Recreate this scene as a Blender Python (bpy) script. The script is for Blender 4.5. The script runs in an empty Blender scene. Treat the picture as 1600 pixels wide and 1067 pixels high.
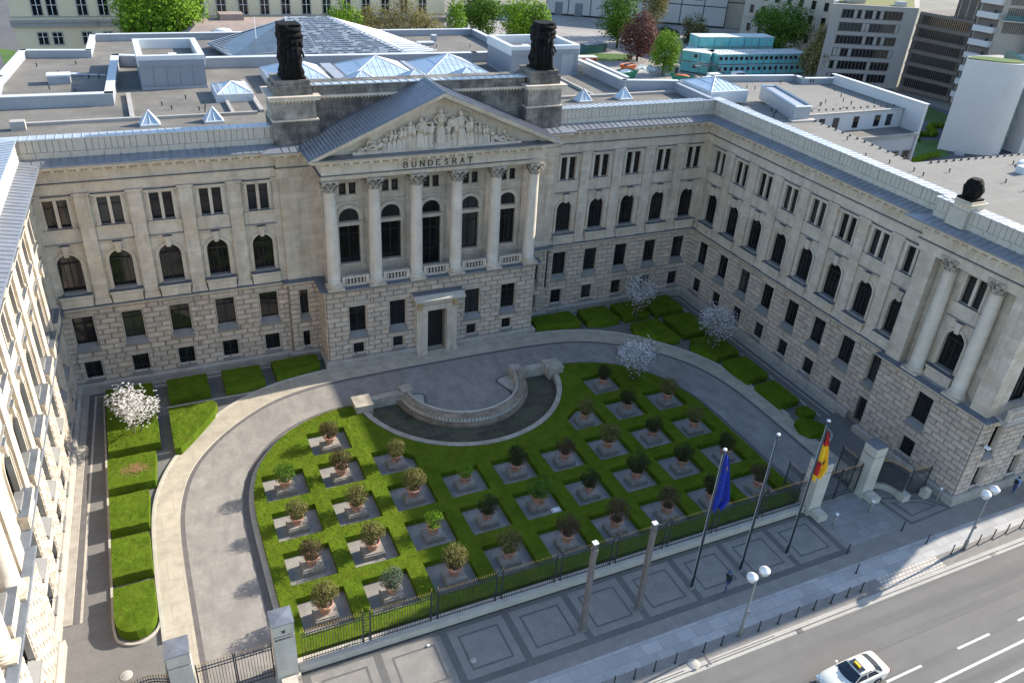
import bpy, math, random
from math import sin, cos, pi, radians, sqrt, atan2
from mathutils import Vector, Matrix, noise
from mathutils.geometry import delaunay_2d_cdt
random.seed(7)
SC = bpy.context.scene
COL = SC.collection
# ------------------------------------------------------------------ materials
MATS = {}
def mat(name, col, rough=.85, var=.15, scale=1.5, bump=0, bscale=30, bdist=.02, metal=0, spec=.4, brick=None, tint=False,
        stain=0, axis='xyz', streak=None, coat=0, objc=False, stretch=None, rnd=None):
    m = bpy.data.materials.new(name); m.use_nodes = True
    nt = m.node_tree; N = nt.nodes; L = nt.links
    for n in list(N): N.remove(n)
    out = N.new('ShaderNodeOutputMaterial'); b = N.new('ShaderNodeBsdfPrincipled')
    L.new(b.outputs[0], out.inputs[0])
    b.inputs['Roughness'].default_value = rough; b.inputs['Metallic'].default_value = metal
    b.inputs['Specular IOR Level'].default_value = spec
    b.inputs['Coat Weight'].default_value = coat
    if objc:
        tc = N.new('ShaderNodeTexCoord'); P = tc.outputs['Object']
    else:
        tc = N.new('ShaderNodeNewGeometry'); P = tc.outputs['Position']
    def noisen(sc, det=5, vec=None, ro=.6):
        n = N.new('ShaderNodeTexNoise'); n.inputs['Scale'].default_value = sc; n.inputs['Detail'].default_value = det
        n.inputs['Roughness'].default_value = ro
        L.new(vec or P, n.inputs['Vector']); return n
    def mrange(v, a, b_, c, d):
        n = N.new('ShaderNodeMapRange'); n.inputs[1].default_value = a; n.inputs[2].default_value = b_
        n.inputs[3].default_value = c; n.inputs[4].default_value = d; L.new(v, n.inputs[0]); return n.outputs[0]
    def mul(c, f):
        n = N.new('ShaderNodeVectorMath'); n.operation = 'SCALE'; L.new(c, n.inputs[0]); L.new(f, n.inputs['Scale']); return n.outputs[0]
    rgb = N.new('ShaderNodeRGB'); rgb.outputs[0].default_value = (*col, 1); c = rgb.outputs[0]
    if brick:
        bw, bh, mort, mcol, bv = brick   # block width, height, mortar, joint colour factor, variation
        sx = N.new('ShaderNodeSeparateXYZ'); L.new(P, sx.inputs[0])
        if axis == 'xy':
            vec = P
        else:
            ad = N.new('ShaderNodeMath'); ad.operation = 'ADD'; L.new(sx.outputs[0], ad.inputs[0]); L.new(sx.outputs[1], ad.inputs[1])
            cx = N.new('ShaderNodeCombineXYZ'); L.new(ad.outputs[0], cx.inputs[0]); L.new(sx.outputs[2], cx.inputs[1]); vec = cx.outputs[0]
        bt = N.new('ShaderNodeTexBrick'); L.new(vec, bt.inputs['Vector']); bt.inputs['Scale'].default_value = 1
        bt.inputs['Brick Width'].default_value = bw; bt.inputs['Row Height'].default_value = bh
        bt.inputs['Mortar Size'].default_value = mort; bt.inputs['Mortar Smooth'].default_value = .2
        bt.inputs['Color1'].default_value = (1-bv, 1-bv, 1-bv, 1); bt.inputs['Color2'].default_value = (1+bv, 1+bv, 1+bv, 1)
        bt.inputs['Mortar'].default_value = (mcol, mcol, mcol, 1)
        mm = N.new('ShaderNodeVectorMath'); mm.operation = 'MULTIPLY'; L.new(c, mm.inputs[0]); L.new(bt.outputs['Color'], mm.inputs[1]); c = mm.outputs[0]
    if tint:
        at = N.new('ShaderNodeAttribute'); at.attribute_name = 'tint'
        mm = N.new('ShaderNodeVectorMath'); mm.operation = 'MULTIPLY'; L.new(c, mm.inputs[0]); L.new(at.outputs['Color'], mm.inputs[1]); c = mm.outputs[0]
    n1 = noisen(scale)
    c = mul(c, mrange(n1.outputs[0], .3, .7, 1-var, 1+var))
    n0 = noisen(scale*9, 3)
    c = mul(c, mrange(n0.outputs[0], .3, .7, 1-var*.5, 1+var*.5))
    if stain:
        vm = N.new('ShaderNodeVectorMath'); vm.operation = 'MULTIPLY'; vm.inputs[1].default_value = (1.3, 1.3, .35); L.new(P, vm.inputs[0])
        n2 = noisen(.55, 6, vm.outputs[0], .7)
        c = mul(c, mrange(n2.outputs[0], .5, .72, 1, 1-stain))
        vm2 = N.new('ShaderNodeVectorMath'); vm2.operation = 'MULTIPLY'; vm2.inputs[1].default_value = (2.6, 2.6, .16); L.new(P, vm2.inputs[0])
        n4 = noisen(1.0, 5, vm2.outputs[0], .75)
        c = mul(c, mrange(n4.outputs[0], .52, .75, 1.02, 1-stain*.9))
    if streak:
        col2, amt, ssc = streak
        v3 = None
        if stretch:
            vs_ = N.new('ShaderNodeVectorMath'); vs_.operation = 'MULTIPLY'; vs_.inputs[1].default_value = stretch; L.new(P, vs_.inputs[0]); v3 = vs_.outputs[0]
        n3 = noisen(ssc, 4, v3)
        mx = N.new('ShaderNodeMix'); mx.data_type = 'RGBA'; L.new(mrange(n3.outputs[0], .45, .65, 0, amt), mx.inputs[0])
        L.new(c, mx.inputs[6]); mx.inputs[7].default_value = (*col2, 1); c = mx.outputs[2]
    if rnd:
        oi = N.new('ShaderNodeObjectInfo'); pw = N.new('ShaderNodeMath'); pw.operation = 'POWER'; pw.inputs[1].default_value = 5; L.new(oi.outputs['Random'], pw.inputs[0])
        mx = N.new('ShaderNodeMix'); mx.data_type = 'RGBA'; L.new(pw.outputs[0], mx.inputs[0]); L.new(c, mx.inputs[6]); mx.inputs[7].default_value = (*rnd, 1); c = mx.outputs[2]
    L.new(c, b.inputs['Base Color'])
    if bump:
        nb = noisen(bscale, 4); bp = N.new('ShaderNodeBump'); bp.inputs['Strength'].default_value = bump; bp.inputs['Distance'].default_value = bdist
        L.new(nb.outputs[0], bp.inputs['Height']); L.new(bp.outputs[0], b.inputs['Normal'])
    MATS[name] = m
    return m
STONE = mat('limestone', (.535, .465, .375), .9, .12, .8, .3, 14, brick=(1.35, .52, .012, .80, .11), stain=.30, streak=((.44, .33, .19), .35, .5))
STONEP = mat('plain_limestone', (.545, .475, .385), .9, .12, .9, .3, 14, stain=.3, streak=((.44, .33, .19), .3, .5))
CAPST = mat('carved_capital_stone', (.40, .355, .29), .95, .3, 3.0, .6, 20, streak=((.16, .14, .11), .6, 4))
COLST = mat('column_stone', (.58, .515, .425), .85, .10, .7, .2, 14, brick=(50, 2.4, .012, .8, .04), stain=.15)
RUST = mat('rusticated_sandstone', (.485, .40, .32), .95, .14, 2.0, .5, 18, tint=True, stain=.22)
PLINTH = mat('plinth_stone', (.36, .325, .275), .9, .15, 1.2, .3, 14, stain=.25)
DSTONE2 = mat('sooty_stone', (.30, .27, .23), .95, .25, 1.0, .5, 12, brick=(1.5, .55, .012, .7, .12), stain=.55, streak=((.11, .10, .09), .7, .6))
DSTONE = mat('weathered_stone', (.19, .172, .148), .95, .3, 1.1, .5, 12, brick=(1.5, .55, .012, .6, .2), stain=.65, streak=((.055, .052, .048), .75, .7))
LEAD = mat('lead_roofing', (.25, .265, .29), .42, .16, .8, .1, 8, metal=.35, spec=.6)
LEADB = mat('blue_lead_roofing', (.185, .20, .225), .45, .2, .9, .1, 8, metal=.3, spec=.6)
ZINC = mat('pale_zinc', (.44, .47, .50), .38, .08, .6, 0, metal=.25, spec=.6)
CLAD = mat('grey_cladding', (.33, .35, .38), .5, .06, .5, 0, metal=.2)
WHITEM = mat('white_coping', (.55, .57, .58), .5, .05, .7)
PANEL = mat('parapet_panel', (.45, .41, .345), .85, .08, 1.1, .1, 20)
FELT = mat('roofing_felt', (.172, .160, .138), .95, .18, .25, .4, 25, brick=(6, 1.0, .02, .68, .06), axis='xy', streak=((.105, .10, .09), .6, .22))
FELT2 = mat('pale_roofing_felt', (.205, .195, .172), .95, .14, .25, .4, 25, brick=(7, 1.0, .02, .78, .05), axis='xy', streak=((.155, .148, .132), .6, .25))
GLASS = mat('window_glass', (.008, .009, .011), .06, .3, .6, .15, 1.1, bdist=.01, spec=.6, rnd=(.055, .055, .052))
GLASSR = mat('grey_roof_glass', (.075, .10, .12), .2, .2, .8, spec=.7)
GLASSB = mat('skylight_glass', (.42, .52, .60), .10, .2, .8, spec=.9)
FRAME = mat('dark_window_frame', (.018, .016, .014), .5, .1)
CURT = mat('pale_curtain', (.62, .58, .50), .9, .1)
BRONZE = mat('blackened_stone', (.006, .006, .0065), .85, .5, 2.5, .9, 6, bdist=.10, spec=.15, streak=((.018, .016, .015), .6, 3))
LETTER = mat('bronze_letter', (.05, .04, .035), .6, .1)
GRAVEL = mat('gravel', (.165, .158, .146), .97, .12, .5, .9, 45, streak=((.215, .20, .175), .4, 2.5))
SETT = mat('drive_setts', (.29, .268, .238), .93, .13, .35, .9, 38, brick=(.55, .5, .02, .93, .05), axis='xy', streak=((.215, .20, .18), .75, 1.1), stretch=(1, .45, 1))
SLAB = mat('sidewalk_slabs', (.44, .39, .305), .9, .10, .5, .3, 30, brick=(1.9, 2.2, .02, .75, .05), axis='xy', streak=((.30, .26, .20), .55, .9))
KERB = mat('kerb_stone', (.45, .41, .34), .9, .12, 1.2, .3, 20)
GUTTER = mat('dark_gutter', (.13, .12, .115), .9, .15, 1.5, .4, 30)
PAVE = mat('mosaic_paving', (.275, .255, .225), .95, .14, .9, .9, 55, brick=(.13, .12, .03, .8, .14), axis='xy', streak=((.22, .205, .185), .5, .35))
PAVED = mat('dark_mosaic_paving', (.15, .145, .135), .95, .12, .5, .9, 55, brick=(.09, .085, .025, .8, .12), axis='xy')
PSLAB = mat('granite_slabs', (.37, .36, .345), .85, .10, .35, .2, 30, brick=(1.35, .86, .016, .62, .13), axis='xy')
PWHITE = mat('ribbed_white_paving', (.55, .50, .43), .9, .1, 1, .3, 30, brick=(.38, .30, .05, .55, .06), axis='xy')
KERBW = mat('granite_kerb', (.40, .375, .33), .88, .1, .5, .2, 30, brick=(1.6, 8, .014, .8, .04), axis='xy')
ASPH = mat('asphalt', (.160, .152, .141), .9, .08, .12, .5, 60, streak=((.118, .114, .108), .75, 1.1), stretch=(.04, 1, 1))
ASPH2 = mat('old_asphalt', (.10, .10, .105), .95, .15, .06, .3, 10)
DEAD = mat('dead_twigs', (.30, .17, .08), .95, .2, 4)
LINE = mat('road_paint', (.66, .65, .62), .85, .14, 3, streak=((.34, .33, .31), .5, 5))
GRND = mat('ground_dirt', (.22, .20, .165), .98, .2, .04, .3, 3, streak=((.12, .15, .06), .5, .03))
HEDGE = mat('box_hedge', (.100, .158, .012), .9, .25, .9, 1.0, 22, bdist=.10, streak=((.145, .170, .018), .6, 1.2), spec=.03)
HEDGED = mat('clipped_hedge', (.090, .150, .012), .9, .25, .9, 1.0, 22, bdist=.10, streak=((.128, .165, .018), .6, 1.0), spec=.03)
GRASS = mat('grass', (.06, .12, .02), .95, .2, .3, .8, 30)
SOIL = mat('soil', (.08, .06, .045), .98, .2, 3, .5, 20)
TERRA = mat('terracotta', (.48, .235, .165), .85, .15, 2, .2, 15, streak=((.60, .42, .34), .6, 3), objc=True)
BLOCK = mat('weathered_block', (.285, .255, .215), .95, .25, 2.2, .5, 14, streak=((.17, .165, .13), .5, 2))
PSTONE = mat('pale_pier_stone', (.50, .46, .385), .85, .1, .8, .2, 14, brick=(3, .62, .01, .8, .04), stain=.15)
POOL = mat('pool_bed', (.055, .052, .038), .5, .3, .8, .4, 6, brick=(1.5, .9, .03, 1.9, .3), axis='xy', streak=((.085, .095, .04), .6, .5))
FSTONE = mat('aged_fountain_stone', (.40, .355, .285), .9, .18, 1.5, .3, 14, stain=.35, streak=((.24, .21, .16), .5, 1.2))
CASC = mat('stained_cascade_stone', (.26, .21, .15), .7, .3, 1.2, .4, 10, streak=((.11, .085, .05), .6, 1.5))
CASCW = mat('pale_fluted_stone', (.50, .475, .42), .8, .15, 2)
IRON = mat('dark_iron', (.035, .037, .042), .5, .1, spec=.5)
GOLD = mat('gilt_tip', (.62, .42, .18), .4, .1, metal=.6)
STEEL = mat('grey_steel', (.22, .215, .20), .55, .12, 2, metal=.3)
POLE = mat('dark_flagpole', (.05, .06, .075), .45, .1, metal=.4)
WOODP = mat('weathered_mast', (.15, .133, .122), .85, .2, 2.5, .2, 12)
WHITE = mat('white_enamel', (.78, .78, .76), .4, .03)
BARK = mat('bark', (.09, .07, .055), .95, .2, 4, .5, 12)
YELL = mat('yellow_render', (.74, .63, .43), .92, .06, .15, .1, 10)
FLASH = mat('lead_flashing', (.115, .13, .15), .55, .2, .8, .1, 10)
SILL_AND_SHADOW = mat('weathered_sill_and_shadow', (.215, .21, .20), .9, .15, .8, .2, 10)  # window sills, and the painted shadow line under the upper panels
GREYST = mat('grey_dressing', (.36, .34, .31), .9, .1, .6, .2, 10)
WREND = mat('white_render', (.58, .56, .54), .9, .04, .3, .05, 10)
BEIGE = mat('beige_render', (.43, .385, .32), .92, .06, .2, .1, 10)
MODG = mat('grey_facade', (.38, .345, .305), .9, .06, .2, .1, 10)
MODD = mat('brown_slats', (.155, .13, .11), .8, .12, .5)
TURQ = mat('turquoise_container', (.17, .50, .50), .6, .12, .6)
TURQR = mat('container_roof', (.50, .56, .54), .8, .15, .6)
WARE = mat('warehouse_sheet', (.50, .475, .44), .85, .05, .1)
BROOF = mat('pinkish_roof', (.30, .235, .20), .95, .12, .5, .2, 8)
TEALG = mat('teal_glass', (.03, .12, .13), .15, .2, .5, spec=.8)
SKIN = mat('skin', (.5, .32, .24), .6, .03)
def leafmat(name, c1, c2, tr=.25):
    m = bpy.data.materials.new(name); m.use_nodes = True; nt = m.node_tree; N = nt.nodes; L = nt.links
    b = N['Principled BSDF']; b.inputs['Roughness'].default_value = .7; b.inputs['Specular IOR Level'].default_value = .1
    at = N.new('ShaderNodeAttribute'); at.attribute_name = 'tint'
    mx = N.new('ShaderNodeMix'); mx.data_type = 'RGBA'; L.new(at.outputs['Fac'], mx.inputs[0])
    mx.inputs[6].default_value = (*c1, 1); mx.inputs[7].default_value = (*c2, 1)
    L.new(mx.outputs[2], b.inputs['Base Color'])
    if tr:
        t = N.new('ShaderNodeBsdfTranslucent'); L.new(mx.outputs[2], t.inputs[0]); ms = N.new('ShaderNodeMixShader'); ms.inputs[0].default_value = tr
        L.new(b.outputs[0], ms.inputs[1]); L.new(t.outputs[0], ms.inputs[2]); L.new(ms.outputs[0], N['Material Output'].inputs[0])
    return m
LF_GREEN = leafmat('leaf_green', (.035, .085, .012), (.13, .23, .03))
LF_OLIVE = leafmat('leaf_olive', (.06, .065, .02), (.22, .20, .07))
LF_BRONZE = leafmat('leaf_bronze', (.045, .032, .02), (.145, .105, .055))
LF_BRIGHT = leafmat('leaf_bright', (.06, .14, .01), (.22, .36, .03))
LF_DULL = leafmat('leaf_dull', (.12, .11, .035), (.30, .26, .09))
LF_MAROON = leafmat('leaf_maroon', (.075, .03, .028), (.19, .09, .07))
LF_DARK = leafmat('leaf_dark', (.018, .026, .01), (.065, .08, .028))
LF_GREY = leafmat('leaf_greygreen', (.05, .08, .045), (.18, .22, .14))
PETAL = leafmat('magnolia_petal', (.90, .87, .85), (.95, .95, .94), .5)
HLEAF = leafmat('hedge_leaf', (.05, .10, .006), (.15, .20, .02), .1)

# ------------------------------------------------------------------ mesh builder
class MB:
    def __init__(s, T=None):
        s.v = []; s.f = []; s.m = []; s.t = []; s.mats = []; s.T = T; s.smooth = []
    def mi(s, m):
        if m not in s.mats: s.mats.append(m)
        return s.mats.index(m)
    def face(s, pts, m, tint=1.0, sm=False):
        i = len(s.v); T = s.T
        for p in pts: s.v.append(tuple(T(p)) if T else tuple(p))
        s.f.append(tuple(range(i, i+len(pts)))); s.m.append(s.mi(m)); s.t.append(tint); s.smooth.append(sm)
    def mesh(s, V, F, m, tint=1.0, sm=False):
        i = len(s.v); T = s.T; k = s.mi(m)
        for p in V: s.v.append(tuple(T(p)) if T else tuple(p))
        for f in F: s.f.append(tuple(i+j for j in f)); s.m.append(k); s.t.append(tint); s.smooth.append(sm)
    def box(s, x0, x1, y0, y1, z0, z1, m, tint=1.0):
        V = [(x, y, z) for x in (x0, x1) for y in (y0, y1) for z in (z0, z1)]
        s.mesh(V, [(0,1,3,2), (4,6,7,5), (0,4,5,1), (2,3,7,6), (0,2,6,4), (1,5,7,3)], m, tint)
    def obox(s, c, ax, ay, hx, hy, z0, z1, m, tint=1.0):   # oriented box; ax unit vector 2D
        ay = (-ax[1], ax[0])
        V = [(c[0]+ax[0]*a*hx+ay[0]*b*hy, c[1]+ax[1]*a*hx+ay[1]*b*hy, z) for a in (-1, 1) for b in (-1, 1) for z in (z0, z1)]
        s.mesh(V, [(0,1,3,2), (4,6,7,5), (0,4,5,1), (2,3,7,6), (0,2,6,4), (1,5,7,3)], m, tint)
    def bar(s, a, b, r, m, n=4, r2=None, tint=1.0, caps=True):
        a = Vector(a); b = Vector(b); d = (b-a)
        if d.length < 1e-6: return
        d.normalize(); u = d.orthogonal().normalized(); w = d.cross(u); r2 = r if r2 is None else r2
        V = []
        for k in range(n):
            t = 2*pi*(k+.5)/n; o = u*cos(t)+w*sin(t); V.append(a+o*r); V.append(b+o*r2)
        F = [(2*k, 2*((k+1) % n), 2*((k+1) % n)+1, 2*k+1) for k in range(n)]
        if caps: F += [tuple(2*k for k in range(n))[::-1], tuple(2*k+1 for k in range(n))]
        s.mesh(V, F, m, tint, sm=n > 6)
    def tube(s, pts, rs, m, n=6, tint=1.0):
        for i in range(len(pts)-1): s.bar(pts[i], pts[i+1], rs[i], m, n, rs[i+1], tint)
    def lathe(s, c, prof, m, n=16, tint=1.0, sm=True, mod=None):   # prof [(r,z)]
        V = []; F = []
        for (r, z) in prof:
            for k in range(n):
                t = 2*pi*k/n; rr = r*(mod(t, z) if mod else 1); V.append((c[0]+rr*cos(t), c[1]+rr*sin(t), c[2]+z))
        for j in range(len(prof)-1):
            for k in range(n):
                F.append((j*n+k, j*n+(k+1) % n, (j+1)*n+(k+1) % n, (j+1)*n+k))
        if prof[-1][0] > 1e-4: F.append(tuple((len(prof)-1)*n+k for k in range(n)))
        if prof[0][0] > 1e-4: F.append(tuple(range(n))[::-1])
        s.mesh(V, F, m, tint, sm)
    def ell(s, c, r, m, n=8, k=6, rot=None, tint=1.0):
        V = []; F = []
        for j in range(k+1):
            ph = -pi/2+pi*j/k
            for i in range(n):
                t = 2*pi*i/n; p = Vector((r[0]*cos(ph)*cos(t), r[1]*cos(ph)*sin(t), r[2]*sin(ph)))
                if rot: p = rot @ p
                V.append(Vector(c)+p)
        for j in range(k):
            for i in range(n): F.append((j*n+i, j*n+(i+1) % n, (j+1)*n+(i+1) % n, (j+1)*n+i))
        s.mesh(V, F, m, tint, True)
    def prism(s, poly, z0, z1, m, top=None, bottom=True, tint=1.0):
        n = len(poly)
        V = [(p[0], p[1], z0) for p in poly]+[(p[0], p[1], z1) for p in poly]
        s.mesh(V, [(i, (i+1) % n, n+(i+1) % n, n+i) for i in range(n)], m, tint)
        s.face([(p[0], p[1], z1) for p in poly], top or m, tint)
        if bottom: s.face([(p[0], p[1], z0) for p in reversed(poly)], m, tint)
    def sweep(s, path, prof, m, mats=None, caps=True, closed=False):
        # path list of (x,y); prof list of (d,z): d = distance to the right-hand side
        n = len(path); rows = []
        for i in range(n):
            p = Vector(path[i])
            if closed: a = (p-Vector(path[i-1])).normalized(); b = (Vector(path[(i+1) % n])-p).normalized()
            else:
                a = (p-Vector(path[i-1])).normalized() if i > 0 else None
                b = (Vector(path[i+1])-p).normalized() if i < n-1 else None
                a = a or b; b = b or a
            na = Vector((a.y, -a.x)); nb = Vector((b.y, -b.x)); mt = (na+nb)
            if mt.length < 1e-6: mt = na
            mt.normalize(); k = 1/max(.3, mt.dot(na))
            rows.append([(p.x+mt.x*d*k, p.y+mt.y*d*k, z) for d, z in prof])
        q = len(prof)
        for i in range(n if closed else n-1):
            A = rows[i]; B = rows[(i+1) % n]
            for j in range(q-1):
                s.face([A[j], B[j], B[j+1], A[j+1]], (mats[j] if mats else m))
        if caps and not closed:
            s.face(rows[0], m); s.face(rows[-1][::-1], m)
        return rows
    def obj(s, name, parent=None, **props):
        me = bpy.data.meshes.new(name); me.from_pydata(s.v, [], s.f)
        for m in s.mats: me.materials.append(m)
        me.polygons.foreach_set('material_index', s.m)
        me.polygons.foreach_set('use_smooth', s.smooth)
        at = me.color_attributes.new('tint', 'FLOAT_COLOR', 'CORNER')
        buf = []
        for f, t in zip(s.f, s.t):
            c = (t, t, t, 1.0) if not isinstance(t, tuple) else (*t, 1.0)
            buf.extend(c*len(f))
        at.data.foreach_set('color', buf)
        me.update()
        o = bpy.data.objects.new(name, me); COL.objects.link(o)
        if parent: o.parent = parent
        for k, v in props.items(): o[k] = v
        return o
def empty(name, loc=(0, 0, 0), label=None, cat=None, group=None, rz=0):
    o = bpy.data.objects.new(name, None); COL.objects.link(o); o.location = loc; o.rotation_euler.z = rz
    o.empty_display_size = .3
    if label: o['label'] = label
    if cat: o['category'] = cat
    if group: o['group'] = group
    return o
def tag(o, label, cat, group=None):
    o['label'] = label; o['category'] = cat
    if group: o['group'] = group
    return o
def kids(o):
    return [c for c in KIDS.get(o.name, [])]
KIDS = {}
def par(o, p):
    o.parent = p; KIDS.setdefault(p.name, []).append(o); return o
def copy_tree(o, parent=None):
    c = o.copy(); COL.objects.link(c)
    if parent: par(c, parent)
    for ch in kids(o): copy_tree(ch, c)
    return c
def rotz(p, a): return (p[0]*cos(a)-p[1]*sin(a), p[0]*sin(a)+p[1]*cos(a))

# ------------------------------------------------------------------ facade frame
class Fac:
    def __init__(s, a, b):
        s.a = Vector(a); s.b = Vector(b); s.L = (s.b-s.a).length; s.u = (s.b-s.a)/s.L; s.n = Vector((s.u.y, -s.u.x)); s.ang = atan2(s.u.y, s.u.x)
    def T(s, p):   # local (u, -d, z)
        x = s.a+s.u*p[0]-s.n*p[1]; return (x.x, x.y, p[2])
    def mb(s): return MB(s.T)
    def place(s, o, u, d, z):
        p = s.T((u, -d, z)); o.location = p; o.rotation_euler = (0, 0, s.ang)
def arc_pts(uc, zs, r, n=10): return [(uc+r*cos(pi-pi*i/n), zs+r*sin(pi-pi*i/n)) for i in range(n+1)]
def holed_wall(mb, u0, u1, z0, z1, d, holes, depth, m, tint=1.0):
    """flat wall at distance d with openings (ua,ub,za,zb,arch)"""
    us = sorted({u0, u1, *[h[0] for h in holes], *[h[1] for h in holes]}); zs = sorted({z0, z1, *[h[2] for h in holes], *[h[3] for h in holes]})
    us = [u for u in us if u0-1e-6 <= u <= u1+1e-6]; zs = [z for z in zs if z0-1e-6 <= z <= z1+1e-6]
    y = -d; yb = -(d-depth)
    for i in range(len(us)-1):
        for j in range(len(zs)-1):
            cu = (us[i]+us[i+1])/2; cz = (zs[j]+zs[j+1])/2
            if any(h[0] < cu < h[1] and h[2] < cz < h[3] for h in holes): continue
            mb.face([(us[i], y, zs[j]), (us[i+1], y, zs[j]), (us[i+1], y, zs[j+1]), (us[i], y, zs[j+1])], m, tint)
    for (ua, ub, za, zb, arch) in holes:
        mb.face([(ua, y, za), (ub, y, za), (ub, yb, za), (ua, yb, za)], m, tint)
        if arch:
            r = (ub-ua)/2; uc = (ua+ub)/2; zsp = zb-r; A = arc_pts(uc, zsp, r)
            mb.face([(ua, y, za), (ua, yb, za), (ua, yb, zsp), (ua, y, zsp)], m, tint); mb.face([(ub, y, za), (ub, y, zsp), (ub, yb, zsp), (ub, yb, za)], m, tint)
            h = len(A)//2
            mb.face([(ua, y, zb)]+[(p[0], y, p[1]) for p in A[:h+1]], m, tint)
            mb.face([(ub, y, zb)]+[(p[0], y, p[1]) for p in reversed(A[h:])], m, tint)
            for k in range(len(A)-1):
                a, b = A[k], A[k+1]; mb.face([(a[0], y, a[1]), (b[0], y, b[1]), (b[0], yb, b[1]), (a[0], yb, a[1])], m, tint)
        else:
            mb.face([(ua, y, za), (ua, yb, za), (ua, yb, zb), (ua, y, zb)], m, tint); mb.face([(ub, y, za), (ub, y, zb), (ub, yb, zb), (ub, yb, za)], m, tint)
            mb.face([(ua, y, zb), (ua, yb, zb), (ub, yb, zb), (ub, y, zb)], m, tint)
RZ0, RH, RN = .80, .52, 14    # rustication: first course, height, number of courses (up to 8.08)
def rustic(mb, u0, u1, d, holes, m, L=1.22, e0=True, e1=True):
    holed_wall(mb, u0, u1, 0, 8.3, d, holes, .5, m, .52)
    for i in range(RN):
        za = RZ0+i*RH; zb = za+RH; zc = (za+zb)/2
        segs = [(u0, u1)]; forced = []
        for (ua, ub, ha, hb, ar) in holes:
            if ha < zc < hb:
                ns = []
                for (a, b) in segs:
                    if ub <= a or ua >= b: ns.append((a, b)); continue
                    if ua > a: ns.append((a, ua))
                    if ub < b: ns.append((ub, b))
                segs = ns
            elif hb <= zc < hb+RH: forced.append((ua-.42, ub+.42))
        for (a, b) in segs:
            js = [a]; k = math.ceil((a+.28-(i % 2)*L/2)/L)
            while k*L+(i % 2)*L/2 < b-.28:
                x = k*L+(i % 2)*L/2
                if not any(fa < x < fb for fa, fb in forced): js.append(x)
                k += 1
            for fa, fb in forced:
                for x in (fa, fb):
                    if a+.2 < x < b-.2 and all(abs(x-j) > .2 for j in js): js.append(x)
            js.append(b); js = sorted(js)
            for j in range(len(js)-1):
                block(mb, js[j], js[j+1], za, zb, d, m)
def block(mb, a, b, za, zb, d, m, pr=.11, g=.036, c=.045):
    t = random.uniform(.88, 1.10); w = random.uniform(-.03, .03); t = (t+w, t, t-w)
    y0 = -d-.002; y1 = -d-pr
    A = [(a+g, za+g), (b-g, za+g), (b-g, zb-g), (a+g, zb-g)]; B = [(a+g+c, za+g+c), (b-g-c, za+g+c), (b-g-c, zb-g-c), (a+g+c, zb-g-c)]
    V = [(p[0], y0, p[1]) for p in A]+[(p[0], y1, p[1]) for p in B]
    mb.mesh(V, [(0, 1, 5, 4), (1, 2, 6, 5), (2, 3, 7, 6), (3, 0, 4, 7), (4, 5, 6, 7)], m, t)
# ================================================================== MAIN BUILDING
BLD = empty('parliament_building', (0, 0, 0), 'large pale stone three-winged building with columned portico around the garden court', 'building')
W = 33.15; YP = -30.1; YE = -40.4; XP = 32.2; LT = .045
def lx(x, y): return x-LT*abs(y)          # the left wing opens slightly outwards
NOTCH = []
# wall line of the court from the left street corner to the right one
P_L = [(-60, YE), (lx(-32.8, YE), YE), (lx(-32.8, YP), YP), (lx(-W, YP), YP), (-W, 0), (-13.75, 0), (-13.75, -.5), (-10.9, -.5)]
P_R = [(10.9, -.5), (13.75, -.5), (13.75, 0), (W, 0), (W, YP), (XP, YP), (XP, YE), (61, YE)]
YB = -3.42
P_BASE = P_L+[(-10.9, YB), (10.9, YB)]+P_R
F = {}
F['lp'] = Fac(P_L[1], P_L[2]); F['lw'] = Fac(P_L[3], P_L[4]); F['bl'] = Fac(P_L[4], P_L[5]); F['al'] = Fac(P_L[6], P_L[7])
F['ar'] = Fac(P_R[0], P_R[1]); F['br'] = Fac(P_R[2], P_R[3]); F['rw'] = Fac(P_R[3], P_R[4]); F['rp'] = Fac(P_R[5], P_R[6]); F['rs'] = Fac(P_R[6], P_R[7])
F['pl'] = Fac((-10.9, -.5), (-10.9, YB)); F['pf'] = Fac((-10.9, YB), (10.9, YB)); F['pr'] = Fac((10.9, YB), (10.9, -.5))
F['tl'] = Fac(P_L[2], P_L[3]); F['tr'] = Fac(P_R[4], P_R[5])
F['ls'] = Fac(P_L[0], P_L[1])
bays = {'bl': [W-31.47+3.96*k for k in range(5)], 'br': [1.88+3.96*k for k in range(5)], 'rw': [2.566+3.8*k for k in range(8)]}
bays['lw'] = [F['lw'].L-(3.6+3.9*k) for k in range(7)]
for k, n in (('bl', 'bl'), ('br', 'br')): pass
# ---- window prototypes (local x along wall, -y outwards, z up, origin at sill centre on the wall plane)
PROTO = {}
def use(kind, f, u, d, z, maker):
    if kind not in PROTO:
        o = maker(); par(o, BLD); PROTO[kind] = o
    else: o = copy_tree(PROTO[kind], BLD)
    F[f].place(o, u, d, z); return o
def ring(mb, uc, zs, r0, r1, y0, y1, m, n=12, leg=0):
    A = arc_pts(uc, zs, r0, n); B = arc_pts(uc, zs, r1, n)
    if leg: A = [(uc-r0, zs-leg)]+A+[(uc+r0, zs-leg)]; B = [(uc-r1, zs-leg)]+B+[(uc+r1, zs-leg)]
    for k in range(len(A)-1):
        a, b, c, d_ = A[k], A[k+1], B[k+1], B[k]
        q = lambda p, y: (p[0], y, p[1])
        mb.face([q(a, y1), q(b, y1), q(c, y1), q(d_, y1)], m); mb.face([q(a, y0), q(b, y0), q(b, y1), q(a, y1)], m); mb.face([q(d_, y0), q(c, y0), q(c, y1), q(d_, y1)], m)
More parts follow.
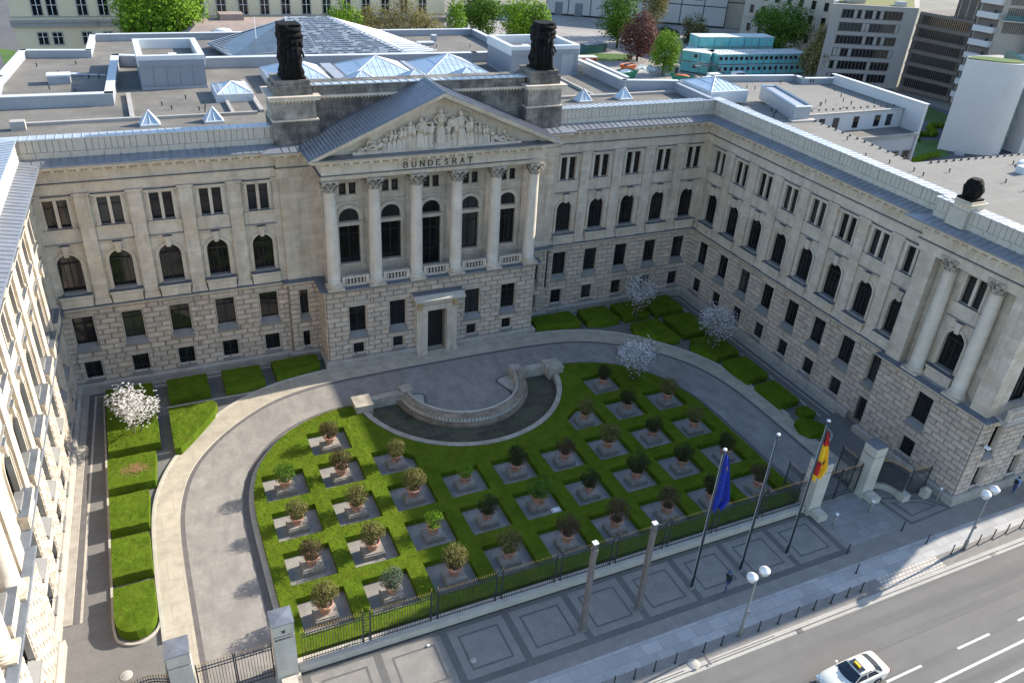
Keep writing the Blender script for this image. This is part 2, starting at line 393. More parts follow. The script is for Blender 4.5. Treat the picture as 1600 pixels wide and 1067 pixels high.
def mk_arched(w=1.8, h=3.45, name='arched_window', fan=False):
    r = w/2; zs = h-r; yg = .36
    fr = MB()
    ring(fr, 0, zs, r-.09, r, yg, yg-.1, FRAME, 12, zs)
    fr.box(-r, r, yg-.1, yg, 0, .1, FRAME); fr.box(-.05, .05, yg-.09, yg, .1, zs, FRAME); fr.box(-r+.05, r-.05, yg-.1, yg, zs-.06, zs+.06, FRAME)
    for s in (-1, 1): fr.box(s*r*.5-.02, s*r*.5+.02, yg-.06, yg, .1, zs, FRAME)
    fr.box(-.025, .025, yg-.07, yg, zs, h-.08, FRAME)
    o = fr.obj(name)
    g = MB(); A = arc_pts(0, zs, r-.02, 12); g.face([(-r+.02, yg+.01, .02)]+[(p[0], yg+.01, p[1]) for p in A]+[(r-.02, yg+.01, .02)], GLASS); par(g.obj('pane'), o)
    s = MB(); ring(s, 0, zs, r+.002, r+.16, 0, -.07, STONEP, 12, zs); ring(s, 0, zs, r+.165, r+.27, 0, -.13, STONEP, 12, zs)
    V = [(-.17, -.28, h-.12), (.17, -.28, h-.12), (.27, -.28, h+.78), (-.27, -.28, h+.78)]; V += [(x, .1, z) for x, y, z in V]
    s.mesh(V, [(0, 1, 2, 3), (0, 4, 5, 1), (1, 5, 6, 2), (3, 2, 6, 7), (0, 3, 7, 4)], STONEP)
    s.box(-.36, .36, -.33, .05, h+.782, h+.86, STONEP); s.box(-.37, .37, -.34, .0, h+.861, h+.885, FLASH)
    par(s.obj('surround'), o)
    return o
def mk_twin(w=1.78, h=2.43, name='twin_window'):
    yg = .3; fr = MB(); r = w/2
    for s in (-1, 1):
        a, b = sorted((s*.13, s*r))
        fr.box(a, b, yg-.07, yg, 0, .07, FRAME); fr.box(a, b, yg-.07, yg, h-.07, h, FRAME); fr.box(a, a+.06, yg-.07, yg, .07, h-.07, FRAME); fr.box(b-.06, b, yg-.07, yg, .07, h-.07, FRAME)
        fr.box(a+.06, b-.06, yg-.06, yg, h*.68, h*.68+.06, FRAME)
    o = fr.obj(name)
    g = MB(); g.face([(-r, yg+.01, 0), (r, yg+.01, 0), (r, yg+.01, h), (-r, yg+.01, h)], GLASS); par(g.obj('pane'), o)
    s = MB(); s.box(-.13, .13, -.0, .34, 0, h, STONEP)
    if h > 2:
        for q in (-1, 1):
            a, b = sorted((q*(r+.003), q*(r+.2))); s.box(a, b, -.1, .05, 0, h+.0, STONEP)
            a, b = sorted((q*(r+.2), q*(r+.31))); s.box(a, b, -.05, .05, .12, h-.05, STONEP)
            s.box(*sorted((q*(r+.05), q*(r+.33))), -.16, .02, 0, .18, STONEP)
        s.box(-r-.2, r+.2, -.1, .05, h+.002, h+.2, STONEP); s.box(-r-.42, r+.42, -.26, .03, h+.202, h+.33, STONEP); s.box(-r-.43, r+.43, -.27, .0, h+.331, h+.36, FLASH)
        s.box(-r-.36, r+.36, -.24, .3, -.13, -.022, STONEP); s.box(-r-.37, r+.37, -.25, .3, -.02, -.001, FLASH)
    else: s.box(-r-.1, r+.1, -.08, .3, -.1, -.002, STONEP)
    par(s.obj('surround'), o)
    return o
def mk_rect(w, h, sill, name, grille=False):
    r = w/2; yg = .42; fr = MB()
    fr.box(-r, r, yg-.09, yg, sill, sill+.06, FRAME); fr.box(-r, r, yg-.09, yg, h-.06, h, FRAME)
    for s in (-1, 1): fr.box(*sorted((s*r, s*(r-.08))), yg-.09, yg, sill+.08, h-.08, FRAME)
    fr.box(-.045, .045, yg-.08, yg, sill+.08, h-.08, FRAME)
    if h > 2: fr.box(-r+.08, r-.08, yg-.08, yg, h*.72, h*.72+.07, FRAME)
    if grille:
        n = int(w/.16)
        for k in range(1, n): fr.bar((-r+k*w/n, .2, sill), (-r+k*w/n, .2, h), .014, IRON, 4)
        for z in (.25, .75): fr.box(-r, r, .19, .21, sill+(h-sill)*z, sill+(h-sill)*z+.03, IRON)
    o = fr.obj(name)
    g = MB(); g.face([(-r, yg+.01, sill-.05), (r, yg+.01, sill-.05), (r, yg+.01, h), (-r, yg+.01, h)], GLASS); par(g.obj('pane'), o)
    s = MB(); y0 = -.22   # sloping stone sill
    V = [(-r-.0, yg, sill), (r+.0, yg, sill), (r, y0, .10), (-r, y0, .10), (-r, yg, -.02), (r, yg, -.02), (r, y0, -.04), (-r, y0, -.04)]
    if sill > .3:
        s.mesh(V, [(3, 2, 1, 0), (7, 6, 2, 3), (0, 4, 7, 3), (1, 2, 6, 5)], SILL_AND_SHADOW)
        s.box(-r-.12, r+.12, y0-.02, -.1, -.1, .04, SILL_AND_SHADOW)
    else: s.box(-r-.05, r+.05, -.26, yg, -.16, .04, SILL_AND_SHADOW)
    for q in (-1, 1): s.box(*sorted((q*(r-.001), q*(r-.06))), -.03, yg-.1, sill if sill > .3 else .05, h-.1, STONEP)
    s.box(-r, r, -.03, yg-.1, h-.1, h-.001, STONEP)
    par(s.obj('surround'), o)
    return o
M_AR = lambda: mk_arched(); M_TW = lambda: mk_twin()
M_GF = lambda: mk_rect(1.78, 3.36, .5, 'ground_floor_window'); M_BA = lambda: mk_rect(1.5, 1.94, .04, 'basement_window', True)
Z_GF = 4.20; Z_BA = 1.10; Z_AR = 9.95; Z_TW = 15.72
def base_holes(us, wg=1.78, wb=1.5): return [(u-wg/2, u+wg/2, Z_GF, 7.56, False) for u in us]+[(u-wb/2, u+wb/2, Z_BA, 3.04, False) for u in us]
def upper_holes(us): return [(u-.9, u+.9, Z_AR-.05, 13.35, True) for u in us]+[(u-.89, u+.89, Z_TW, 18.15, False) for u in us]
rb = MB(); ub = MB()
def with_T(mb, f, fn):
    mb.T = F[f].T; fn(); mb.T = None
BD = .02
for f in ('bl', 'br', 'rw', 'lw'):
    us = bays[f]
    hb = base_holes(us)
    if f == 'rw':   # side door in the last bay
        u = us[-1]+.0; hb = [h for h in hb if not (abs((h[0]+h[1])/2-u) < .1 and h[2] < 2)]+[(u-.7, u+.7, .3, 3.04, False)]
    with_T(rb, f, lambda: rustic(rb, 0, F[f].L, BD, hb, RUST))
    with_T(ub, f, lambda: holed_wall(ub, 0, F[f].L, 8.3, 19.2, 0, upper_holes(us), .45, STONE))
    for i, u in enumerate(us):
        use('ar', f, u, 0, Z_AR-.05, M_AR); use('tw', f, u, 0, Z_TW, M_TW); use('gf', f, u, BD, Z_GF, M_GF)
        if not (f == 'rw' and i == 7): use('ba', f, u, BD, Z_BA, M_BA)
# antae
nar = lambda: mk_rect(.95, 3.36, .55, 'narrow_window'); narb = lambda: mk_rect(.8, 1.94, .04, 'narrow_basement_window')
for f, u in (('al', 1.35), ('ar', 1.5)):
    hl = [(u-.475, u+.475, Z_GF, 7.56, False), (u-.4, u+.4, Z_BA, 3.04, False)]
    with_T(rb, f, lambda: rustic(rb, 0, F[f].L, BD, hl, RUST))
    use('nar', f, u, BD, Z_GF, nar); use('narb', f, u, BD, Z_BA, narb)
ub.face([(-13.75, -.5, 8.3), (-9.9, -.5, 8.3), (-9.9, -.5, 19.2), (-13.75, -.5, 19.2)], STONE)
ub.face([(9.9, -.5, 8.3), (13.75, -.5, 8.3), (13.75, -.5, 19.2), (9.9, -.5, 19.2)], STONE)
for s in (-1, 1):
    ub.face([(s*13.75, 0, 8.3), (s*13.75, -.5, 8.3), (s*13.75, -.5, 19.2), (s*13.75, 0, 19.2)], STONE)
    rb.face([(s*13.77, 0, 0), (s*13.77, -.5, 0), (s*13.77, -.5, 8.3), (s*13.77, 0, 8.3)], RUST, .8)
# portico base
hp = []
for x in (-7.96, -3.95, 3.95, 7.96): hp += [(10.9+x-.88, 10.9+x+.88, 3.1, 6.52, False), (10.9+x-.6, 10.9+x+.6, Z_BA, 2.46, False)]
hp.append((10.9-.97, 10.9+.97, .0, 4.96, False))
with_T(rb, 'pf', lambda: rustic(rb, 0, 21.8, BD, hp, RUST, 1.3))
for f in ('pl', 'pr'): with_T(rb, f, lambda: rustic(rb, 0, F[f].L, BD, [], RUST, 1.3))
for x in (-7.96, -3.95, 3.95, 7.96):
    use('pg', 'pf', 10.9+x, BD, 3.1, lambda: mk_rect(1.76, 3.42, .5, 'portico_ground_window')); use('pb', 'pf', 10.9+x, BD, Z_BA, lambda: mk_rect(1.2, 1.36, .04, 'portico_basement_window', True))
# pavilions (court side): ground floor
for f in ('rp', 'lp'):
    u = 5.0 if f == 'rp' else F['lp'].L-5.0
    hb = base_holes([u])
    with_T(rb, f, lambda: rustic(rb, 0, F[f].L, BD, hb, RUST))
    use('gf', f, u, BD, Z_GF, M_GF); use('ba', f, u, BD, Z_BA, M_BA)
    L = F[f].L; a, b = (1.5, 8.75) if f == 'rp' else (L-8.75, L-1.5)
    def fn():
        ub.box(0, a, 0, .95, 8.3, 19.2, STONE); ub.box(b, L, 0, .95, 8.3, 19.2, STONE)
        holed_wall(ub, a, b, 8.3, 19.2, -.95, upper_holes([u]), .45, STONE)
        ub.face([(a, 0, 8.6), (b, 0, 8.6), (b, .95, 8.6), (a, .95, 8.6)], GREYST); ub.face([(a, 0, 19.15), (b, 0, 19.15), (b, .95, 19.15), (a, .95, 19.15)], STONE)
    with_T(ub, f, fn)
    use('ar', f, u, -.95, Z_AR-.05, M_AR); use('tw', f, u, -.95, Z_TW, M_TW)
for f in ('tl', 'tr'): 
    with_T(rb, f, lambda: rustic(rb, 0, F[f].L, BD, [], RUST))
# street side of the right pavilion, and the hidden left one
su = [2.2+4.5*k for k in range(6)]
with_T(rb, 'rs', lambda: rustic(rb, 0, F['rs'].L, BD, [(u-.62, u+.62, Z_GF, 7.56, False) for u in su]+[(u-.55, u+.55, Z_BA, 3.4, False) for u in su], RUST))
with_T(ub, 'rs', lambda: holed_wall(ub, .0, F['rs'].L, 8.3, 19.2, .003, [(u-1.35, u+1.35, 9.2, 14.6, True) for u in [3.2+4.7*k for k in range(5)]], .7, STONE))
for u in su: use('gs', 'rs', u, BD, Z_GF, lambda: mk_rect(1.24, 3.36, .55, 'street_window')); use('bs', 'rs', u, BD, Z_BA, lambda: mk_rect(1.1, 2.3, .04, 'street_basement_window'))
for u in [3.2+4.7*k for k in range(5)]: use('as', 'rs', u, -.3, 9.2, lambda: mk_arched(2.7, 5.4, 'large_arched_window'))
ub.face([(-60, YE, 0), P_L[1]+(0,), P_L[1]+(19.2,), (-60, YE, 19.2)], STONE)
rb.obj('rusticated_wall', BLD); 
# ---- moulded courses
sw = MB()
PL = [(0, 0), (.42, 0), (.42, .62), (.34, .70), (.16, .80), (0, .80)]
PLN = [(d+.02, z) for d, z in PL]
base1 = P_BASE[:P_BASE.index((10.9, YB))-0]
# plinth with gap at the main door
sw.sweep(P_L+[(-10.9, YB), (-2.15, YB)], PLN, PLINTH); sw.sweep([(2.25, YB), (10.9, YB)]+P_R[:4]+[(W, -27.9)], PLN, PLINTH)
sw.sweep([(W, -29.9), (W, YP), (XP, YP), (XP, YE), (60, YE)], PLN, PLINTH)
sw.obj('plinth', BLD)
sc = MB()
STR = [(.12, 8.08), (.14, 8.30), (.30, 8.34), (.52, 8.42), (.56, 8.50), (.50, 8.56), (0, 8.66)]
sc.sweep(P_BASE, [(.0, 8.08)]+STR, STONEP, [STONEP, STONEP, STONEP, STONEP, STONEP, FLASH, FLASH]); sc.obj('string_course', BLD)
# ---- upper wall dressings per bay
def dressings(f, us, pil):
    def mkd():
        mb = MB(); u = 0
        mb.box(u-1.22, u+1.22, -.50, 0, 8.64, 9.56, STONEP); mb.box(u-1.32, u+1.32, -.60, .0, 9.562, 9.72, STONEP); mb.box(u-1.33, u+1.33, -.61, .0, 9.721, 9.741, FLASH); mb.box(u-.98, u+.98, -.54, -.49, 8.85, 9.42, STONE)
        mb.box(u-.86, u+.86, -.2, .4, 9.742, 9.94, SILL_AND_SHADOW); o = mb.obj('window_apron')
        mb = MB(); mb.box(u-1.38, u+1.38, -.07, 0, 14.42, 15.56, STONEP); mb.box(u-1.42, u+1.42, -.20, 0, 14.33, 14.42, SILL_AND_SHADOW); par(mb.obj('panel'), o)  # dark strip below the panel: its thin shadow painted in as colour
        return o
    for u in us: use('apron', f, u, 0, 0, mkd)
def pilaster_at(f, u, kind='pilaster', w=.55, dd=.24):
    def mkp():
        p = MB(); p.box(-w, w, -dd, 0, 9.1, 18.2, STONE); o = p.obj(kind)
        b = MB(); b.box(-w-.12, w+.12, -dd-.14, 0, 8.62, 8.86, STONEP); b.box(-w-.06, w+.06, -dd-.08, 0, 8.862, 9.1, STONEP); par(b.obj('pilaster_base'), o)
        c = MB(); c.box(-w-.05, w+.05, -dd-.05, 0, 18.2, 18.32, STONEP); c.box(-w, w, -dd-.01, 0, 18.32, 18.5, STONEP); c.box(-w-.12, w+.12, -dd-.12, 0, 18.5, 18.66, STONEP); par(c.obj('pilaster_cap'), o)
        return o
    o = use(kind+str(w), f, u, 0, 0, mkp)
for f in ('bl', 'br', 'rw', 'lw'):
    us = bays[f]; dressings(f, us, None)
    for a, b in zip(us, us[1:]): pilaster_at(f, (a+b)/2)
for f, u in (('bl', .34), ('br', F['br'].L-.34), ('rw', .5), ('lw', F['lw'].L-.5)): pilaster_at(f, u, 'corner_pilaster', .30, .14)
pilaster_at('bl', F['bl'].L-.3, 'corner_pilaster', .30, .14); pilaster_at('br', .3, 'corner_pilaster', .30, .14)
F['rpi'] = Fac((W, YP), (W, YE)); F['lpi'] = Fac((lx(-W, YE), YE), (lx(-W, YP), YP))
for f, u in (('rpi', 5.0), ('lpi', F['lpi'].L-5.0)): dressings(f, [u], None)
ub.face([(-10.3, -.5, 8.6), (-10.3, -1.7, 8.6), (-10.3, -1.7, 19.2), (-10.3, -.5, 19.2)], STONE); ub.face([(10.3, -.5, 8.6), (10.3, -1.7, 8.6), (10.3, -1.7, 19.2), (10.3, -.5, 19.2)], STONE)
F['pw'] = Fac((-10.3, -1.7), (10.3, -1.7))
wx = [2.3, 6.3, 10.3, 14.3, 18.3]
with_T(ub, 'pw', lambda: holed_wall(ub, 0, 20.6, 8.6, 19.2, 0, [(u-.98, u+.98, 9.0 if i == 2 else 10.2, 14.0, False) for i, u in enumerate(wx)]+[(u-.95, u+.95, 14.4, 15.7, True) for u in wx]+[(u-.78, u+.78, 17.0, 18.1, False) for u in wx], .4, STONE))
ub.obj('upper_wall', BLD)
def mk_tall(h):
    o = mk_rect(1.96, h, .04, 'portico_tall_window'); return o
for i, u in enumerate(wx):
    def mkt(h=5.0 if i == 2 else 3.8):
        fr = MB(); r = .98; yg = .32
        for s in (-1, 1): fr.box(*sorted((s*r, s*(r-.1))), yg-.1, yg, 0, h, FRAME)
        fr.box(-r, r, yg-.1, yg, 0, .12, FRAME); fr.box(-r, r, yg-.1, yg, h-.1, h, FRAME); fr.box(-.05, .05, yg-.1, yg, .1, h-.1, FRAME); fr.box(-r, r, yg-.09, yg, h*.75, h*.75+.07, FRAME)
        o = fr.obj('tall_window'); g = MB(); g.face([(-r, yg+.01, 0), (r, yg+.01, 0), (r, yg+.01, h), (-r, yg+.01, h)], GLASS); par(g.obj('pane'), o)
        s = MB()
        for q in (-1, 1): s.box(*sorted((q*(r+.002), q*(r+.24))), -.14, 0, 0, h, STONEP)
        s.box(-r-.24, r+.24, -.14, 0, h+.002, h+.24, STONEP); s.box(-r-.34, r+.34, -.26, 0, h+.242, h+.38, STONEP); s.box(-r-.24, r+.24, -.22, .2, -.2, -.002, STONEP)
        par(s.obj('surround'), o); return o
    use('tall2' if i == 2 else 'tall', 'pw', u, 0, 9.0 if i == 2 else 10.2, mkt)
    def mkf():
        fr = MB(); r = .95; yg = .3
        ring(fr, 0, .35, r-.08, r, yg, yg-.08, FRAME, 12, .35); fr.box(-r, r, yg-.08, yg, 0, .08, FRAME); fr.box(-.03, .03, yg-.07, yg, .08, 1.22, FRAME)
        o = fr.obj('fanlight'); g = MB(); A = arc_pts(0, .35, r, 12); g.face([(-r, yg+.01, 0)]+[(p[0], yg+.01, p[1]) for p in A]+[(r, yg+.01, 0)], GLASS); par(g.obj('pane'), o)
        s = MB(); ring(s, 0, .35, r+.002, r+.3, 0, -.12, STONEP, 12, .35); ring(s, 0, .35, r+.3, r+.38, 0, -.18, STONEP, 12, .35); par(s.obj('surround'), o); return o
    use('fan', 'pw', u, 0, 14.4, mkf)
    use('tws', 'pw', u, 0, 17.0, lambda: mk_twin(1.56, 1.1, 'small_twin_window'))
# impost moulding + ledge in the portico
im = MB(); im.T = F['pw'].T; im.box(0, 20.6, -.12, 0, 16.2, 16.34, STONEP)
for u in (.3, 4.3, 8.3, 12.3, 16.3, 20.3): im.box(u-.45, u+.45, -.16, 0, 8.62, 19.1, STONE)
im.T = None; im.box(-10.95, 10.95, -3.95, -.5, 8.36, 8.60, FLASH); im.obj('portico_dressing', BLD)
# ---- columns
def mk_col(r0=.60, r1=.505, z0=9.12, z1=18.03, zt=19.16):
    p = MB(); p.lathe((0, 0, 0), [(r0*1.06, z0), (r0, z0+.15)]+[(r0+(r1-r0)*(t**1.6), z0+.15+(z1-z0-.2)*t) for t in [i/8 for i in range(9)]]+[(r1*1.05, z1)], COLST, 28)
    o = p.obj('column')
    b = MB(); b.box(-r0*1.32, r0*1.32, -r0*1.32, r0*1.32, 8.6, 8.80, STONEP)
    b.lathe((0, 0, 0), [(r0*1.28, 8.80), (r0*1.34, 8.87), (r0*1.28, 8.94), (r0*1.12, 8.97), (r0*1.12, 9.0), (r0*1.2, 9.05), (r0*1.12, 9.12)], STONEP, 28); par(b.obj('column_base'), o)
    c = MB(); h = zt-z1
    c.lathe((0, 0, z1), [(r1*1.08, 0), (r1*1.14, .04), (r1*1.0, .08), (r1*1.05, h*.5), (r1*1.2, h*.85), (r1*1.3, h-.16)], CAPST, 20)
    for tier, (n, zz, hh, ro, ph) in enumerate(((8, .06, h*.42, r1*1.08, 0), (8, h*.28, h*.46, r1*1.16, pi/8))):
        for k in range(n):
            t = 2*pi*k/n+ph; ca, sa = cos(t), sin(t); ta = (-sa, ca); wv = .19
            P = []
            for (fr_, ex, wd) in ((0, .0, .8), (.45, .07, 1), (.8, .17, .9), (1.0, .31, .6), (.84, .38, .35)):
                rr = ro+ex
                for q in (-1, 0, 1): e = -.035*abs(q)+.02; P.append(((rr+e)*ca+ta[0]*q*wv*wd, (rr+e)*sa+ta[1]*q*wv*wd, z1+zz+hh*fr_))
            c.mesh(P, [(i*3+j, i*3+j+1, i*3+j+4, i*3+j+3) for i in range(4) for j in range(2)], CAPST)
    for k in range(4):
        t = pi/4+k*pi/2; rr = r1*1.62
        c.ell((rr*cos(t), rr*sin(t), z1+h-.26), (.17, .17, .15), CAPST, 8, 6); c.bar((r1*cos(t), r1*sin(t), z1+h*.5), (rr*cos(t), rr*sin(t), z1+h-.26), .05, STONEP, 5)
        t = k*pi/2; c.ell((r1*1.28*cos(t), r1*1.28*sin(t), z1+h-.16), (.1, .1, .1), STONEP, 6, 5)
    a = r1*1.55; cc = r1*1.3; poly = []
    for k in range(4):
        t0 = pi/4+k*pi/2; poly.append((a*sqrt(2)*.93*cos(t0-.06), a*sqrt(2)*.93*sin(t0-.06))); poly.append((a*sqrt(2)*.93*cos(t0+.06), a*sqrt(2)*.93*sin(t0+.06)))
        for e in (-.35, 0, .35): tt = t0+pi/4+e; poly.append(((cc+.1*abs(e))*cos(tt), (cc+.1*abs(e))*sin(tt)))
    c.prism(poly, zt-.15, zt, CAPST); par(c.obj('capital'), o)
    return o
for i in range(6):
    use('col', 'pf', 10.9+(i-2.5)*4.0, -.10, 0, mk_col)
for f in ('rp', 'lp'):
    for u in (2.95, 7.15):
        uu = u if f == 'rp' else F[f].L-u
        use('col', f, uu, -.35, 0, mk_col)
# ---- balustrades between the portico columns and on the street balcony
def mk_bal(L=2.6, n=6):
    b = MB(); b.box(-L/2, L/2, -.16, .16, .0, .2, STONEP); b.box(-L/2, L/2, -.19, .19, .82, 1.0, STONEP)
    for s in (-1, 1): b.box(*sorted((s*L/2, s*(L/2-.32))), -.15, .15, .2, .82, STONEP)
    o = b.obj('balustrade'); w = L-.64
    for k in range(n):
        x = -w/2+w*(k+.5)/n; q = MB(); q.lathe((x, 0, .2), [(.09, 0), (.09, .05), (.05, .1), (.11, .26), (.10, .34), (.05, .48), (.08, .56), (.08, .62)], STONEP, 8); par(q.obj('baluster'), o)
    return o
for i in range(5): use('bal', 'pf', 10.9+(i-2)*4.0, -.12, 9.0-.38, mk_bal)
bc = MB(); bc.T = F['rs'].T; bc.box(.9, 24, -1.15, 0, 8.36, 8.7, GREYST); bc.T = None; bc.obj('balcony_slab', BLD)
for k in range(5): use('bal2', 'rs', 3.2+4.5*k, .95, 8.7, lambda: mk_bal(4.4, 12))
# ---- entablature, cornice roof, parapet, coping
en = MB()
ENT = [(0, 18.66), (.16, 18.68), (.16, 19.08), (.22, 19.10), (.22, 19.46), (.34, 19.50), (.40, 19.60), (.20, 19.65), (.20, 20.46), (.30, 20.50), (.32, 20.78), (.50, 20.84), (.55, 20.94), (1.22, 20.98), (1.24, 21.12), (1.40, 21.26), (1.40, 21.30)]
pl2 = P_L[:6]+[(-13.75, -.5), (-10.5, -.5)]; pr2 = [(10.5, -.5), (13.75, -.5)]+P_R[2:]
ENS = {}
EM = lambda pr: [FLASH if (pr[j][0]-pr[j+1][0] > .05 and pr[j][1] < 20) else STONEP for j in range(len(pr)-1)]
for kk, pth in (('l', pl2), ('r', pr2)): ENS[kk] = MB(); ENS[kk].sweep(pth, ENT, STONEP, EM(ENT))
PENT = [(0, 19.16)]+[(d, z) for d, z in ENT[1:] if z > 19.4]; PENT[1:1] = [(.16, 19.16), (.22, 19.34)]
ppath = [(-10.5, -.5), (-10.5, -3.58), (10.5, -3.58), (10.5, -.5)]
en.sweep(ppath, PENT, STONEP, EM(PENT))
en.face([(-10.6, -3.6, 19.17), (10.6, -3.6, 19.17), (10.6, -.5, 19.17), (-10.6, -.5, 19.17)], STONEP)
# dentils and modillions
def along(path, sp, fn):
    for i in range(len(path)-1):
        a = Vector(path[i]); b = Vector(path[i+1]); L = (b-a).length; u = (b-a)/L; n = Vector((u.y, -u.x)); k = int(L/sp)
        for j in range(k): fn(a+u*((j+.5)*L/k), u, n)
def dent(p, u, n): EC.obox(p+n*.36, u, 0, .07, .08, 20.52, 20.76, STONEP)
def modi(p, u, n): EC.obox(p+n*.85, u, 0, .13, .33, 20.78, 20.96, STONEP)
for path, EC in ((pl2[2:], ENS['l']), (pr2[:-1]+[(45, YE)], ENS['r']), (ppath, en)):
    along(path, .26, dent); along(path, .85, modi)
en.obj('entablature', BLD); ENS['l'].obj('entablature', BLD); ENS['r'].obj('entablature', BLD)
def seams(mb, path, A, B, sp, m, h=.05):
    (d0, z0), (d1, z1) = A, B
    def fn(p, u, n):
        a = p+n*d0; b = p+n*d1
        V = []
        for q, z in ((a, z0), (b, z1)):
            for e in (-.018, .018):
                for k in (0, h): V.append((q.x+u.x*e, q.y+u.y*e, z+k))
        mb.mesh(V, [(0, 1, 5, 4), (2, 6, 7, 3), (1, 3, 7, 5), (0, 2, 3, 1), (4, 5, 7, 6)], m)
    along(path, sp, fn)
for path, p2 in ((pl2, pl2[1:]), (pr2, pr2[:-1]+[(60, YE)])):
    cr = MB(); cr.sweep(path, [(1.43, 21.24), (1.43, 21.34), (-.1, 21.62)], LEAD); seams(cr, p2, (1.38, 21.34), (0, 21.6), .62, LEAD); cr.obj('cornice_roof', BLD)
pp = MB()
ppl = [(-60, YE), P_L[1], P_L[2], P_L[3], (-W, 0), (-13.8, 0)]; ppr = [(13.8, 0), (W, 0), (W, YP), (XP, YP), (XP, YE), (60, YE)]
def panels(i, a, b):
    f = Fac(a, b); pp.T = f.T; L = f.L; n = max(1, round(L/1.2)); w = L/n
    for k in range(n): pp.box(k*w+.015, (k+1)*w-.015, -.04, .07, 21.56, 22.06, PANEL)
    u = .25; g = 0
    while u < L-.5:
        for k in range(8):
            if u+.44 > L-.1: break
            pp.box(u, u+.42, -.04, .07, 22.09, 23.06, PANEL); u += .46
        if u+.95 < L: pp.box(u, u+.86, -.05, .07, 22.09, 23.06, PANEL)
        u += .92
    pp.T = None
for p0, path in ((ppl, ppl[1:]), (ppr, ppr[:-1]+[(50, YE)])):
    pp = MB(); pp.sweep(p0, [(-.06, 21.5), (-.06, 23.1), (-.3, 23.1)], PANEL)
    for i in range(len(path)-1): panels(i, path[i], path[i+1])
    pp.obj('parapet', BLD)
CO = [(.14, 23.06), (.14, 23.16), (-1.75, 22.95), (-1.75, 22.1)]
for path, p2 in ((ppl, ppl[1:]), (ppr, ppr[:-1]+[(50, YE)])):
    cp = MB(); cp.sweep(path, CO, ZINC); seams(cp, p2, (.12, 23.165), (-1.72, 22.96), .62, ZINC, .04); cp.obj('coping', BLD)
# ---- pediment
pd = MB(); HX = 11.95; YF = -5.02; ZE = 21.36; ZA = 26.45; sl = (ZA-ZE)/HX
pd.face([(-10.6, -3.62, 21.2), (10.6, -3.62, 21.2), (10.6, -3.62, 21.6), (0, -3.62, 26.0), (-10.6, -3.62, 21.6)], STONEP)
pd.box(-8.0, 8.0, -4.15, -3.6, 21.36, 21.62, STONEP)
for s in (-1, 1):
    def rk(d0, d1, y0, y1, m, xo=HX):   # raking moulding: vertical offsets d0..d1 below the roof line
        V = [(s*xo, y, ZE+(HX-xo)*sl-d) for y in (y0, y1) for d in (d0, d1)]+[(0, y, ZA-d) for y in (y0, y1) for d in (d0, d1)]
        pd.mesh(V, [(0, 1, 3, 2), (4, 6, 7, 5), (0, 4, 5, 1), (2, 3, 7, 6), (0, 2, 6, 4), (1, 5, 7, 3)], m)
    rk(-.05, .16, YF, -3.6, STONEP); rk(.16, .34, YF+.12, -3.6, STONEP, HX-.1); rk(.34, .46, YF+.8, -3.6, STONEP, HX-.9); rk(.46, .76, YF+1.05, -3.6, STONEP, HX-1.2); 
    n = 44
    for k in range(n):
        x = 1*(k+.5)/n*(HX-1.9); z = ZA-x*sl-.62; pd.box(s*x-.07, s*x+.07, YF+.93, YF+1.05, z-.13, z+.10, STONEP)
for x in [-11.2+.1*k for k in range(0)]: pass
pd.obj('pediment', BLD)
pr_ = MB()
for s in (-1, 1):
    m = LEADB
    V = [(s*(HX+.06), YF-.08, ZE+.02), (s*(HX+.06), .4, ZE+.02), (0, .4, ZA+.07), (0, YF-.08, ZA+.07)]
    V += [(x, y, z+.06) for x, y, z in V]
    pr_.mesh(V, [(0, 1, 2, 3), (4, 7, 6, 5), (0, 3, 7, 4), (0, 4, 5, 1)], m)
    for k in range(1, 40):
        t = k/40; x = s*(HX+.06)*(1-t); z = ZE+.08+(ZA-ZE+.05)*t
        pr_.mesh([(x-.02, YF-.02, z), (x+.02, YF-.02, z), (x-.02, .38, z), (x+.02, .38, z), (x-.02, YF-.02, z+.05), (x+.02, YF-.02, z+.05), (x-.02, .38, z+.05), (x+.02, .38, z+.05)], [(0, 1, 5, 4), (4, 5, 7, 6), (0, 4, 6, 2), (1, 3, 7, 5)], m)
    for y in (-3.4, -1.6, 0): 
        pr_.bar((s*(HX), y, ZE+.1), (0, y, ZA+.13), .025, m, 4)
pr_.bar((0, YF-.05, ZA+.14), (0, .4, ZA+.14), .08, LEADB, 6)
pr_.box(-11.9, 11.9, -5.0, -3.62, 21.30, 21.345, LEADB)
pr_.obj('pediment_roof', BLD)
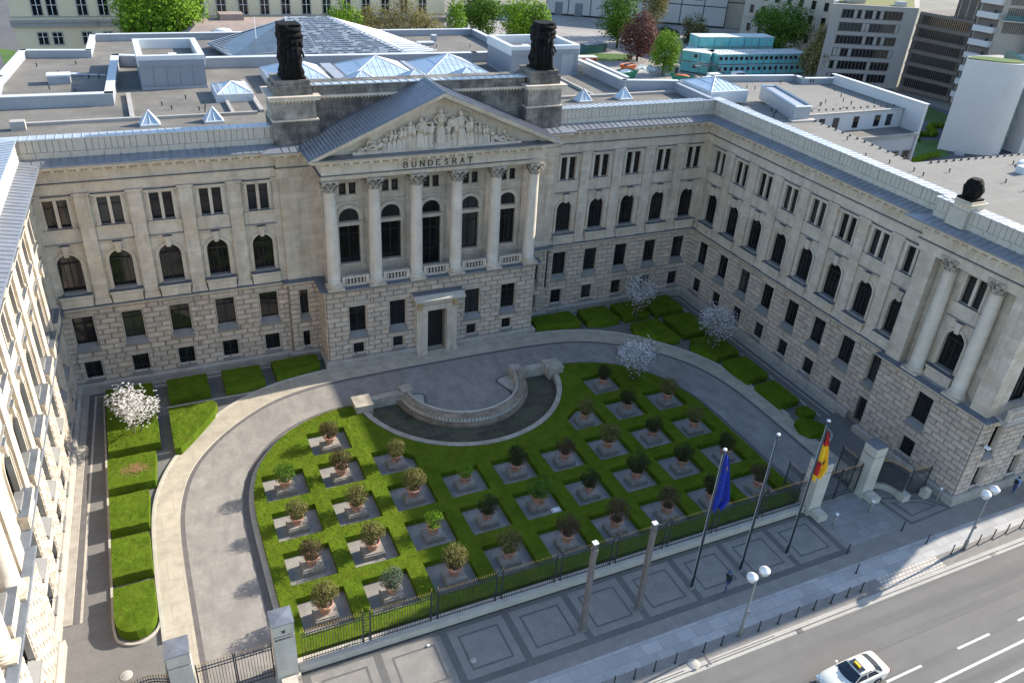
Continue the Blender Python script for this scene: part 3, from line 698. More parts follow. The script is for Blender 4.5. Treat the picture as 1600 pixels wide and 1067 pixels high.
# relief figures in the tympanum
rl = MB(); random.seed(11)
def limb(a, b, r0, r1): rl.bar(a, b, r0, STONEP, 7, r1); rl.ell(b, (r1*1.05,)*3, STONEP, 6, 5)
def fig(x, z0, h, lean=0, sit=False, arm=1):
    y = -3.95; hd = h*.085; top = z0+h
    hx = x+lean; rl.ell((hx, y-.1, top-hd), (hd*.8, hd*.85, hd*1.0), STONEP, 8, 6); rl.ell((hx, y-.02, top-hd*.7), (hd*1.0, hd*.8, hd*1.1), STONEP, 7, 5)
    sh = top-hd*2.5; hip = z0+h*(.5 if not sit else .42)
    rl.bar((x+lean*.5, y, hip), (hx, y-.05, sh), h*.10, STONEP, 8, h*.115); rl.ell((hx, y-.06, sh), (h*.15, h*.09, h*.07), STONEP, 8, 5)
    # draped lower body with folds
    n = 14; V = []; Fc = []
    prof = [(h*.10, hip+.05), (h*.15, hip-h*.12), (h*.17, z0+h*.2), (h*.21, z0)]
    for (r, z) in prof:
        for k in range(n):
            t = 2*pi*k/n; rr = r*(1+.24*sin(t*5+x*3)+.12*sin(t*9+z*3)); V.append((x+rr*cos(t)*1.0, y+.05+rr*sin(t)*.8, z))
    for j in range(3):
        for k in range(n): Fc.append((j*n+k, j*n+(k+1) % n, (j+1)*n+(k+1) % n, (j+1)*n+k))
    rl.mesh(V, Fc, STONEP, 1, True)
    for s in (-1, 1):
        el = (hx+s*h*.2, y-.12, sh-h*.12*(1 if s != arm else -.1)); limb((hx+s*h*.12, y-.05, sh), el, h*.038, h*.032); limb(el, (hx+s*h*(.12 if s != arm else .3), y-.2, el[2]-h*.1*(1 if s != arm else -.5)), h*.032, h*.025)
def figrec(x, z0, l, s):   # reclining figure
    y = -3.95; h = l*.55; rl.ell((x-s*l*.32, y-.1, z0+h*.88), (h*.14, h*.14, h*.17), STONEP, 8, 6)
    rl.bar((x-s*l*.05, y, z0+h*.25), (x-s*l*.28, y-.03, z0+h*.62), h*.24, STONEP, 8, h*.22); limb((x-s*l*.05, y-.05, z0+h*.25), (x+s*l*.25, y-.15, z0+h*.5), h*.16, h*.12); limb((x+s*l*.25, y-.15, z0+h*.5), (x+s*l*.5, y-.08, z0+h*.1), h*.12, h*.08)
    limb((x-s*l*.3, y-.1, z0+h*.6), (x-s*l*.45, y-.1, z0+h*.1), h*.09, h*.07); limb((x, y-.1, z0+h*.15), (x+s*l*.42, y-.12, z0+h*.08), h*.14, h*.09)
Z0 = 21.62
fig(.0, Z0+.35, 3.0, 0, False, 1); rl.box(-.7, .7, -4.1, -3.6, Z0, Z0+.36, STONEP); fig(2.0, Z0, 3.0, -.05, False, -1); fig(-1.9, Z0, 2.6, .12, False, 1)
rl.box(.75, 1.5, -4.1, -3.7, Z0+1.75, Z0+2.35, STONEP)
fig(-.95, Z0, 1.3, 0, True, -1); fig(1.15, Z0, 1.2, .1, True, 1)
fig(-2.9, Z0, 2.3, .1, False, -1); fig(-3.8, Z0, 1.9, .2, True, 1); fig(3.0, Z0, 2.4, -.1, False, 1); fig(3.9, Z0, 1.9, -.15, True, 1); fig(4.6, Z0, 1.6, -.1, False, -1); fig(-4.7, Z0, 1.6, .2, True, -1)
figrec(-5.8, Z0, 1.9, -1); figrec(5.7, Z0, 1.7, 1); figrec(-7.0, Z0, 1.1, -1); figrec(6.9, Z0, 1.0, 1)
for x, hh, ln in ((-.9, 2.2, .1), (.75, 2.1, 0), (-2.4, 2.0, -.1), (-3.35, 1.8, .1), (2.55, 2.0, .1), (3.45, 1.75, -.1), (-4.25, 1.5, .1), (4.3, 1.5, -.1), (-5.1, 1.2, .15), (5.1, 1.15, -.1), (1.5, 2.3, .05), (-1.45, 2.3, -.05)): fig(x, Z0, hh, ln, False, random.choice((-1, 1)))
for k in range(60):
    x = random.uniform(-6.6, 6.6); z = Z0+random.uniform(.1, max(.3, (26.0-abs(x)*sl-Z0)*.62)); rl.ell((x, -3.72, z), (random.uniform(.12, .35), .16, random.uniform(.15, .5)), STONEP, 7, 5, Matrix.Rotation(random.uniform(-.6, .6), 3, 'Y'))
rl.obj('tympanum_relief', BLD)
# ---- inscription
GLY = {'B': ['M0,0 0,1', 'C0,1 .45,1 .6,.85 .6,.68 .45,.54 0,.54', 'C0,.54 .5,.54 .68,.4 .68,.16 .5,0 0,0'], 'U': ['M0,1 0,.3', 'C0,.3 .08,.06 .34,0 .6,.06 .68,.3', 'M.68,.3 .68,1'], 'N': ['M0,0 0,1', 'M0,1 .7,0', 'M.7,0 .7,1'],
       'D': ['M0,0 0,1', 'C0,1 .4,1 .66,.8 .72,.5 .66,.2 .4,0 0,0'], 'E': ['M0,0 0,1', 'M0,1 .55,1', 'M0,.52 .45,.52', 'M0,0 .58,0', 'M.55,1 .55,.84', 'M.58,0 .58,.17'],
       'S': ['C.52,.86 .4,1 .15,1 .02,.78 .15,.58 .42,.46 .55,.24 .4,0 .15,0 .0,.14'], 'R': ['M0,0 0,1', 'C0,1 .42,1 .6,.86 .6,.66 .42,.52 0,.5', 'M.3,.5 .7,0'],
       'A': ['M0,0 .34,1', 'M.34,1 .7,0', 'M.12,.36 .56,.36'], 'T': ['M.32,0 .32,1', 'M0,1 .64,1', 'M0,1 0,.85', 'M.64,1 .64,.85'], 'X': ['M0,0 .6,1', 'M0,1 .6,0'], 'I': ['M0,0 0,1']}
SER = {'B': [(0, 0), (0, 1)], 'U': [(0, 1), (.68, 1)], 'N': [(0, 0), (.7, 1), (0, 1)], 'D': [(0, 0), (0, 1)], 'E': [(0, 0), (0, 1)], 'S': [], 'R': [(0, 0), (0, 1), (.7, 0)], 'A': [(0, 0), (.7, 0)], 'T': [(.32, 0)], 'X': [], 'I': []}
def letter(mb, ch, x0, z0, y, h, m, th=.13, T=None):
    for st in GLY[ch]:
        P = [tuple(float(q) for q in p.split(',')) for p in st[1:].split()]
        for i, (a, b) in enumerate(zip(P, P[1:])):
            w = th*h*(.55 if abs(a[0]-b[0]) > abs(a[1]-b[1]) else 1)/2
            ax = Vector((b[0]-a[0], b[1]-a[1])); ax.normalize(); nn = Vector((-ax.y, ax.x))*w; e = ax*w*.6
            A = Vector((x0+a[0]*h, z0+a[1]*h))-e; B = Vector((x0+b[0]*h, z0+b[1]*h))+e
            q = [A-nn, B-nn, B+nn, A+nn]; V = [(p.x, y, p.y) for p in q]+[(p.x, y+.04, p.y) for p in q]
            if T: V = [T(v) for v in V]
            mb.mesh(V, [(0, 1, 2, 3), (0, 4, 5, 1), (1, 5, 6, 2), (2, 6, 7, 3), (3, 7, 4, 0)], m)
    for (sx, sz) in SER[ch]:
        zz = z0+sz*h-(.05*h if sz else 0); V = [(x0+sx*h+a*.13*h, y+b, zz+c) for a in (-1, 1) for b in (0, .04) for c in (0, .05*h)]
        if T: V = [T(v) for v in V]
        mb.mesh(V, [(0, 1, 3, 2), (4, 6, 7, 5), (0, 4, 5, 1), (2, 3, 7, 6), (0, 2, 6, 4), (1, 5, 7, 3)], m)
for i, ch in enumerate('BUNDESRAT'):
    l = MB(); letter(l, ch, -3.33+i*.775, 19.80, -3.83, .50, LETTER, .18); l.obj('letter', BLD)
# ---- main door with frame and canopy
df = MB()
for s in (-1, 1):
    df.box(*sorted((s*1.02, s*1.6)), -4.02, -3.3, .12, 5.6, STONEP); df.box(*sorted((s*1.6, s*2.15)), -4.2, -3.3, 0, .5, STONEP); df.box(*sorted((s*1.6, s*2.15)), -3.95, -3.3, .5, 5.9, STONEP); df.box(*sorted((s*.97, s*2.15)), -4.25, -3.44, 0, .12, STONEP)
    df.box(*sorted((s*1.65, s*2.05)), -4.3, -3.6, 5.3, 6.3, mat('ochre_stone', (.42, .30, .16), .9) if s == -1 else MATS['ochre_stone'])
df.box(-1.018, 1.018, -4.018, -3.3, 4.98, 5.6, STONEP); df.box(-1.598, 1.598, -3.9, -3.3, 5.602, 6.3, STONEP); df.box(-2.3, 2.35, -4.55, -3.3, 6.302, 6.42, STONEP)
df.mesh([(x, y, z) for x in (-2.55, 2.65) for (y, z) in ((-4.9, 6.43), (-4.9, 6.60), (-4.15, 6.86), (-3.3, 7.0), (-3.3, 6.43))], [(0, 1, 6, 5), (1, 2, 7, 6), (0, 4, 3, 2, 1), (5, 6, 7, 8, 9)], KERB); df.mesh([(x, y, z) for x in (-2.55, 2.65) for (y, z) in ((-4.15, 6.862), (-3.3, 7.02))], [(0, 1, 3, 2)], FLASH)
df.box(-1.0, 1.0, -3.3, -2.3, .0, .1, STONEP)
df.obj('door_surround', BLD)
dd = MB(); dd.box(-.97, .97, -2.75, -2.65, .05, 4.96, FRAME)
for s in (-1, 1):
    for z in (.3, 1.9, 3.5): dd.box(*sorted((s*.1, s*.85)), -2.79, -2.74, z, z+1.3, FRAME)
dd.obj('entrance_door', BLD)
for s in (-1, 1): 
    pass
sd = MB(); sd.T = F['rw'].T; u = bays['rw'][-1]; sd.box(u-.7, u+.7, .35, .42, .3, 2.88, FRAME); 
for k in range(7): sd.bar((u-.6+k*.2, .33, .3), (u-.6+k*.2, .33, 2.86), .015, IRON)
sd.T = None; sd.obj('side_door', BLD)
# ---- attic wall and its two pedestals
at = MB(); YA = .35
at.box(-10.1, 10.1, YA, YA+2.2, 21.4, 25.30, DSTONE); at.box(-10.1, 10.1, YA-.35, YA+2.2, 25.302, 25.5, STONEP); at.box(-10.1, 10.1, YA-.12, YA+2.2, 25.502, 26.3, DSTONE)
at.box(-10.1, 10.1, YA-.1, YA, 21.4, 23.4, DSTONE)
for k in range(60): at.box(-9.9+k*.33, -9.75+k*.33, YA-.12, YA, 25.12, 25.3, STONEP)
at.obj('attic_wall', BLD)
for s in (-1, 1):
    at = MB(); c = s*11.92
    at.box(c-1.95, c+1.95, -.75, 3.0, 21.3, 23.6, DSTONE); at.box(c-1.98, c+1.98, -.78, 3.0, 23.602, 23.72, STONEP); at.box(c-1.8, c+1.8, -.6, 2.9, 23.722, 25.35, DSTONE2); at.box(c-2.1, c+2.1, -.95, 3.1, 25.352, 25.62, STONEP); at.box(c-2.2, c+2.2, -1.05, 3.15, 25.622, 25.72, STONEP)
    at.box(c-1.62, c+1.62, -.5, 2.8, 25.722, 26.5, DSTONE); at.box(c-1.45, c+1.45, -.38, 2.6, 26.502, 26.92, DSTONE)
    for k in range(12): at.box(c-1.75+k*.3, c-1.6+k*.3, -.72, -.6, 25.15, 25.35, STONEP)
    at.obj('attic_pedestal', BLD)
ac = MB(); apath = [(-10.3, YA-.12), (10.3, YA-.12)]
ac.sweep(apath, [(.12, 26.3), (.12, 26.38), (-2.4, 26.2), (-2.4, 26.0)], ZINC); seams(ac, apath, (.1, 26.385), (-2.35, 26.2), .75, ZINC); ac.obj('attic_coping', BLD)
# ---- flat roofs
ro = MB(); ZR = 22.15
def slab(poly, z, m, zb=21.0): ro.prism(poly, zb, z, m, bottom=False)
slab([(-W-.9+.0, .5), (W+.8, .5), (W+.8, 8), (27, 9.5), (27, 19), (22.3, 33.5), (22.3, 43.4), (-27.3, 43.4), (-27.8, 34.2), (-34.3, 34.9), (-35.6, 22.6), (-35.2, .5)], ZR, FELT)
slab([(W+.3, .3), (41.5, .3), (41.5, -13), (40.5, -20.5), (62, -21.5), (62, YE+.3), (XP+.4, YE+.3), (XP+.4, YP-.3), (W+.3, YP-.3)], ZR+.004, FELT2)
slab([(W+.6, .35), (W+.6, 8.0), (42, 12.3), (54.1, 10.8), (53.8, 9.3), (58.4, 8.6), (58.1, -3.4), (41, -3.4)], ZR-.30, FELT2, 0); slab([(W+.6, -3.4), (41.2, -3.4), (41.2, .0), (W+.6, .0)], ZR-.05, FELT2)
slab([(-60, YE+.3), (P_L[1][0]-.4, YE+.3), (P_L[2][0]-.4, YP-.3), (P_L[3][0]-.4, YP-.3), (-W-.4, 0.5), (-48, .5), (-60, -10)], ZR+.002, FELT2)
ro.obj('flat_roof', BLD)
bw = MB()   # rear walls of the roof blocks
bw.face([(27, 9.5, 0), (27, 19, 0), (27, 19, 22), (27, 9.5, 22)], WREND); bw.obj('rear_wall', BLD); bw = MB()
bw.box(41.2, 58.0, -3.55, -3.42, 15, 21.80, WREND); bw.box(41.2, 58.0, -3.7, -3.40, 21.802, 21.92, KERBW); bw.obj('rear_wall', BLD); bw = MB(); bw.box(44, 58.05, -6.2, -3.56, 0, 19.5, WREND); bw.box(43.9, 58.0, -6.3, -3.56, 19.5, 19.72, FELT); bw.box(43.9, 58.1, -6.45, -6.305, 19.42, 19.78, KERBW); bw.obj('annexe_wall', BLD); bw = MB()
bw.mesh([(58.1, -6.3, 0), (58.5, -6.3, 0), (58.8, 8.6, 0), (58.4, 8.6, 0), (58.1, -6.3, 22.95), (58.5, -6.3, 22.95), (58.8, 8.6, 22.95), (58.4, 8.6, 22.95)], [(0, 3, 7, 4), (1, 5, 6, 2), (4, 7, 6, 5), (0, 4, 5, 1)], WREND)
bw.obj('end_wall', BLD)
for x, w in ((45.2, .8), (47.3, .85), (50.4, .8), (53.7, .85), (55.6, .85)):
    o = MB(); o.box(x, x+w, -3.60, -3.50, 20.0, 21.3, FRAME); q = o.obj('rear_window', BLD)
    g = MB(); g.face([(x+.06, -3.605, 20.06), (x+w-.06, -3.605, 20.06), (x+w-.06, -3.605, 21.24), (x+.06, -3.605, 21.24)], GLASS); g.obj('pane', q)
for x in (54.8, 56.6):
    o = MB(); o.box(x, x+1.3, -6.26, -6.18, 15.8, 17.8, GREYST); q = o.obj('rear_window', BLD); g = MB(); g.face([(x+.12, -6.27, 15.9), (x+1.18, -6.27, 15.9), (x+1.18, -6.27, 17.7), (x+.12, -6.27, 17.7)], GLASS); g.obj('pane', q)
wp = MB()   # white parapets on the roof
def par_(pts, h0, h1, t=.35, m=CLAD, top=WHITEM, zb=None):
    for a, b in zip(pts, pts[1:]):
        a = Vector(a); b = Vector(b); u = (b-a).normalized(); c = (a+b)/2
        wp.obox(c, u, 0, (b-a).length/2+t*.5, t*.5, h0, h1-.08, m); wp.obox(c, u, 0, (b-a).length/2+t*.5+.06, t*.5+.1, h1-.08, h1, top)
par_([(-35.6, 13.2), (-35.7, 22.6), (-34.3, 34.9), (-27.8, 34.2), (-27.3, 43.4), (22.3, 43.4), (22.3, 33.5), (27.1, 19)], 21.5, 23.0, .45)
par_([(-35.2, 13.4), (-26.2, 13.2), (-25.2, 29.8), (-16.5, 27.3), (15.5, 26.2), (22, 26.2)], 21.9, 23.3, .6)
par_([(27.1, 20), (27.1, 9.2), (33.3, 7.9)], 21.9, 23.4, .45); par_([(28.3, 20), (28.3, 10.6)], 20.5, 23.4, .3)
par_([(33.3, 7.9), (33.0, .9)], 22.0, 23.2, .4, CLAD, CLAD); par_([(33.3, 7.9), (42.0, 12.4), (54.2, 10.9), (53.9, 9.3), (58.6, 8.7)], 21.7, 22.6, .4)
par_([(58.62, 8.7), (58.3, -6.1)], 22.95, 23.05, .45, WREND)
wp.obj('roof_parapet', BLD)
PHC = mat('dark_cladding', (.24, .26, .295), .5, .06, .5, metal=.2)
def penth(x0, x1, y0, y1, zt):
    ph = MB()
    ph.box(x0, x1, y0, y1, 21.9, zt-1.0, PHC)
    n = 5
    for k in range(n): ph.box(x0+(x1-x0)*k/n+.02, x0+(x1-x0)*(k+1)/n-.02, y0-.04, y0, 22.5, zt-.42, PHC)
    ph.box(x0-.06, x1+.06, y0-.08, y1+.06, 21.9, 22.4, CLAD)
    for a in ((x0-.1, x1+.1, y0-.1, y0+.5), (x0-.1, x1+.1, y1-.5, y1+.1), (x0-.1, x0+.5, y0+.5, y1-.5), (x1-.5, x1+.1, y0+.5, y1-.5)): ph.box(*a, zt-1.0, zt, WHITEM if a[2] > y0-.2 and a[3] < y0+.6 or True else CLAD)
    ph.box(x0+.5, x1-.5, y0+.5, y1-.5, zt-1.1, zt-.96, FELT); ph.box(x0+3, x0+3.8, y0+3, y0+3.8, zt-.96, zt-.5, WHITEM)
    for a in ((x0+.02, x1-.02, y0-.1, y0-.02),): ph.box(a[0], a[1], y0-.16, y0-.10, zt-1.0, zt-.42, PHC)
    o = ph.obj('penthouse', BLD)
    if x0 > 0: q = MB(); q.box(23.2, 24.8, 17.42, 17.5, 22.4, 24.8, CLAD); q.obj('penthouse_door', o)
penth(-23.2, -17.1, 18.3, 27.0, 25.4); penth(16.6, 25.5, 17.5, 24.5, 25.6);
for a in ((-24.6, -13.9, 7.4, 7.7), (-33.5, -24.6, 7.4, 7.8), (-24.8, -24.4, 7.7, 16.5), (-16.2, -15.9, 7.7, 16.0), (14.2, 33.2, 7.0, 7.4), (22.0, 22.3, 7.4, 16), (-13.6, -13.2, 8, 20)): kb = MB(); kb.box(*a, 22.1, 22.42, GREYST); kb.obj('roof_kerb', BLD)
kb = MB(); kb.box(-33.9, -32.8, 6.2, 7.0, 22.1, 22.9, GREYST); kb.obj('roof_box', BLD)
def pyramid(x, y, a, b, z0, zc, h, name='roof_skylight'):
    c = MB(); c.box(x-a, x+a, y-b, y+b, 22.1, zc, WHITEM); o = c.obj(name, BLD)
    g = MB(); V = [(x-a+.1, y-b+.1, zc+.01), (x+a-.1, y-b+.1, zc+.01), (x+a-.1, y+b-.1, zc+.01), (x-a+.1, y+b-.1, zc+.01), (x, y, zc+h)]; g.mesh(V, [(0, 1, 4), (1, 2, 4), (2, 3, 4), (3, 0, 4)], GLASSB); g.obj('pane', o)
    b_ = MB(); ap = Vector(V[4])
    for i in range(4):
        A = Vector(V[i]); B = Vector(V[(i+1) % 4]); b_.bar(A, ap, .06, WHITEM); b_.bar(A, B, .07, WHITEM); n = max(1, int((B-A).length/.62))
        for k in range(1, n):
            e = A.lerp(B, k/n); t = 1-abs(2*k/n-1); b_.bar(e, A.lerp(ap, t) if k/n < .5 else (B.lerp(ap, t)), .035, WHITEM)
        if a > 2: b_.bar(A.lerp(ap, .5), B.lerp(ap, .5), .04, WHITEM)
    b_.obj('glazing_bars', o)
for x in (-23.3, -18.0, 20.0, 25.1): pyramid(x, 5.9, .85, .75, 22.1, 22.3, 1.15)
pyramid(-15.2, 14.4, 1.75, 2.3, 22.1, 22.9, .7)
pyramid(36.5, 5.0, 2.6, 3.0, 22.1, 23.4, .9)
for x, y, a, b in ((-7.9, 19.0, 3.2, 3.9), (1.0, 19.8, 3.9, 3.6), (9.6, 19.8, 3.9, 3.6), (-2.3, 13.2, 2.5, 2.3), (3.4, 13.0, 2.5, 2.3), (9.3, 13.0, 2.5, 2.3)): pyramid(x, y, a, b, 22.1, 23.0, 1.5)
for x0, x1, y0, y1 in ((-4.4, -3.2, 11, 23.5), (5.0, 5.6, 16, 23.5), (5.5, 6.1, 10.6, 15.6), (.2, .7, 10.8, 15.5)): wk = MB(); wk.box(x0, x1, y0, y1, 22.9, 23.1, CLAD); wk.obj('roof_walkway', BLD)
# big ribbed glass roof
gr = MB(); V3 = lambda *p: Vector(p)
P0, P1, P2, P3, P4, P5 = V3(-15, 37, 22.9), V3(-13.4, 28.4, 22.9), V3(-6.8, 28.2, 22.9), V3(7.4, 27.9, 22.9), V3(11.8, 29.5, 22.9), V3(8.5, 42.5, 22.9); B0, B1 = V3(-5.2, 38.2, 25.5), V3(.2, 38.6, 25.5); P6 = V3(-9, 42.8, 22.9)
gr.face([P2, P3, B1, B0], GLASSR); gr.face([P1, P2, B0, P0], GLASSR); gr.face([P3, P4, P5, B1], ZINC); gr.face([P5, P6, B0, B1], GLASSR); gr.face([P6, P0, B0], GLASSR)
gobj = gr.obj('ribbed_glass_roof', BLD); rbb = MB(); random.seed(5)
for k in range(20):
    t = k/20; a = P2.lerp(B0, t); b = P3.lerp(B1, t); L_ = (b-a).length; x = .1
    rbb.bar(a+V3(0, 0, .2), b+V3(0, 0, .2), .04, ZINC)
    while x < L_-.4:
        w = random.uniform(.3, 1.2); p = a+(b-a)*(x/L_); q = a+(b-a)*(min(L_, x+w)/L_)
        if random.random() < .45: rbb.face([p+V3(0, .2, .25), q+V3(0, .2, .25), q+V3(0, .34, .30), p+V3(0, .34, .30)], ZINC)
        x += w+random.uniform(.1, .8)
for k in range(9): t = k/8; rbb.bar(P2.lerp(P3, t)+V3(0, 0, .18), B0.lerp(B1, t)+V3(0, 0, .18), .05, ZINC)
for k in range(13):
    t = (k+.3)/13; p = P1.lerp(P0, t); q = P2.lerp(B0, t); w = V3(.10, .42, .12); rbb.face([p+V3(0, 0, .12), q+V3(0, 0, .12), q+w, p+w], ZINC)
for k in range(16): t = k/15; rbb.bar(P4.lerp(P5, t)+V3(0, 0, .1), P3.lerp(B1, t)+V3(0, 0, .1), .05, WHITEM)
rbb.obj('roof_ribs', gobj)
for (x, y, a, b, h) in ((-30.6, 22.6, 1.0, .7, .9), (-29.8, 25.5, .9, .25, .25), (12.9, 37, 1.1, .5, .4), (14.8, 39, .3, .3, .9)): vb = MB(); vb.box(x-a, x+a, y-b, y+b, 22.1, 22.0+h, CLAD); vb.box(x-a-.06, x+a+.06, y-b-.06, y+b+.06, 22.0+h, 22.15+h, WHITEM); vb.obj('roof_vent', BLD)
vb = MB(); vb.bar((-28.9, 25.4, 22.3), (-26.4, 24.6, 22.3), .08, WHITEM); vb.obj('roof_pipe', BLD)
ve = MB(); Vv = ((38.6, -6.0), (40.6, -6.0), (43.6, 3.2), (41.6, 3.2)); ve.prism([(38.9, -5.9), (40.9, -6.1), (43.4, 2.6), (41.7, 3.0)], 22.1, 23.5, CLAD, bottom=False)
for a, b in zip([(38.9, -5.9), (40.9, -6.1), (43.4, 2.6), (41.7, 3.0)], [(40.9, -6.1), (43.4, 2.6), (41.7, 3.0), (38.9, -5.9)]): ve.bar((*a, 23.6), (*b, 23.6), .12, ZINC)
ve.prism([(38.2, -6.6), (41.4, -6.8), (41.6, -6.0), (38.6, -5.6)], 22.1, 22.3, GREYST); ve.obj('ventilation_box', BLD)
vr = MB(); vr.lathe((51.6, -25, 22.1), [(1.6, 0), (1.6, .35), (1.5, .45), (0.01, .5)], WHITEM, 24); vr.box(48.2, 49.2, -26, -25.2, 22.1, 22.8, WHITEM); vr.obj('round_roof_vent', BLD)
rr = MB(); random.seed(3); RP = None
for (x0, x1, y0, y1, n) in ((-33, -27, 16, 33, 9), (-26, 20, 29, 42, 12), (34, 40, -28, -2, 10), (43, 57, -2, 9, 16), (34, 58, -38, -23, 18), (15, 21, 8, 14, 5), (-23, -17, 9, 16, 6)):
    for k in range(n):
        x = random.uniform(x0, x1); y = random.uniform(y0, y1)
        if RP is None: q = MB(); q.lathe((0, 0, 0), [(.05, 0), (.05, .35), (.09, .36), (.09, .42), (0.01, .45)], IRON, 6); RP = q.obj('roof_pipe', BLD); o = RP
        else: o = RP.copy(); COL.objects.link(o)
        o.location = (x, y, 22.1)
for k in range(22): rr.box(42+k*.98, 42.15+k*.98, -21.2+k*-.03, -21.05+k*-.03, 22.15, 22.35, IRON)
for k in range(16): rr.box(41.3-.06*k, 41.45-.06*k, -3.8-k*1.05, -3.65-k*1.05, 22.15, 22.35, IRON)
for k in range(14): rr.box(43+k*1.05, 43.15+k*1.05, -3.2, -3.05, 22.1, 22.28, IRON)
o = rr.obj('snow_guard', BLD); o['kind'] = 'stuff'
sb = MB(); sb.box(31.9, 33.4, -33.2, -31.7, 23.0, 23.75, STONEP); sb.box(31.7, 33.6, -33.4, -31.5, 23.5, 23.62, STONEP); sb.box(31.75, 33.0, -33.2, -31.6, 21.6, 23.0, PANEL); sb.obj('roof_pedestal', BLD)
for (x, y) in ((13.95, -.15),):
    q = MB(); q.bar((x, -.35, 8.0), (x, -.35, 3.6), .09, IRON, 8); q.obj('downpipe', BLD)
# the street front steps back further east
ex = MB(); ex.box(61.0, 130, -38.3, -20, 0, 21.6, STONE); ex.sweep([(61, -38.3), (130, -38.3)], [(0, 18.66)]+ENT[1:], STONEP); ex.box(61, 130, -38.3, -38.0, 21.6, 23.1, PANEL)
for k in range(12): ex.box(63+k*4.5, 64.6+k*4.5, -38.34, -38.2, 4.5, 7.5, GLASS); ex.box(63+k*4.5, 64.6+k*4.5, -38.34, -38.2, 10, 13.4, GLASS)
ex.obj('east_wing', BLD)
# ================================================================== SCULPTURES ON THE ROOF
def sculpture(c, hx, hy, h, seed, name, label, bust=False):
    mb = MB(); nu, nv = 44, 40
    V = []; Fc = []
    for j in range(nv+1):
        v = j/nv; z = h*v
        for i in range(nu):
            t = 2*pi*i/nu; ct, st = cos(t), sin(t); k = 1/max(abs(ct), abs(st)); k = min(k, 1.32)
            if bust: k = 1.0
            x, y = ct*k*hx, st*k*hy
            nz = noise.noise(Vector((x*1.3+seed, y*1.3, z*1.6)))*.30+noise.noise(Vector((x*3+seed, y*3, z*3.4)))*.14
            fold = .09*sin(t*9+3*noise.noise(Vector((seed, z*.8, 0))))*(1 if v < .62 else .2)
            ridge = .20*max(0, sin((v*h*2.6+noise.noise(Vector((t, seed, 0)))*.7)))*(1 if v > .55 else .15)
            s = 1+nz*.55+fold*.6+ridge*.5-.06
            s *= (1.04-.03*sin(v*pi)) if not bust else (.75+.5*sin(min(1, v*1.25)*pi*.8))*(1 if v < .85 else (1-(v-.85)*2.2))
            V.append((c[0]+x*s, c[1]+y*s, c[2]+z))
    for j in range(nv):
        for i in range(nu): Fc.append((j*nu+i, j*nu+(i+1) % nu, (j+1)*nu+(i+1) % nu, (j+1)*nu+i))
    Fc.append(tuple(nv*nu+i for i in range(nu))); mb.mesh(V, Fc, BRONZE, 1, False)
    root = empty(name, c, label, 'sculpture', None); mb.T = None
    mb.v = [(x-c[0], y-c[1], z-c[2]) for x, y, z in mb.v]; mb.obj('figure_group', root)
    b = MB(); b.box(-hx*1.12, hx*1.12, -hy*1.12, hy*1.12, -.0, .16, BRONZE); b.obj('sculpture_base', root)
    if not bust:
        f = MB(); random.seed(int(seed))
        for (x, z0, lean) in ((-.45*hx, .2, .1), (.05*hx, .2, 0), (.55*hx, .2, -.1)):   # figures standing against the front of the block
            y = -hy*1.02; hh = h*random.uniform(.55, .72)
            f.ell((x+lean, y-.05, z0+hh), (.19, .2, .24), BRONZE, 8, 6); f.bar((x, y, z0), (x+lean, y, z0+hh-.3), .34, BRONZE, 9, .24); f.ell((x+lean, y, z0+hh-.45), (.42, .24, .25), BRONZE, 8, 6)
            f.bar((x+lean-.35, y-.05, z0+hh-.45), (x-.3, y-.15, z0+hh*.45), .1, BRONZE, 6); f.bar((x+lean+.35, y-.05, z0+hh-.45), (x+.45, y-.2, z0+hh*.6), .1, BRONZE, 6)
        for z in (.70, .80, .9): f.bar((-hx*.95, -hy*.95, h*z), (hx*.95, -hy*1.0, h*(z+.02)), .17, BRONZE, 7)
        f.obj('standing_figure', root)
    return root
sculpture((-11.72, .95, 26.92), .90, .95, 4.35, 3.3, 'rooftop_sculpture', 'blackened stone figure group on the attic pedestal left of the pediment')
sculpture((12.0, .95, 26.92), .88, .95, 4.2, 8.1, 'rooftop_sculpture', 'blackened stone figure group on the attic pedestal right of the pediment')
sculpture((32.6, -32.4, 23.75), .62, .6, 1.6, 5.7, 'rooftop_bust', 'small dark rounded sculpture on the parapet pedestal of the right wing', True)

# ================================================================== GROUND
def st(o): o['kind'] = 'structure'; return o
def catmull(P, n=6):
    out = []
    for i in range(len(P)-1):
        p0 = P[max(0, i-1)]; p1 = P[i]; p2 = P[i+1]; p3 = P[min(len(P)-1, i+2)]
        for k in range(n):
            t = k/n; out.append(tuple(.5*((2*p1[j])+(-p0[j]+p2[j])*t+(2*p0[j]-5*p1[j]+4*p2[j]-p3[j])*t*t+(-p0[j]+3*p1[j]-3*p2[j]+p3[j])*t**3) for j in (0, 1)))
    out.append(P[-1]); return out
def offs(path, d):
    out = []
    for i in range(len(path)):
        p = Vector(path[i]); a = (p-Vector(path[i-1])).normalized() if i else None; b = (Vector(path[i+1])-p).normalized() if i < len(path)-1 else None
        a = a or b; b = b or a; t = (a+b).normalized(); n = Vector((t.y, -t.x)); q = p+n*d; out.append((q.x, q.y))
    return out
CX = -.3
def mir(P): return [(2*CX-x, y) for x, y in reversed(P)]
g = MB(); g.box(-700, 900, -400, 1200, -1.2, -.16, GRND); st(g.obj('ground'))
g = MB(); g.face([(-200, -60, -.12), (300, -60, -.12), (300, -45.95, -.12), (-200, -45.95, -.12)], ASPH); st(g.obj('road'))
g = MB(); g.box(-130, 180, -45.55, -36.9, -.16, 0, PAVE); g.box(-130, 180, -45.85, -45.553, -.16, 0.0, KERBW); st(g.obj('pavement'))
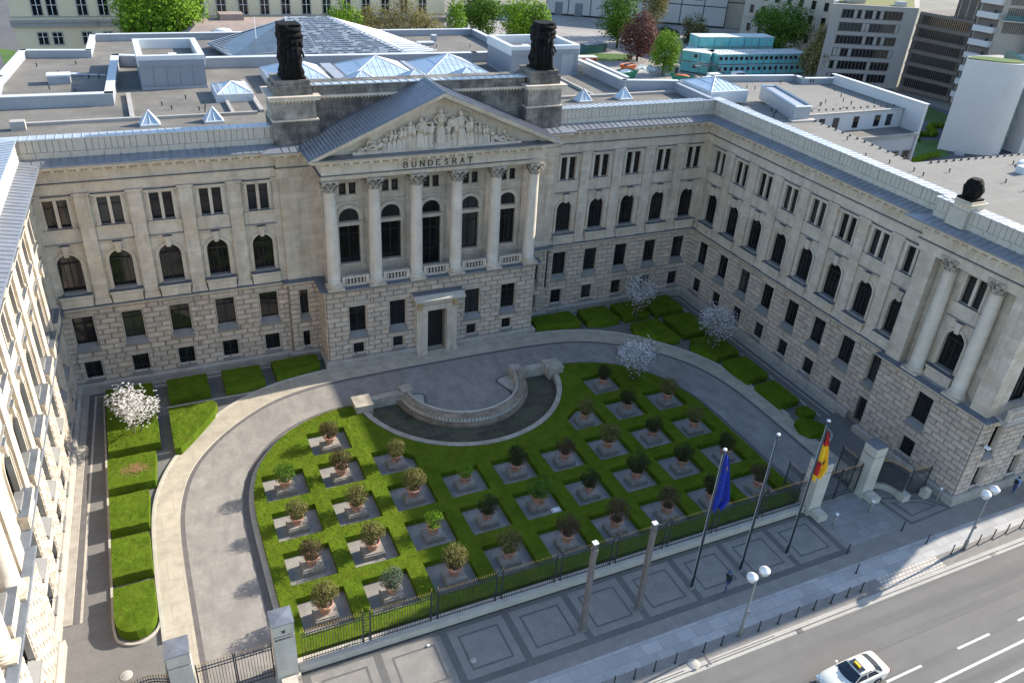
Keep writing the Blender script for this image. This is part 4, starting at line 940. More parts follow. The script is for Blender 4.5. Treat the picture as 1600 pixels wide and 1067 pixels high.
g = MB(); g.box(-34.8, 34.2, -36.897, 1, -.16, -.004, GRAVEL); st(g.obj('court_gravel'))
lm = MB()
zl = -.113
def line(x0, y0, x1, y1, w, m=LINE, z=zl): lm.obox(((x0+x1)/2, (y0+y1)/2), Vector((x1-x0, y1-y0)).normalized(), 0, math.hypot(x1-x0, y1-y0)/2, w/2, z-.004, z, m)
for x in (-6.6, .1, 6.8, 13.5, 20.2, 26.4, 33.0, 39.7): line(x, -51.45+.012*x, x+3.2, -51.42+.012*x, .16)
line(-40, -53.4, 60, -52.0, .17); line(-40, -55.0, 60, -53.55, .17)
st(lm.obj('road_markings'))
cg = MB(); cg.box(-130, 180, -46.1, -45.86, -.16, -.112, KERBW); cg.box(-130, 180, -49.28, -49.22, -.13, -.116, GUTTER); st(cg.obj('gutter'))
# pavement panels (inset strips of dark and pale mosaic)
pm = MB(); z1, z2, z3 = .004, .008, .012
def rect(x0, x1, y0, y1, z, m): pm.face([(x0, y0, z), (x1, y0, z), (x1, y1, z), (x0, y1, z)], m)
rect(-21, 20, -37.35, -36.9, z1, PAVED); rect(-29, 20, -41.75, -41.25, z1, PAVED)
xs = [-11.7-4.45*2, -11.7-4.45, -11.7, -7.25, -2.75, 1.7, 6.15, 10.6, 15.05, 19.5]
for i, x in enumerate(xs):
    rect(x-.22, x+.28, -41.25, -37.35, z1, PAVED)
    if i < len(xs)-1:
        a, b = x+.28+.28, xs[i+1]-.22-.28; y0, y1 = -40.95, -37.65; w = .16
        rect(a+.25, b-.25, y1-.25-w, y1-.25, z1, PAVED); rect(a+.25, b-.25, y0+.25, y0+.25+w, z1, PAVED); rect(a+.25, a+.25+w, y0+.25+w, y1-.25-w, z1, PAVED); rect(b-.25-w, b-.25, y0+.25+w, y1-.25-w, z1, PAVED)
rect(-130, 180, -44.45, -42.75, z1, PSLAB)
rect(19.6, 25.8, -45.5, -44.46, z1, PWHITE)
rect(20.2, 26.2, -41.2, -37.0, z1, mat('grey_slabs', (.25, .24, .23), .85, .12, .5, .2, 30, brick=(1.1, .8, .02, .7, .1), axis='xy'))
def frame4(P, w, z, m):
    c = sum((Vector(p) for p in P), Vector((0, 0)))/4
    Q = [tuple(Vector(p)+(c-Vector(p))*w) for p in P]
    for i in range(4): pm.face([(*P[i], z), (*P[(i+1) % 4], z), (*Q[(i+1) % 4], z), (*Q[i], z)], m)
frame4([(26.4, -37.6), (26.9, -41.2), (32.0, -41.0), (30.4, -39.1)], .14, z1, PAVED); frame4([(27.4, -38.6), (27.7, -40.5), (30.9, -40.3), (30.0, -39.5)], .2, z2, PAVED)
for (x0, x1, y0, y1) in ((1.5, 3.6, -45.3, -45.2), (3.45, 3.6, -46, -45.3), (-30, 1.6, -45.75, -45.68), (3.6, 9, -45.75, -45.69)): rect(x0, x1, y0, y1, z2, GUTTER)
st(pm.obj('paving_pattern'))
for k, x in enumerate((-8.0, 11.0, 30.5)):
    m_ = MB(); m_.box(-.25, .25, -.16, .16, 0, .012, IRON)
    for q in range(5): m_.box(-.2+q*.09, -.16+q*.09, -.13, .13, .012, .02, STEEL)
    o = m_.obj('drain_grate'); o.location = (x, -46.0, -.112); tag(o, ['iron drain grate in the gutter below the square masts', 'iron drain grate in the gutter between left street lamp and ribbed paving', 'iron drain grate in the gutter by the right street lamp'][k], 'drain')
def cover(x, y, z, r, label):
    c = MB(); c.lathe((0, 0, 0), [(r*1.25, 0), (r*1.25, .012), (r*.95, .014)], KERB, 24); o = c.obj('manhole_cover'); o.location = (x, y, z)
    d = MB(); d.lathe((0, 0, 0), [(r*.93, .014), (r*.9, .022), (.01, .022)], GREYST, 24); d.obj('cover_disc', o); tag(o, label, 'manhole cover')
cover(2.5, -45.62+.1, .006, .33, 'round pale manhole cover at the kerb near the left street lamp'); cover(-30.5, -33.2, 0.0, .30, 'round manhole cover in the gravel by the left gate')
cover(-10.6, -40.0, .006, .16, 'small round cover in the mosaic paving near the fence')
# ---- court: drive, sidewalk, gravel
Bl = catmull([(-26.3, -37.0), (-26.4, -30), (-26.4, -22.5), (-26.0, -18.5), (-24.9, -14.9), (-23.0, -12.0), (-20.6, -9.6), (-17.7, -7.6), (-14.6, -6.5), (-10.7, -5.95), (-5, -5.75), (CX, -5.7)])
Bf = Bl+mir(Bl)[1:]
Al = catmull([(-28.1, -31.6), (-28.15, -25), (-27.95, -19.5), (-27.3, -16.2), (-26.1, -13.3), (-24.4, -10.8), (-22.2, -8.2), (-19.6, -6.2), (-16.7, -4.9), (-14.1, -4.3), (-11.3, -4.0), (-5, -3.9), (CX, -3.9)])
Af = Al+mir(Al)[1:]
g = MB(); g.prism(Bf, -.1, .004, SETT, bottom=False); st(g.obj('drive'))
g = MB(); 
def band(mb, P, Q, z0, z1, m, side=None):
    for i in range(len(P)-1):
        mb.face([(*P[i], z1), (*P[i+1], z1), (*Q[i+1], z1), (*Q[i], z1)], m); mb.face([(*P[i], z0), (*P[i+1], z0), (*P[i+1], z1), (*P[i], z1)], side or m); mb.face([(*Q[i], z0), (*Q[i+1], z0), (*Q[i+1], z1), (*Q[i], z1)], side or m)
n = 72
def resamp(P, n):
    L = [0]
    for a, b in zip(P, P[1:]): L.append(L[-1]+math.dist(a, b))
    out = []; j = 0
    for i in range(n+1):
        s = L[-1]*i/n
        while j < len(P)-2 and L[j+1] < s: j += 1
        t = (s-L[j])/max(1e-9, L[j+1]-L[j]); out.append((P[j][0]+(P[j+1][0]-P[j][0])*t, P[j][1]+(P[j+1][1]-P[j][1])*t))
    return out
Br = resamp(Bf, 120); Ar = resamp([(-28.1, -36.9)]+Af+[(2*CX+28.1, -36.9)], 120)
band(g, Br, Ar, -.05, .10, SLAB, KERB); st(g.obj('sidewalk'))
g = MB(); band(g, offs(Br, -.02), offs(Br, .34), 0, .012, GUTTER); st(g.obj('drive_gutter'))
kb = MB(); Ak = resamp(Al, 60); band(kb, offs(Ak, -.0), offs(Ak, -.22), 0, .16, KERB); Ak2 = mir(Ak); Ak2 = [p for p in Ak2 if p[1] > -26.2]; band(kb, Ak2, offs(Ak2, -.22), 0, .16, KERB)
hk = catmull([(-28.15, -29.5), (-28.5, -30.5), (-29.6, -31.15), (-30.7, -30.7), (-31.1, -29.6), (-31.15, -26), (-31.15, -11), (-31.15, -1.6)]); band(kb, hk, offs(hk, .16), 0, .14, KERB)
kb.box(-31, -11, -1.55, -1.4, 0, .14, KERB); kb.box(11.2, 30.6, -1.5, -1.35, 0, .14, KERB); kb.box(30.45, 30.6, -27, -1.5, 0, .14, KERB)
kb.box(-26, -15, -5.35, -5.2, 0, .05, KERB); kb.box(-31, -26.2, -11.95, -11.8, 0, .05, KERB)
st(kb.obj('bed_edging'))
lw_ = MB()   # pale ledge strip along the walls
for P in ([(lx(-W, -28)+.45, -28), (-W+.45, -.45), (-13.3, -.45)], [(14.2, -.45), (W-.45, -.45), (W-.45, -27)]):
    lw_.sweep(P, [(0, 0), (.0, .07), (.5, .07), (.5, .05), (.52, -.02)], PLINTH); lw_.sweep(P, [(.54, .014), (.95, .012)], GUTTER); lw_.sweep(P, [(.95, .016), (1.12, .016)], KERB)
st(lw_.obj('wall_ledge'))
# ---- parterre: clipped low hedge with square gravel pits
LWL = catmull([(-21.0, -35.9), (-21.05, -28), (-21.0, -21.8), (-20.5, -18.6), (-19.5, -16.1), (-17.4, -13.5), (-15.0, -12.0), (-12.5, -11.2), (-10.9, -11.1)])
BC = (-.25, -10.5); BR = 10.1
def circ(r, a0, a1, n, c=BC): return [(c[0]+r*cos(radians(a0+(a1-a0)*i/n)), c[1]+r*sin(radians(a0+(a1-a0)*i/n))) for i in range(n+1)]
arc = circ(BR, 183, 357, 60)
outline = LWL+arc[1:-1]+mir(LWL)
GX = [-.45+4.48*i for i in range(-4, 5)]; GY = [-33.07, -28.68, -24.3, -19.8, -15.45]
CELLS = {(i, j) for i in range(9) for j in (0, 1, 2)} | {(0, 3), (1, 3), (2, 3), (6, 3), (7, 3), (8, 3), (1, 4), (7, 4)}
def inpoly(p, P):
    c = False; j = len(P)-1
    for i in range(len(P)):
        if (P[i][1] > p[1]) != (P[j][1] > p[1]) and p[0] < (P[j][0]-P[i][0])*(p[1]-P[i][1])/(P[j][1]-P[i][1])+P[i][0]: c = not c
        j = i
    return c
pits = []
for (i, j) in sorted(CELLS):
    x, y = GX[i], GY[j]; a, b = 1.63, 1.57
    P = [(x-a, y-b), (x+a, y-b), (x+a, y+b), (x-a, y+b)]
    if (i, j) == (2, 3): P = [(x-a, y-b), (x+a, y-b), (x+a, y+.1), (x-.1, y+b), (x-a, y+b)]
    if (i, j) == (6, 3): P = [(x-a, y-b), (x+a, y-b), (x+a, y+b), (x+.1, y+b), (x-a, y+.3)]
    pits.append(P)
def dens(P, s):
    out = []
    for i in range(len(P)):
        a, b = P[i], P[(i+1) % len(P)]; n = max(1, int(math.dist(a, b)/s))
        for k in range(n): out.append((a[0]+(b[0]-a[0])*k/n, a[1]+(b[1]-a[1])*k/n))
    return out
def hedge_mesh(outer, holes, h, name, m=HEDGE, step=.28, amp=.05, leaf=0, seed=0):
    V = []; E = []
    rings = [dens(outer, step)]+[dens(P, step) for P in holes]
    for R in rings:
        i = len(V); V += [Vector(p) for p in R]; E += [(i+k, i+(k+1) % len(R)) for k in range(len(R))]
    x0 = min(p[0] for p in outer); x1 = max(p[0] for p in outer); y0 = min(p[1] for p in outer); y1 = max(p[1] for p in outer)
    bset = [tuple(v) for v in V]
    x = x0+step/2
    while x < x1:
        y = y0+step/2
        while y < y1:
            if inpoly((x, y), outer) and not any(inpoly((x, y), P) for P in holes): V.append(Vector((x+random.uniform(-.06, .06), y+random.uniform(-.06, .06))))
            y += step
        x += step
    vs, es, fs, *_ = delaunay_2d_cdt(V, E, [], 0, 1e-5)
    mb = MB(); ok = []
    for f in fs:
        c = sum((vs[k] for k in f), Vector((0, 0)))/len(f)
        if inpoly(c, outer) and not any(inpoly(c, P) for P in holes): ok.append(tuple(f))
    nv = lambda x, y: noise.noise(Vector((x*2.2+seed, y*2.2, 0)))*amp+noise.noise(Vector((x*7, y*7, seed)))*amp*.6
    mb.mesh([(v.x, v.y, h+nv(v.x, v.y)) for v in vs], ok, m)
    for R in rings:
        lev = [0.0, .35, .7, 1.0]; n = len(R); VV = []
        # outward bulge noise
        for L_ in lev:
            for p in R:
                z = L_*h+(nv(*p) if L_ == 1 else 0); j = (0 if L_ in (0.0, 1.0) else 1)*amp*.9
                VV.append((p[0]+noise.noise(Vector((p[0]*4, p[1]*4, L_*5)))*j, p[1]+noise.noise(Vector((p[1]*4, p[0]*4, L_*5+9)))*j, z))
        mb.mesh(VV, [(a*n+k, a*n+(k+1) % n, (a+1)*n+(k+1) % n, (a+1)*n+k) for a in range(3) for k in range(n)], m)
    if leaf:   # small leaf faces standing out of the clipped surface
        tris = [f for f in ok]
        for q in range(leaf):
            f = random.choice(tris); a, b, c = [vs[k] for k in f[:3]]; r1, r2 = random.random(), random.random()
            if r1+r2 > 1: r1, r2 = 1-r1, 1-r2
            p = a+(b-a)*r1+(c-a)*r2; z = h+nv(p.x, p.y)+random.uniform(-.01, .05); s = random.uniform(.03, .065); t = random.uniform(0, pi); e = random.uniform(-.04, .05)
            dx, dy = cos(t)*s, sin(t)*s
            mb.face([(p.x-dx, p.y-dy, z-.01), (p.x+dy*.7, p.y-dx*.7, z+e), (p.x+dx, p.y+dy, z+.02)], HLEAF, random.random())
    return mb
hm = hedge_mesh(outline, pits, .52, 'parterre', HEDGE, .3, .045, 26000)
o = hm.obj('parterre_hedge'); tag(o, 'low bright green clipped hedge laid out as a grid of square pits inside the drive', 'hedge')
pk = MB(); 
for P in (LWL, mir(LWL)): P = resamp(P, 50); band(pk, offs(P, -.02), offs(P, -.42), 0, .14, KERB); band(pk, offs(P, -.42), offs(P, -.9), 0, .010, GUTTER)
st(pk.obj('parterre_kerb'))
# ---- hedge blocks in the beds
hb = [
 ('clipped hedge block under the white magnolia in the left bed', [(-30.8, -1.9), (-26.9, -1.9), (-26.9, -5.0), (-26.9, -11.3), (-30.8, -11.3)]),
 ('clipped hedge block with a brown bare patch on top in the left bed', [(-30.9, -12.35), (-27.3, -12.35), (-27.6, -16.1), (-30.9, -16.1)]),
 ('third clipped hedge block from the street end of the left bed', [(-30.9, -17.1), (-28.1, -17.1), (-28.35, -20.8), (-30.9, -20.8)]),
 ('second clipped hedge block from the street end of the left bed', [(-30.9, -21.8), (-28.4, -21.8), (-28.4, -25.6), (-30.9, -25.6)]),
 ('clipped hedge block with a rounded end nearest the left gate', [(-30.9, -26.6), (-28.4, -26.6), (-28.4, -29.3), (-28.5, -29.8), (-28.75, -30.3), (-29.15, -30.62), (-29.65, -30.75), (-30.15, -30.62), (-30.55, -30.3), (-30.8, -29.85), (-30.9, -29.3)]),
 ('sunlit wedge-shaped clipped hedge beside the curve of the left sidewalk', [(-25.9, -6.6), (-22.2, -6.6), (-21.9, -7.2), (-22.3, -8.4), (-24.3, -11.2), (-25.4, -12.6), (-25.9, -12.6)]),
 ('clipped hedge block by the back wall, just right of the left magnolia', [(-25.7, -1.9), (-22.2, -1.9), (-22.2, -5.0), (-25.7, -5.0)]),
 ('middle of the three clipped hedge blocks along the back wall left of the portico', [(-20.9, -1.9), (-17.4, -1.9), (-17.3, -4.7), (-19.2, -5.1), (-20.9, -5.1)]),
 ('clipped hedge block touching the left foot of the portico', [(-16.3, -1.8), (-11.9, -1.7), (-11.9, -3.6), (-14.6, -4.0), (-16.2, -4.5)]),
 ('clipped hedge block touching the right foot of the portico', [(11.7, -1.7), (16.6, -1.7), (16.7, -4.4), (14, -3.95), (11.5, -3.8)]),
 ('second clipped hedge block along the back wall right of the portico', [(17.6, -1.8), (21.1, -1.8), (21.3, -5.0), (19.2, -5.1), (17.5, -4.5)]),
 ('clipped hedge block behind the magnolia by the back wall right of the portico', [(22.0, -1.8), (25.1, -1.8), (25.3, -5.0), (22.1, -5.0)]),
 ('clipped hedge block filling the inner right corner of the court', [(26.0, -1.8), (29.8, -1.8), (29.8, -5.1), (26.1, -5.1)]),
 ('pointed clipped hedge block between two paths in front of the right corner', [(21.8, -6.5), (25.3, -6.3), (25.4, -10.9), (24.4, -10.8), (22.6, -9.0), (21.6, -7.6)]),
 ('square clipped hedge block between the two shaded magnolias', [(26.3, -6.3), (29.8, -6.3), (29.8, -10.3), (26.4, -10.4)]),
 ('clipped hedge block beneath the magnolia nearest the right wing', [(26.3, -11.5), (29.8, -11.5), (29.8, -15.4), (26.9, -15.5), (26.2, -14.2), (25.5, -12.7)]),
 ('longer shaded clipped hedge block halfway along the right wing', [(26.9, -16.4), (29.8, -16.3), (29.8, -20.1), (27.2, -20.2), (27.0, -18.6)]),
 ('shaded clipped hedge block before the small rounded ones at the right wing', [(27.3, -21.1), (29.8, -21.0), (29.8, -24.7), (27.4, -24.8)]),
 ('smallest clipped hedge cube beside the right wing side door', [(28.5, -25.7), (29.8, -25.7), (29.8, -27.0), (28.5, -27.0)]),
 ('rounded clipped hedge inside the curved kerb by the right gate', [(26.9, -27.3), (27.9, -27.2), (28.9, -28.0), (29.1, -29.0), (28.4, -29.7), (27.0, -29.5), (26.5, -28.5)]),
]
for k, (lab, P) in enumerate(hb):
    random.seed(100+k)
    ar_ = abs(sum(P[i][0]*P[(i+1) % len(P)][1]-P[(i+1) % len(P)][0]*P[i][1] for i in range(len(P)))/2)
    cx = sum(p[0] for p in P)/len(P); cy = sum(p[1] for p in P)/len(P)
    hm = hedge_mesh(P, [], .85 if k < 17 else .72, 'h', HEDGED, .3, .05, int(ar_*45), k*3.1)
    if k == 1:
        for q in range(260):
            x = random.gauss(-29.0, .5); y = random.gauss(-14.3, .35); hm.face([(x-.06, y, .90), (x+.06, y-.03, .91), (x, y+.07, .93)], DEAD, 1)
    hm.v = [(x-cx, y-cy, z) for x, y, z in hm.v]
    o = hm.obj('hedge_block'); o.location = (cx, cy, 0); tag(o, lab, 'hedge', 'clipped hedge blocks in the side beds')
rk = catmull([(26.3, -27.0), (26.2, -28.6), (26.8, -29.9), (28.4, -30.2), (29.5, -29.3), (29.3, -27.9), (28.2, -26.9)]); g = MB(); band(g, rk, offs(rk, .2), 0, .16, KERB); st(g.obj('bed_kerb'))
# gravel in pits is the court gravel; the pool
ft = empty('cascade_fountain', (BC[0], BC[1], 0), 'semicircular stone cascade fountain with drained dark basin in front of the portico', 'fountain')
def fobj(mb, name, parent=None): mb.v = [(x-BC[0], y-BC[1], z) for x, y, z in mb.v]; return mb.obj(name, parent or ft)
r = MB(); a0 = circ(BR-.02, 180, 360, 72); a1 = circ(BR-.50, 180, 360, 72); band(r, a0, a1, 0, .60, FSTONE); fobj(r, 'basin_rim')
r = MB(); r.face([(p[0], min(p[1], -11.1), .012) for p in circ(BR-.45, 180, 360, 60)], POOL); fobj(r, 'basin_floor')
r = MB(); C2 = (BC[0]+.15, -10.9); ci = lambda rr, n=64: circ(rr, 178, 362, n, C2)
def bandz(mb, P, Q, zp, zq, m):
    for i in range(len(P)-1): mb.face([(*P[i], zp), (*P[i+1], zp), (*Q[i+1], zq), (*Q[i], zq)], m)
bandz(r, ci(6.5), ci(6.5), 0, .32, CASC); bandz(r, ci(6.5), ci(6.15), .32, .36, CASC); bandz(r, ci(6.15), ci(6.15), .36, .86, CASC); bandz(r, ci(6.15), ci(6.3), .86, .90, CASC); bandz(r, ci(6.3), ci(6.2), .90, 1.02, CASC); bandz(r, ci(6.2), ci(5.62), 1.02, 1.10, CASC); bandz(r, ci(5.62), ci(5.58), 1.10, .98, GUTTER); bandz(r, ci(5.58), ci(5.42), 1.0, 1.14, KERB); bandz(r, ci(5.42), ci(5.3), 1.14, .0, KERB)
cw = fobj(r, 'cascade_wall')
r = MB()
for k in range(56):
    a = radians(182+176*(k+.5)/56); c = (C2[0]+6.17*cos(a), C2[1]+6.17*sin(a)); r.obox(c, (-sin(a), cos(a)), 0, .13, .03, .40, .83, CASCW)
fobj(r, 'fluting', cw)
for s, xa, xb in ((-1, -10.6, -5.7), (1, 5.7, 10.2)):
    r = MB(); r.box(xa, xb, -11.5, -10.9, 0, .95, FSTONE); r.box(xa, xb, -11.56, -10.84, .952, 1.05, FSTONE); fobj(r, 'retaining_wall')
    r = MB(); x = xa if s < 0 else xb-1.45; r.box(x-.1, x+1.45, -12.5, -10.8, 0, 1.12, FSTONE); r.box(x-.16, x+1.51, -12.56, -10.74, 1.122, 1.26, FSTONE); fobj(r, 'end_block')
    r = MB(); x = -6.1 if s < 0 else 5.1; r.box(x, x+.95, -11.4, -10.5, 0, 1.15, FSTONE); r.box(x-.05, x+1.0, -11.45, -10.45, 1.152, 1.28, FSTONE); fobj(r, 'post')
tr = MB(); tc = circ(5.32, 180, 360, 48, C2); tr.face([(p[0], p[1], .022) for p in tc], SETT); tr.face([(-5.4, -10.91, .022), (5.2, -10.91, .022), (5.2, -10.3, .022), (-5.4, -10.3, .022)], SETT)
for s in (-1, 1):
    P = catmull([(C2[0]+s*5.0, -10.6), (C2[0]+s*3.9, -11.0), (C2[0]+s*4.2, -12.4), (C2[0]+s*4.35, -13.6), (C2[0]+s*3.3, -14.9)]); Q = [(C2[0]+5.28*cos(t), C2[1]+5.28*sin(t)) for t in [radians((270+s*(90-62*i/(len(P)-1)))) for i in range(len(P))]]
    bandz(tr, P, Q, .10, .10, KERB); bandz(tr, P, P, 0, .1, KERB); bandz(tr, offs(P, .28*s), P, .027, .027, GUTTER)
fobj(tr, 'terrace')
# ---- foliage helpers
def leaves(mb, c, R, n, s, m, shape=None, flat=.85, hollow=.35, clump=0, cl_r=.3):
    cl = []
    if clump:
        for k in range(clump):
            while True:
                p = Vector((random.uniform(-1, 1), random.uniform(-1, 1), random.uniform(-1, 1)))
                if .35 < p.length < .95: break
            cl.append(p)
    V = []; Fc = []; T = []
    for k in range(n):
        if cl:
            q = random.choice(cl); d = Vector((random.gauss(0, 1), random.gauss(0, 1), random.gauss(0, .8)))*cl_r*.55; p = q+d
            if p.length > 1.12: p = p.normalized()*random.uniform(.9, 1.1)
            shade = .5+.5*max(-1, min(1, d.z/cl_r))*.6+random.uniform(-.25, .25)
        else:
            p = Vector((random.gauss(0, 1), random.gauss(0, 1), random.gauss(0, 1))).normalized()*(random.uniform(hollow, 1)**.5)
            p *= 1+.16*noise.noise(p*2.3+Vector(c))
            shade = random.random()
        w = Vector((c[0]+p.x*R[0], c[1]+p.y*R[1], c[2]+p.z*R[2]))
        nrm = (p.normalized()+Vector((random.gauss(0, .6), random.gauss(0, .6), random.gauss(0, .6)+.3))).normalized(); u = nrm.orthogonal().normalized(); u = Matrix.Rotation(random.uniform(0, 6.28), 3, nrm) @ u; v = nrm.cross(u); a = s*random.uniform(.6, 1.3)
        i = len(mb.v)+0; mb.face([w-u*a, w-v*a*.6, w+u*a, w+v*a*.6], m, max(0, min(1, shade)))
# ---- potted shrubs
CN = ['first', 'second', 'third', 'fourth', 'fifth', 'sixth', 'seventh', 'eighth', 'ninth']
RNAME = ['the row nearest the fence', 'the second row from the fence', 'the middle pot row', 'the fourth row from the fence', '']
def pot_mesh():
    p = MB(); p.lathe((0, 0, 0), [(.30, 0), (.33, .05), (.46, .58), (.52, .60), (.55, .64), (.55, .76), (.50, .77), (.47, .70), (.0, .68)], TERRA, 22); p.lathe((0, 0, 0), [(.495, .69), (.01, .71)], SOIL, 16); return p
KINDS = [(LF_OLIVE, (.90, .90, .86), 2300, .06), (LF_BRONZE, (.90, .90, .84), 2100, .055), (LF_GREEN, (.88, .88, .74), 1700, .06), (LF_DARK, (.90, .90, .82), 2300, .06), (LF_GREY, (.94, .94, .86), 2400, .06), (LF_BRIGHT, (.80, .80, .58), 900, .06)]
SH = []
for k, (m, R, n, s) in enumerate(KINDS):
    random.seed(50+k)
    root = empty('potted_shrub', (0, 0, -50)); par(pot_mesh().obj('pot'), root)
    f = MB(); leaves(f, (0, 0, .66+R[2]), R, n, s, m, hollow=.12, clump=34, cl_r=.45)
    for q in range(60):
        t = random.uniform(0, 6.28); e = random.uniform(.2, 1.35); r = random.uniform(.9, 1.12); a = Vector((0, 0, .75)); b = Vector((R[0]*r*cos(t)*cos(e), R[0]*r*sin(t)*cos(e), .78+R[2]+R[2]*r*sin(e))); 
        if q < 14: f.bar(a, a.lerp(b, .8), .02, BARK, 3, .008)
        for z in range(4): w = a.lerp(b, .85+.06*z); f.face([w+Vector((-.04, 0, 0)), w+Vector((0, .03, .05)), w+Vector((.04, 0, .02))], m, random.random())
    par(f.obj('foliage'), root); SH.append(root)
blk = MB(); blk.box(-.78, .78, -.62, .62, 0, .42, BLOCK); blk.box(-.70, .70, -.54, .54, .422, .52, BLOCK); blk = blk.obj('stone_plinth')
kmap = {(0, 0): 0, (1, 0): 4, (2, 0): 0, (0, 1): 1, (1, 1): 0, (2, 1): 5, (3, 1): 3, (0, 2): 0, (1, 2): 0, (2, 2): 0, (3, 2): 5, (0, 3): 2, (1, 3): 1, (2, 3): 0, (1, 4): 1, (4, 1): 2}
KD = {0: 'round olive-leaved shrub', 1: 'brownish-leaved round shrub', 2: 'low green-leaved shrub', 3: 'dark green round shrub', 4: 'greyish-green dense round shrub', 5: 'sparse light green shrub'}
used = set(); random.seed(21); first_blk = True
for (i, j) in sorted(CELLS, key=lambda c: (c[1], c[0])):
    kd = kmap.get((i, j), random.choice([1, 3, 3, 0, 1, 0]))
    o = SH[kd] if kd not in used else copy_tree(SH[kd]); used.add(kd)
    x, y = GX[i]+random.uniform(-.12, .12), GY[j]-.15+random.uniform(-.12, .12)
    o.location = (x, y, .52); o.rotation_euler.z = random.uniform(0, 6); s = random.uniform(.84, 1.04) if (i, j) != (4, 1) else 1.2; o.scale = (s, s, s*random.uniform(.92, 1.06))
    nn = sorted(c[0] for c in CELLS if c[1] == j).index(i)
    where = CN[nn]+' from left in '+RNAME[j]; 
    if j == 4: where = ('left' if nn == 0 else 'right')+' of the two nearest the portico'
    tag(o, KD[kd]+' in pot, '+where, 'potted shrub', 'potted shrubs in the square pits')
    b = blk if first_blk else blk.copy()
    if not first_blk: COL.objects.link(b)
    first_blk = False; b.location = (x, y, 0); tag(b, 'stone plinth under pot, '+where, 'plinth', 'stone plinths under the pots')
for k in range(len(SH)):
    if k not in used:
        for ch in kids(SH[k]): bpy.data.objects.remove(ch)
        bpy.data.objects.remove(SH[k])
wb = MB(); wb.box(-.4, .4, -.3, .3, 0, .12, WHITE); wb.box(-.32, .32, -.22, .22, .12, .2, WHITE); o = wb.obj('floodlight_box'); o.location = (GX[4]+1.15, GY[1]-.95, 0); tag(o, 'flat white box on the gravel beside a potted shrub in the second row', 'box')
# ---- magnolias
def magnolia(x, y, seed, lab, R, zc, n, tr=1.0):
    random.seed(seed); root = empty('magnolia_tree', (x, y, 0), lab, 'tree', 'blooming white magnolias')
    t = MB(); tips = []
    def br(p, d, l, r, dep):
        q = p+d*l; t.bar(p, q, r, BARK, 5, r*.65)
        if dep == 0: tips.append(q); return
        for k in range(3 if dep > 1 else 4):
            nd = (d+Vector((random.gauss(0, .55), random.gauss(0, .55), random.uniform(-.15, .45)))).normalized(); br(q, nd, l*random.uniform(.62, .85), r*.6, dep-1); tips.append(p.lerp(q, random.uniform(.4, 1)))
    for k in range(4):
        a = 2*pi*k/4+random.random(); br(Vector((0, 0, .1)), Vector((cos(a)*.38, sin(a)*.38, 1)).normalized(), zc*.50, .055, 3)
    t.obj('trunk', root)
    f = MB(); t2 = MB(); tips = [p for p in tips if p.z > 1]
    for k in range(n):
        p = random.choice(tips)+Vector((random.gauss(0, .18), random.gauss(0, .18), random.gauss(0, .18)))
        c = Vector((0, 0, zc))
        if k % 2:
            v_ = Vector((random.gauss(0, 1), random.gauss(0, 1), random.gauss(0, 1))).normalized()*random.uniform(.25, 1)**.6; v_ *= 1+.25*noise.noise(v_*2+Vector((seed, 0, 0)))
            q_ = Vector((v_.x*R[0], v_.y*R[0], zc+v_.z*R[1]))
            if (q_-p).length > 1.3: q_ = p+(q_-p).normalized()*random.uniform(.6, 1.3)
            if k % 6 == 1: t2.bar(p, q_, .012, BARK, 3, .006, caps=False)
            p = q_
        d = p-c; e = sqrt((d.x/R[0])**2+(d.y/R[0])**2+(d.z/R[1])**2)
        if e > 1: p = c+d/e*random.uniform(.7, 1.0)
        for q in range(5):
            a = 2*pi*q/5+random.random(); s = random.uniform(.06, .09); o = Vector((cos(a), sin(a), .15)); w = Vector((-sin(a), cos(a), 0))*s*.5
            f.face([p, p+o*s*.6+w, p+o*s*1.35, p+o*s*.6-w], PETAL, random.random())
    f.obj('blossom', root); t2.obj('twigs', root)
    g_ = MB()
    for k in range(n//4):
        p = random.choice(tips); s = .05; g_.face([p, p+Vector((s, s*.4, s)), p+Vector((s*1.6, 0, s*.4))], LF_DULL, random.random())
    g_.obj('leaf_buds', root)
magnolia(-28.5, -9.2, 1, 'white blooming magnolia rising from the hedge in the left corner of the court', (2.2, 3.0), 3.7, 1150)
magnolia(23.6, -4.9, 2, 'white blooming magnolia before the back wall right of the portico', (1.9, 3.1), 3.8, 1100)
magnolia(27.6, -13.6, 3, 'white blooming magnolia standing beside the right wing wall', (2.0, 3.1), 3.8, 1200)
magnolia(16.3, -15.9, 4, 'white blooming magnolia at the edge of the parterre by the right curve of the drive', (2.0, 2.9), 3.4, 1050)
# ================================================================== FENCE, GATES
YFN = -36.6
def bars(mb, a, b, z0, z1, sp=.165, tips=True, arch=None):
    a = Vector(a); b = Vector(b); L = (b-a).length; u = (b-a)/L; n = max(2, int(L/sp))
    for k in range(n+1):
        p = a+u*(L*k/n); zt = z1+(arch(k/n) if arch else 0)
        mb.box(p.x-.014, p.x+.014, p.y-.014, p.y+.014, z0, zt, IRON)
        if tips: mb.mesh([(p.x-.04, p.y, zt+.04), (p.x+.04, p.y, zt+.04), (p.x, p.y-.04, zt+.04), (p.x, p.y+.04, zt+.04), (p.x, p.y, zt+.22), (p.x, p.y, zt-.05)], [(0, 2, 4), (2, 1, 4), (1, 3, 4), (3, 0, 4), (0, 5, 2), (2, 5, 1), (1, 5, 3), (3, 5, 0)], GOLD)
    for z in (z0+.12, z1-.22, z1-.46):
        mb.obox((a+b)/2, u, 0, L/2, .02, z-.025, z+.025, IRON)
fn = empty('street_fence', (0, YFN, 0), 'long dark iron fence with gilt spear tips on low wall between the two gates', 'fence')
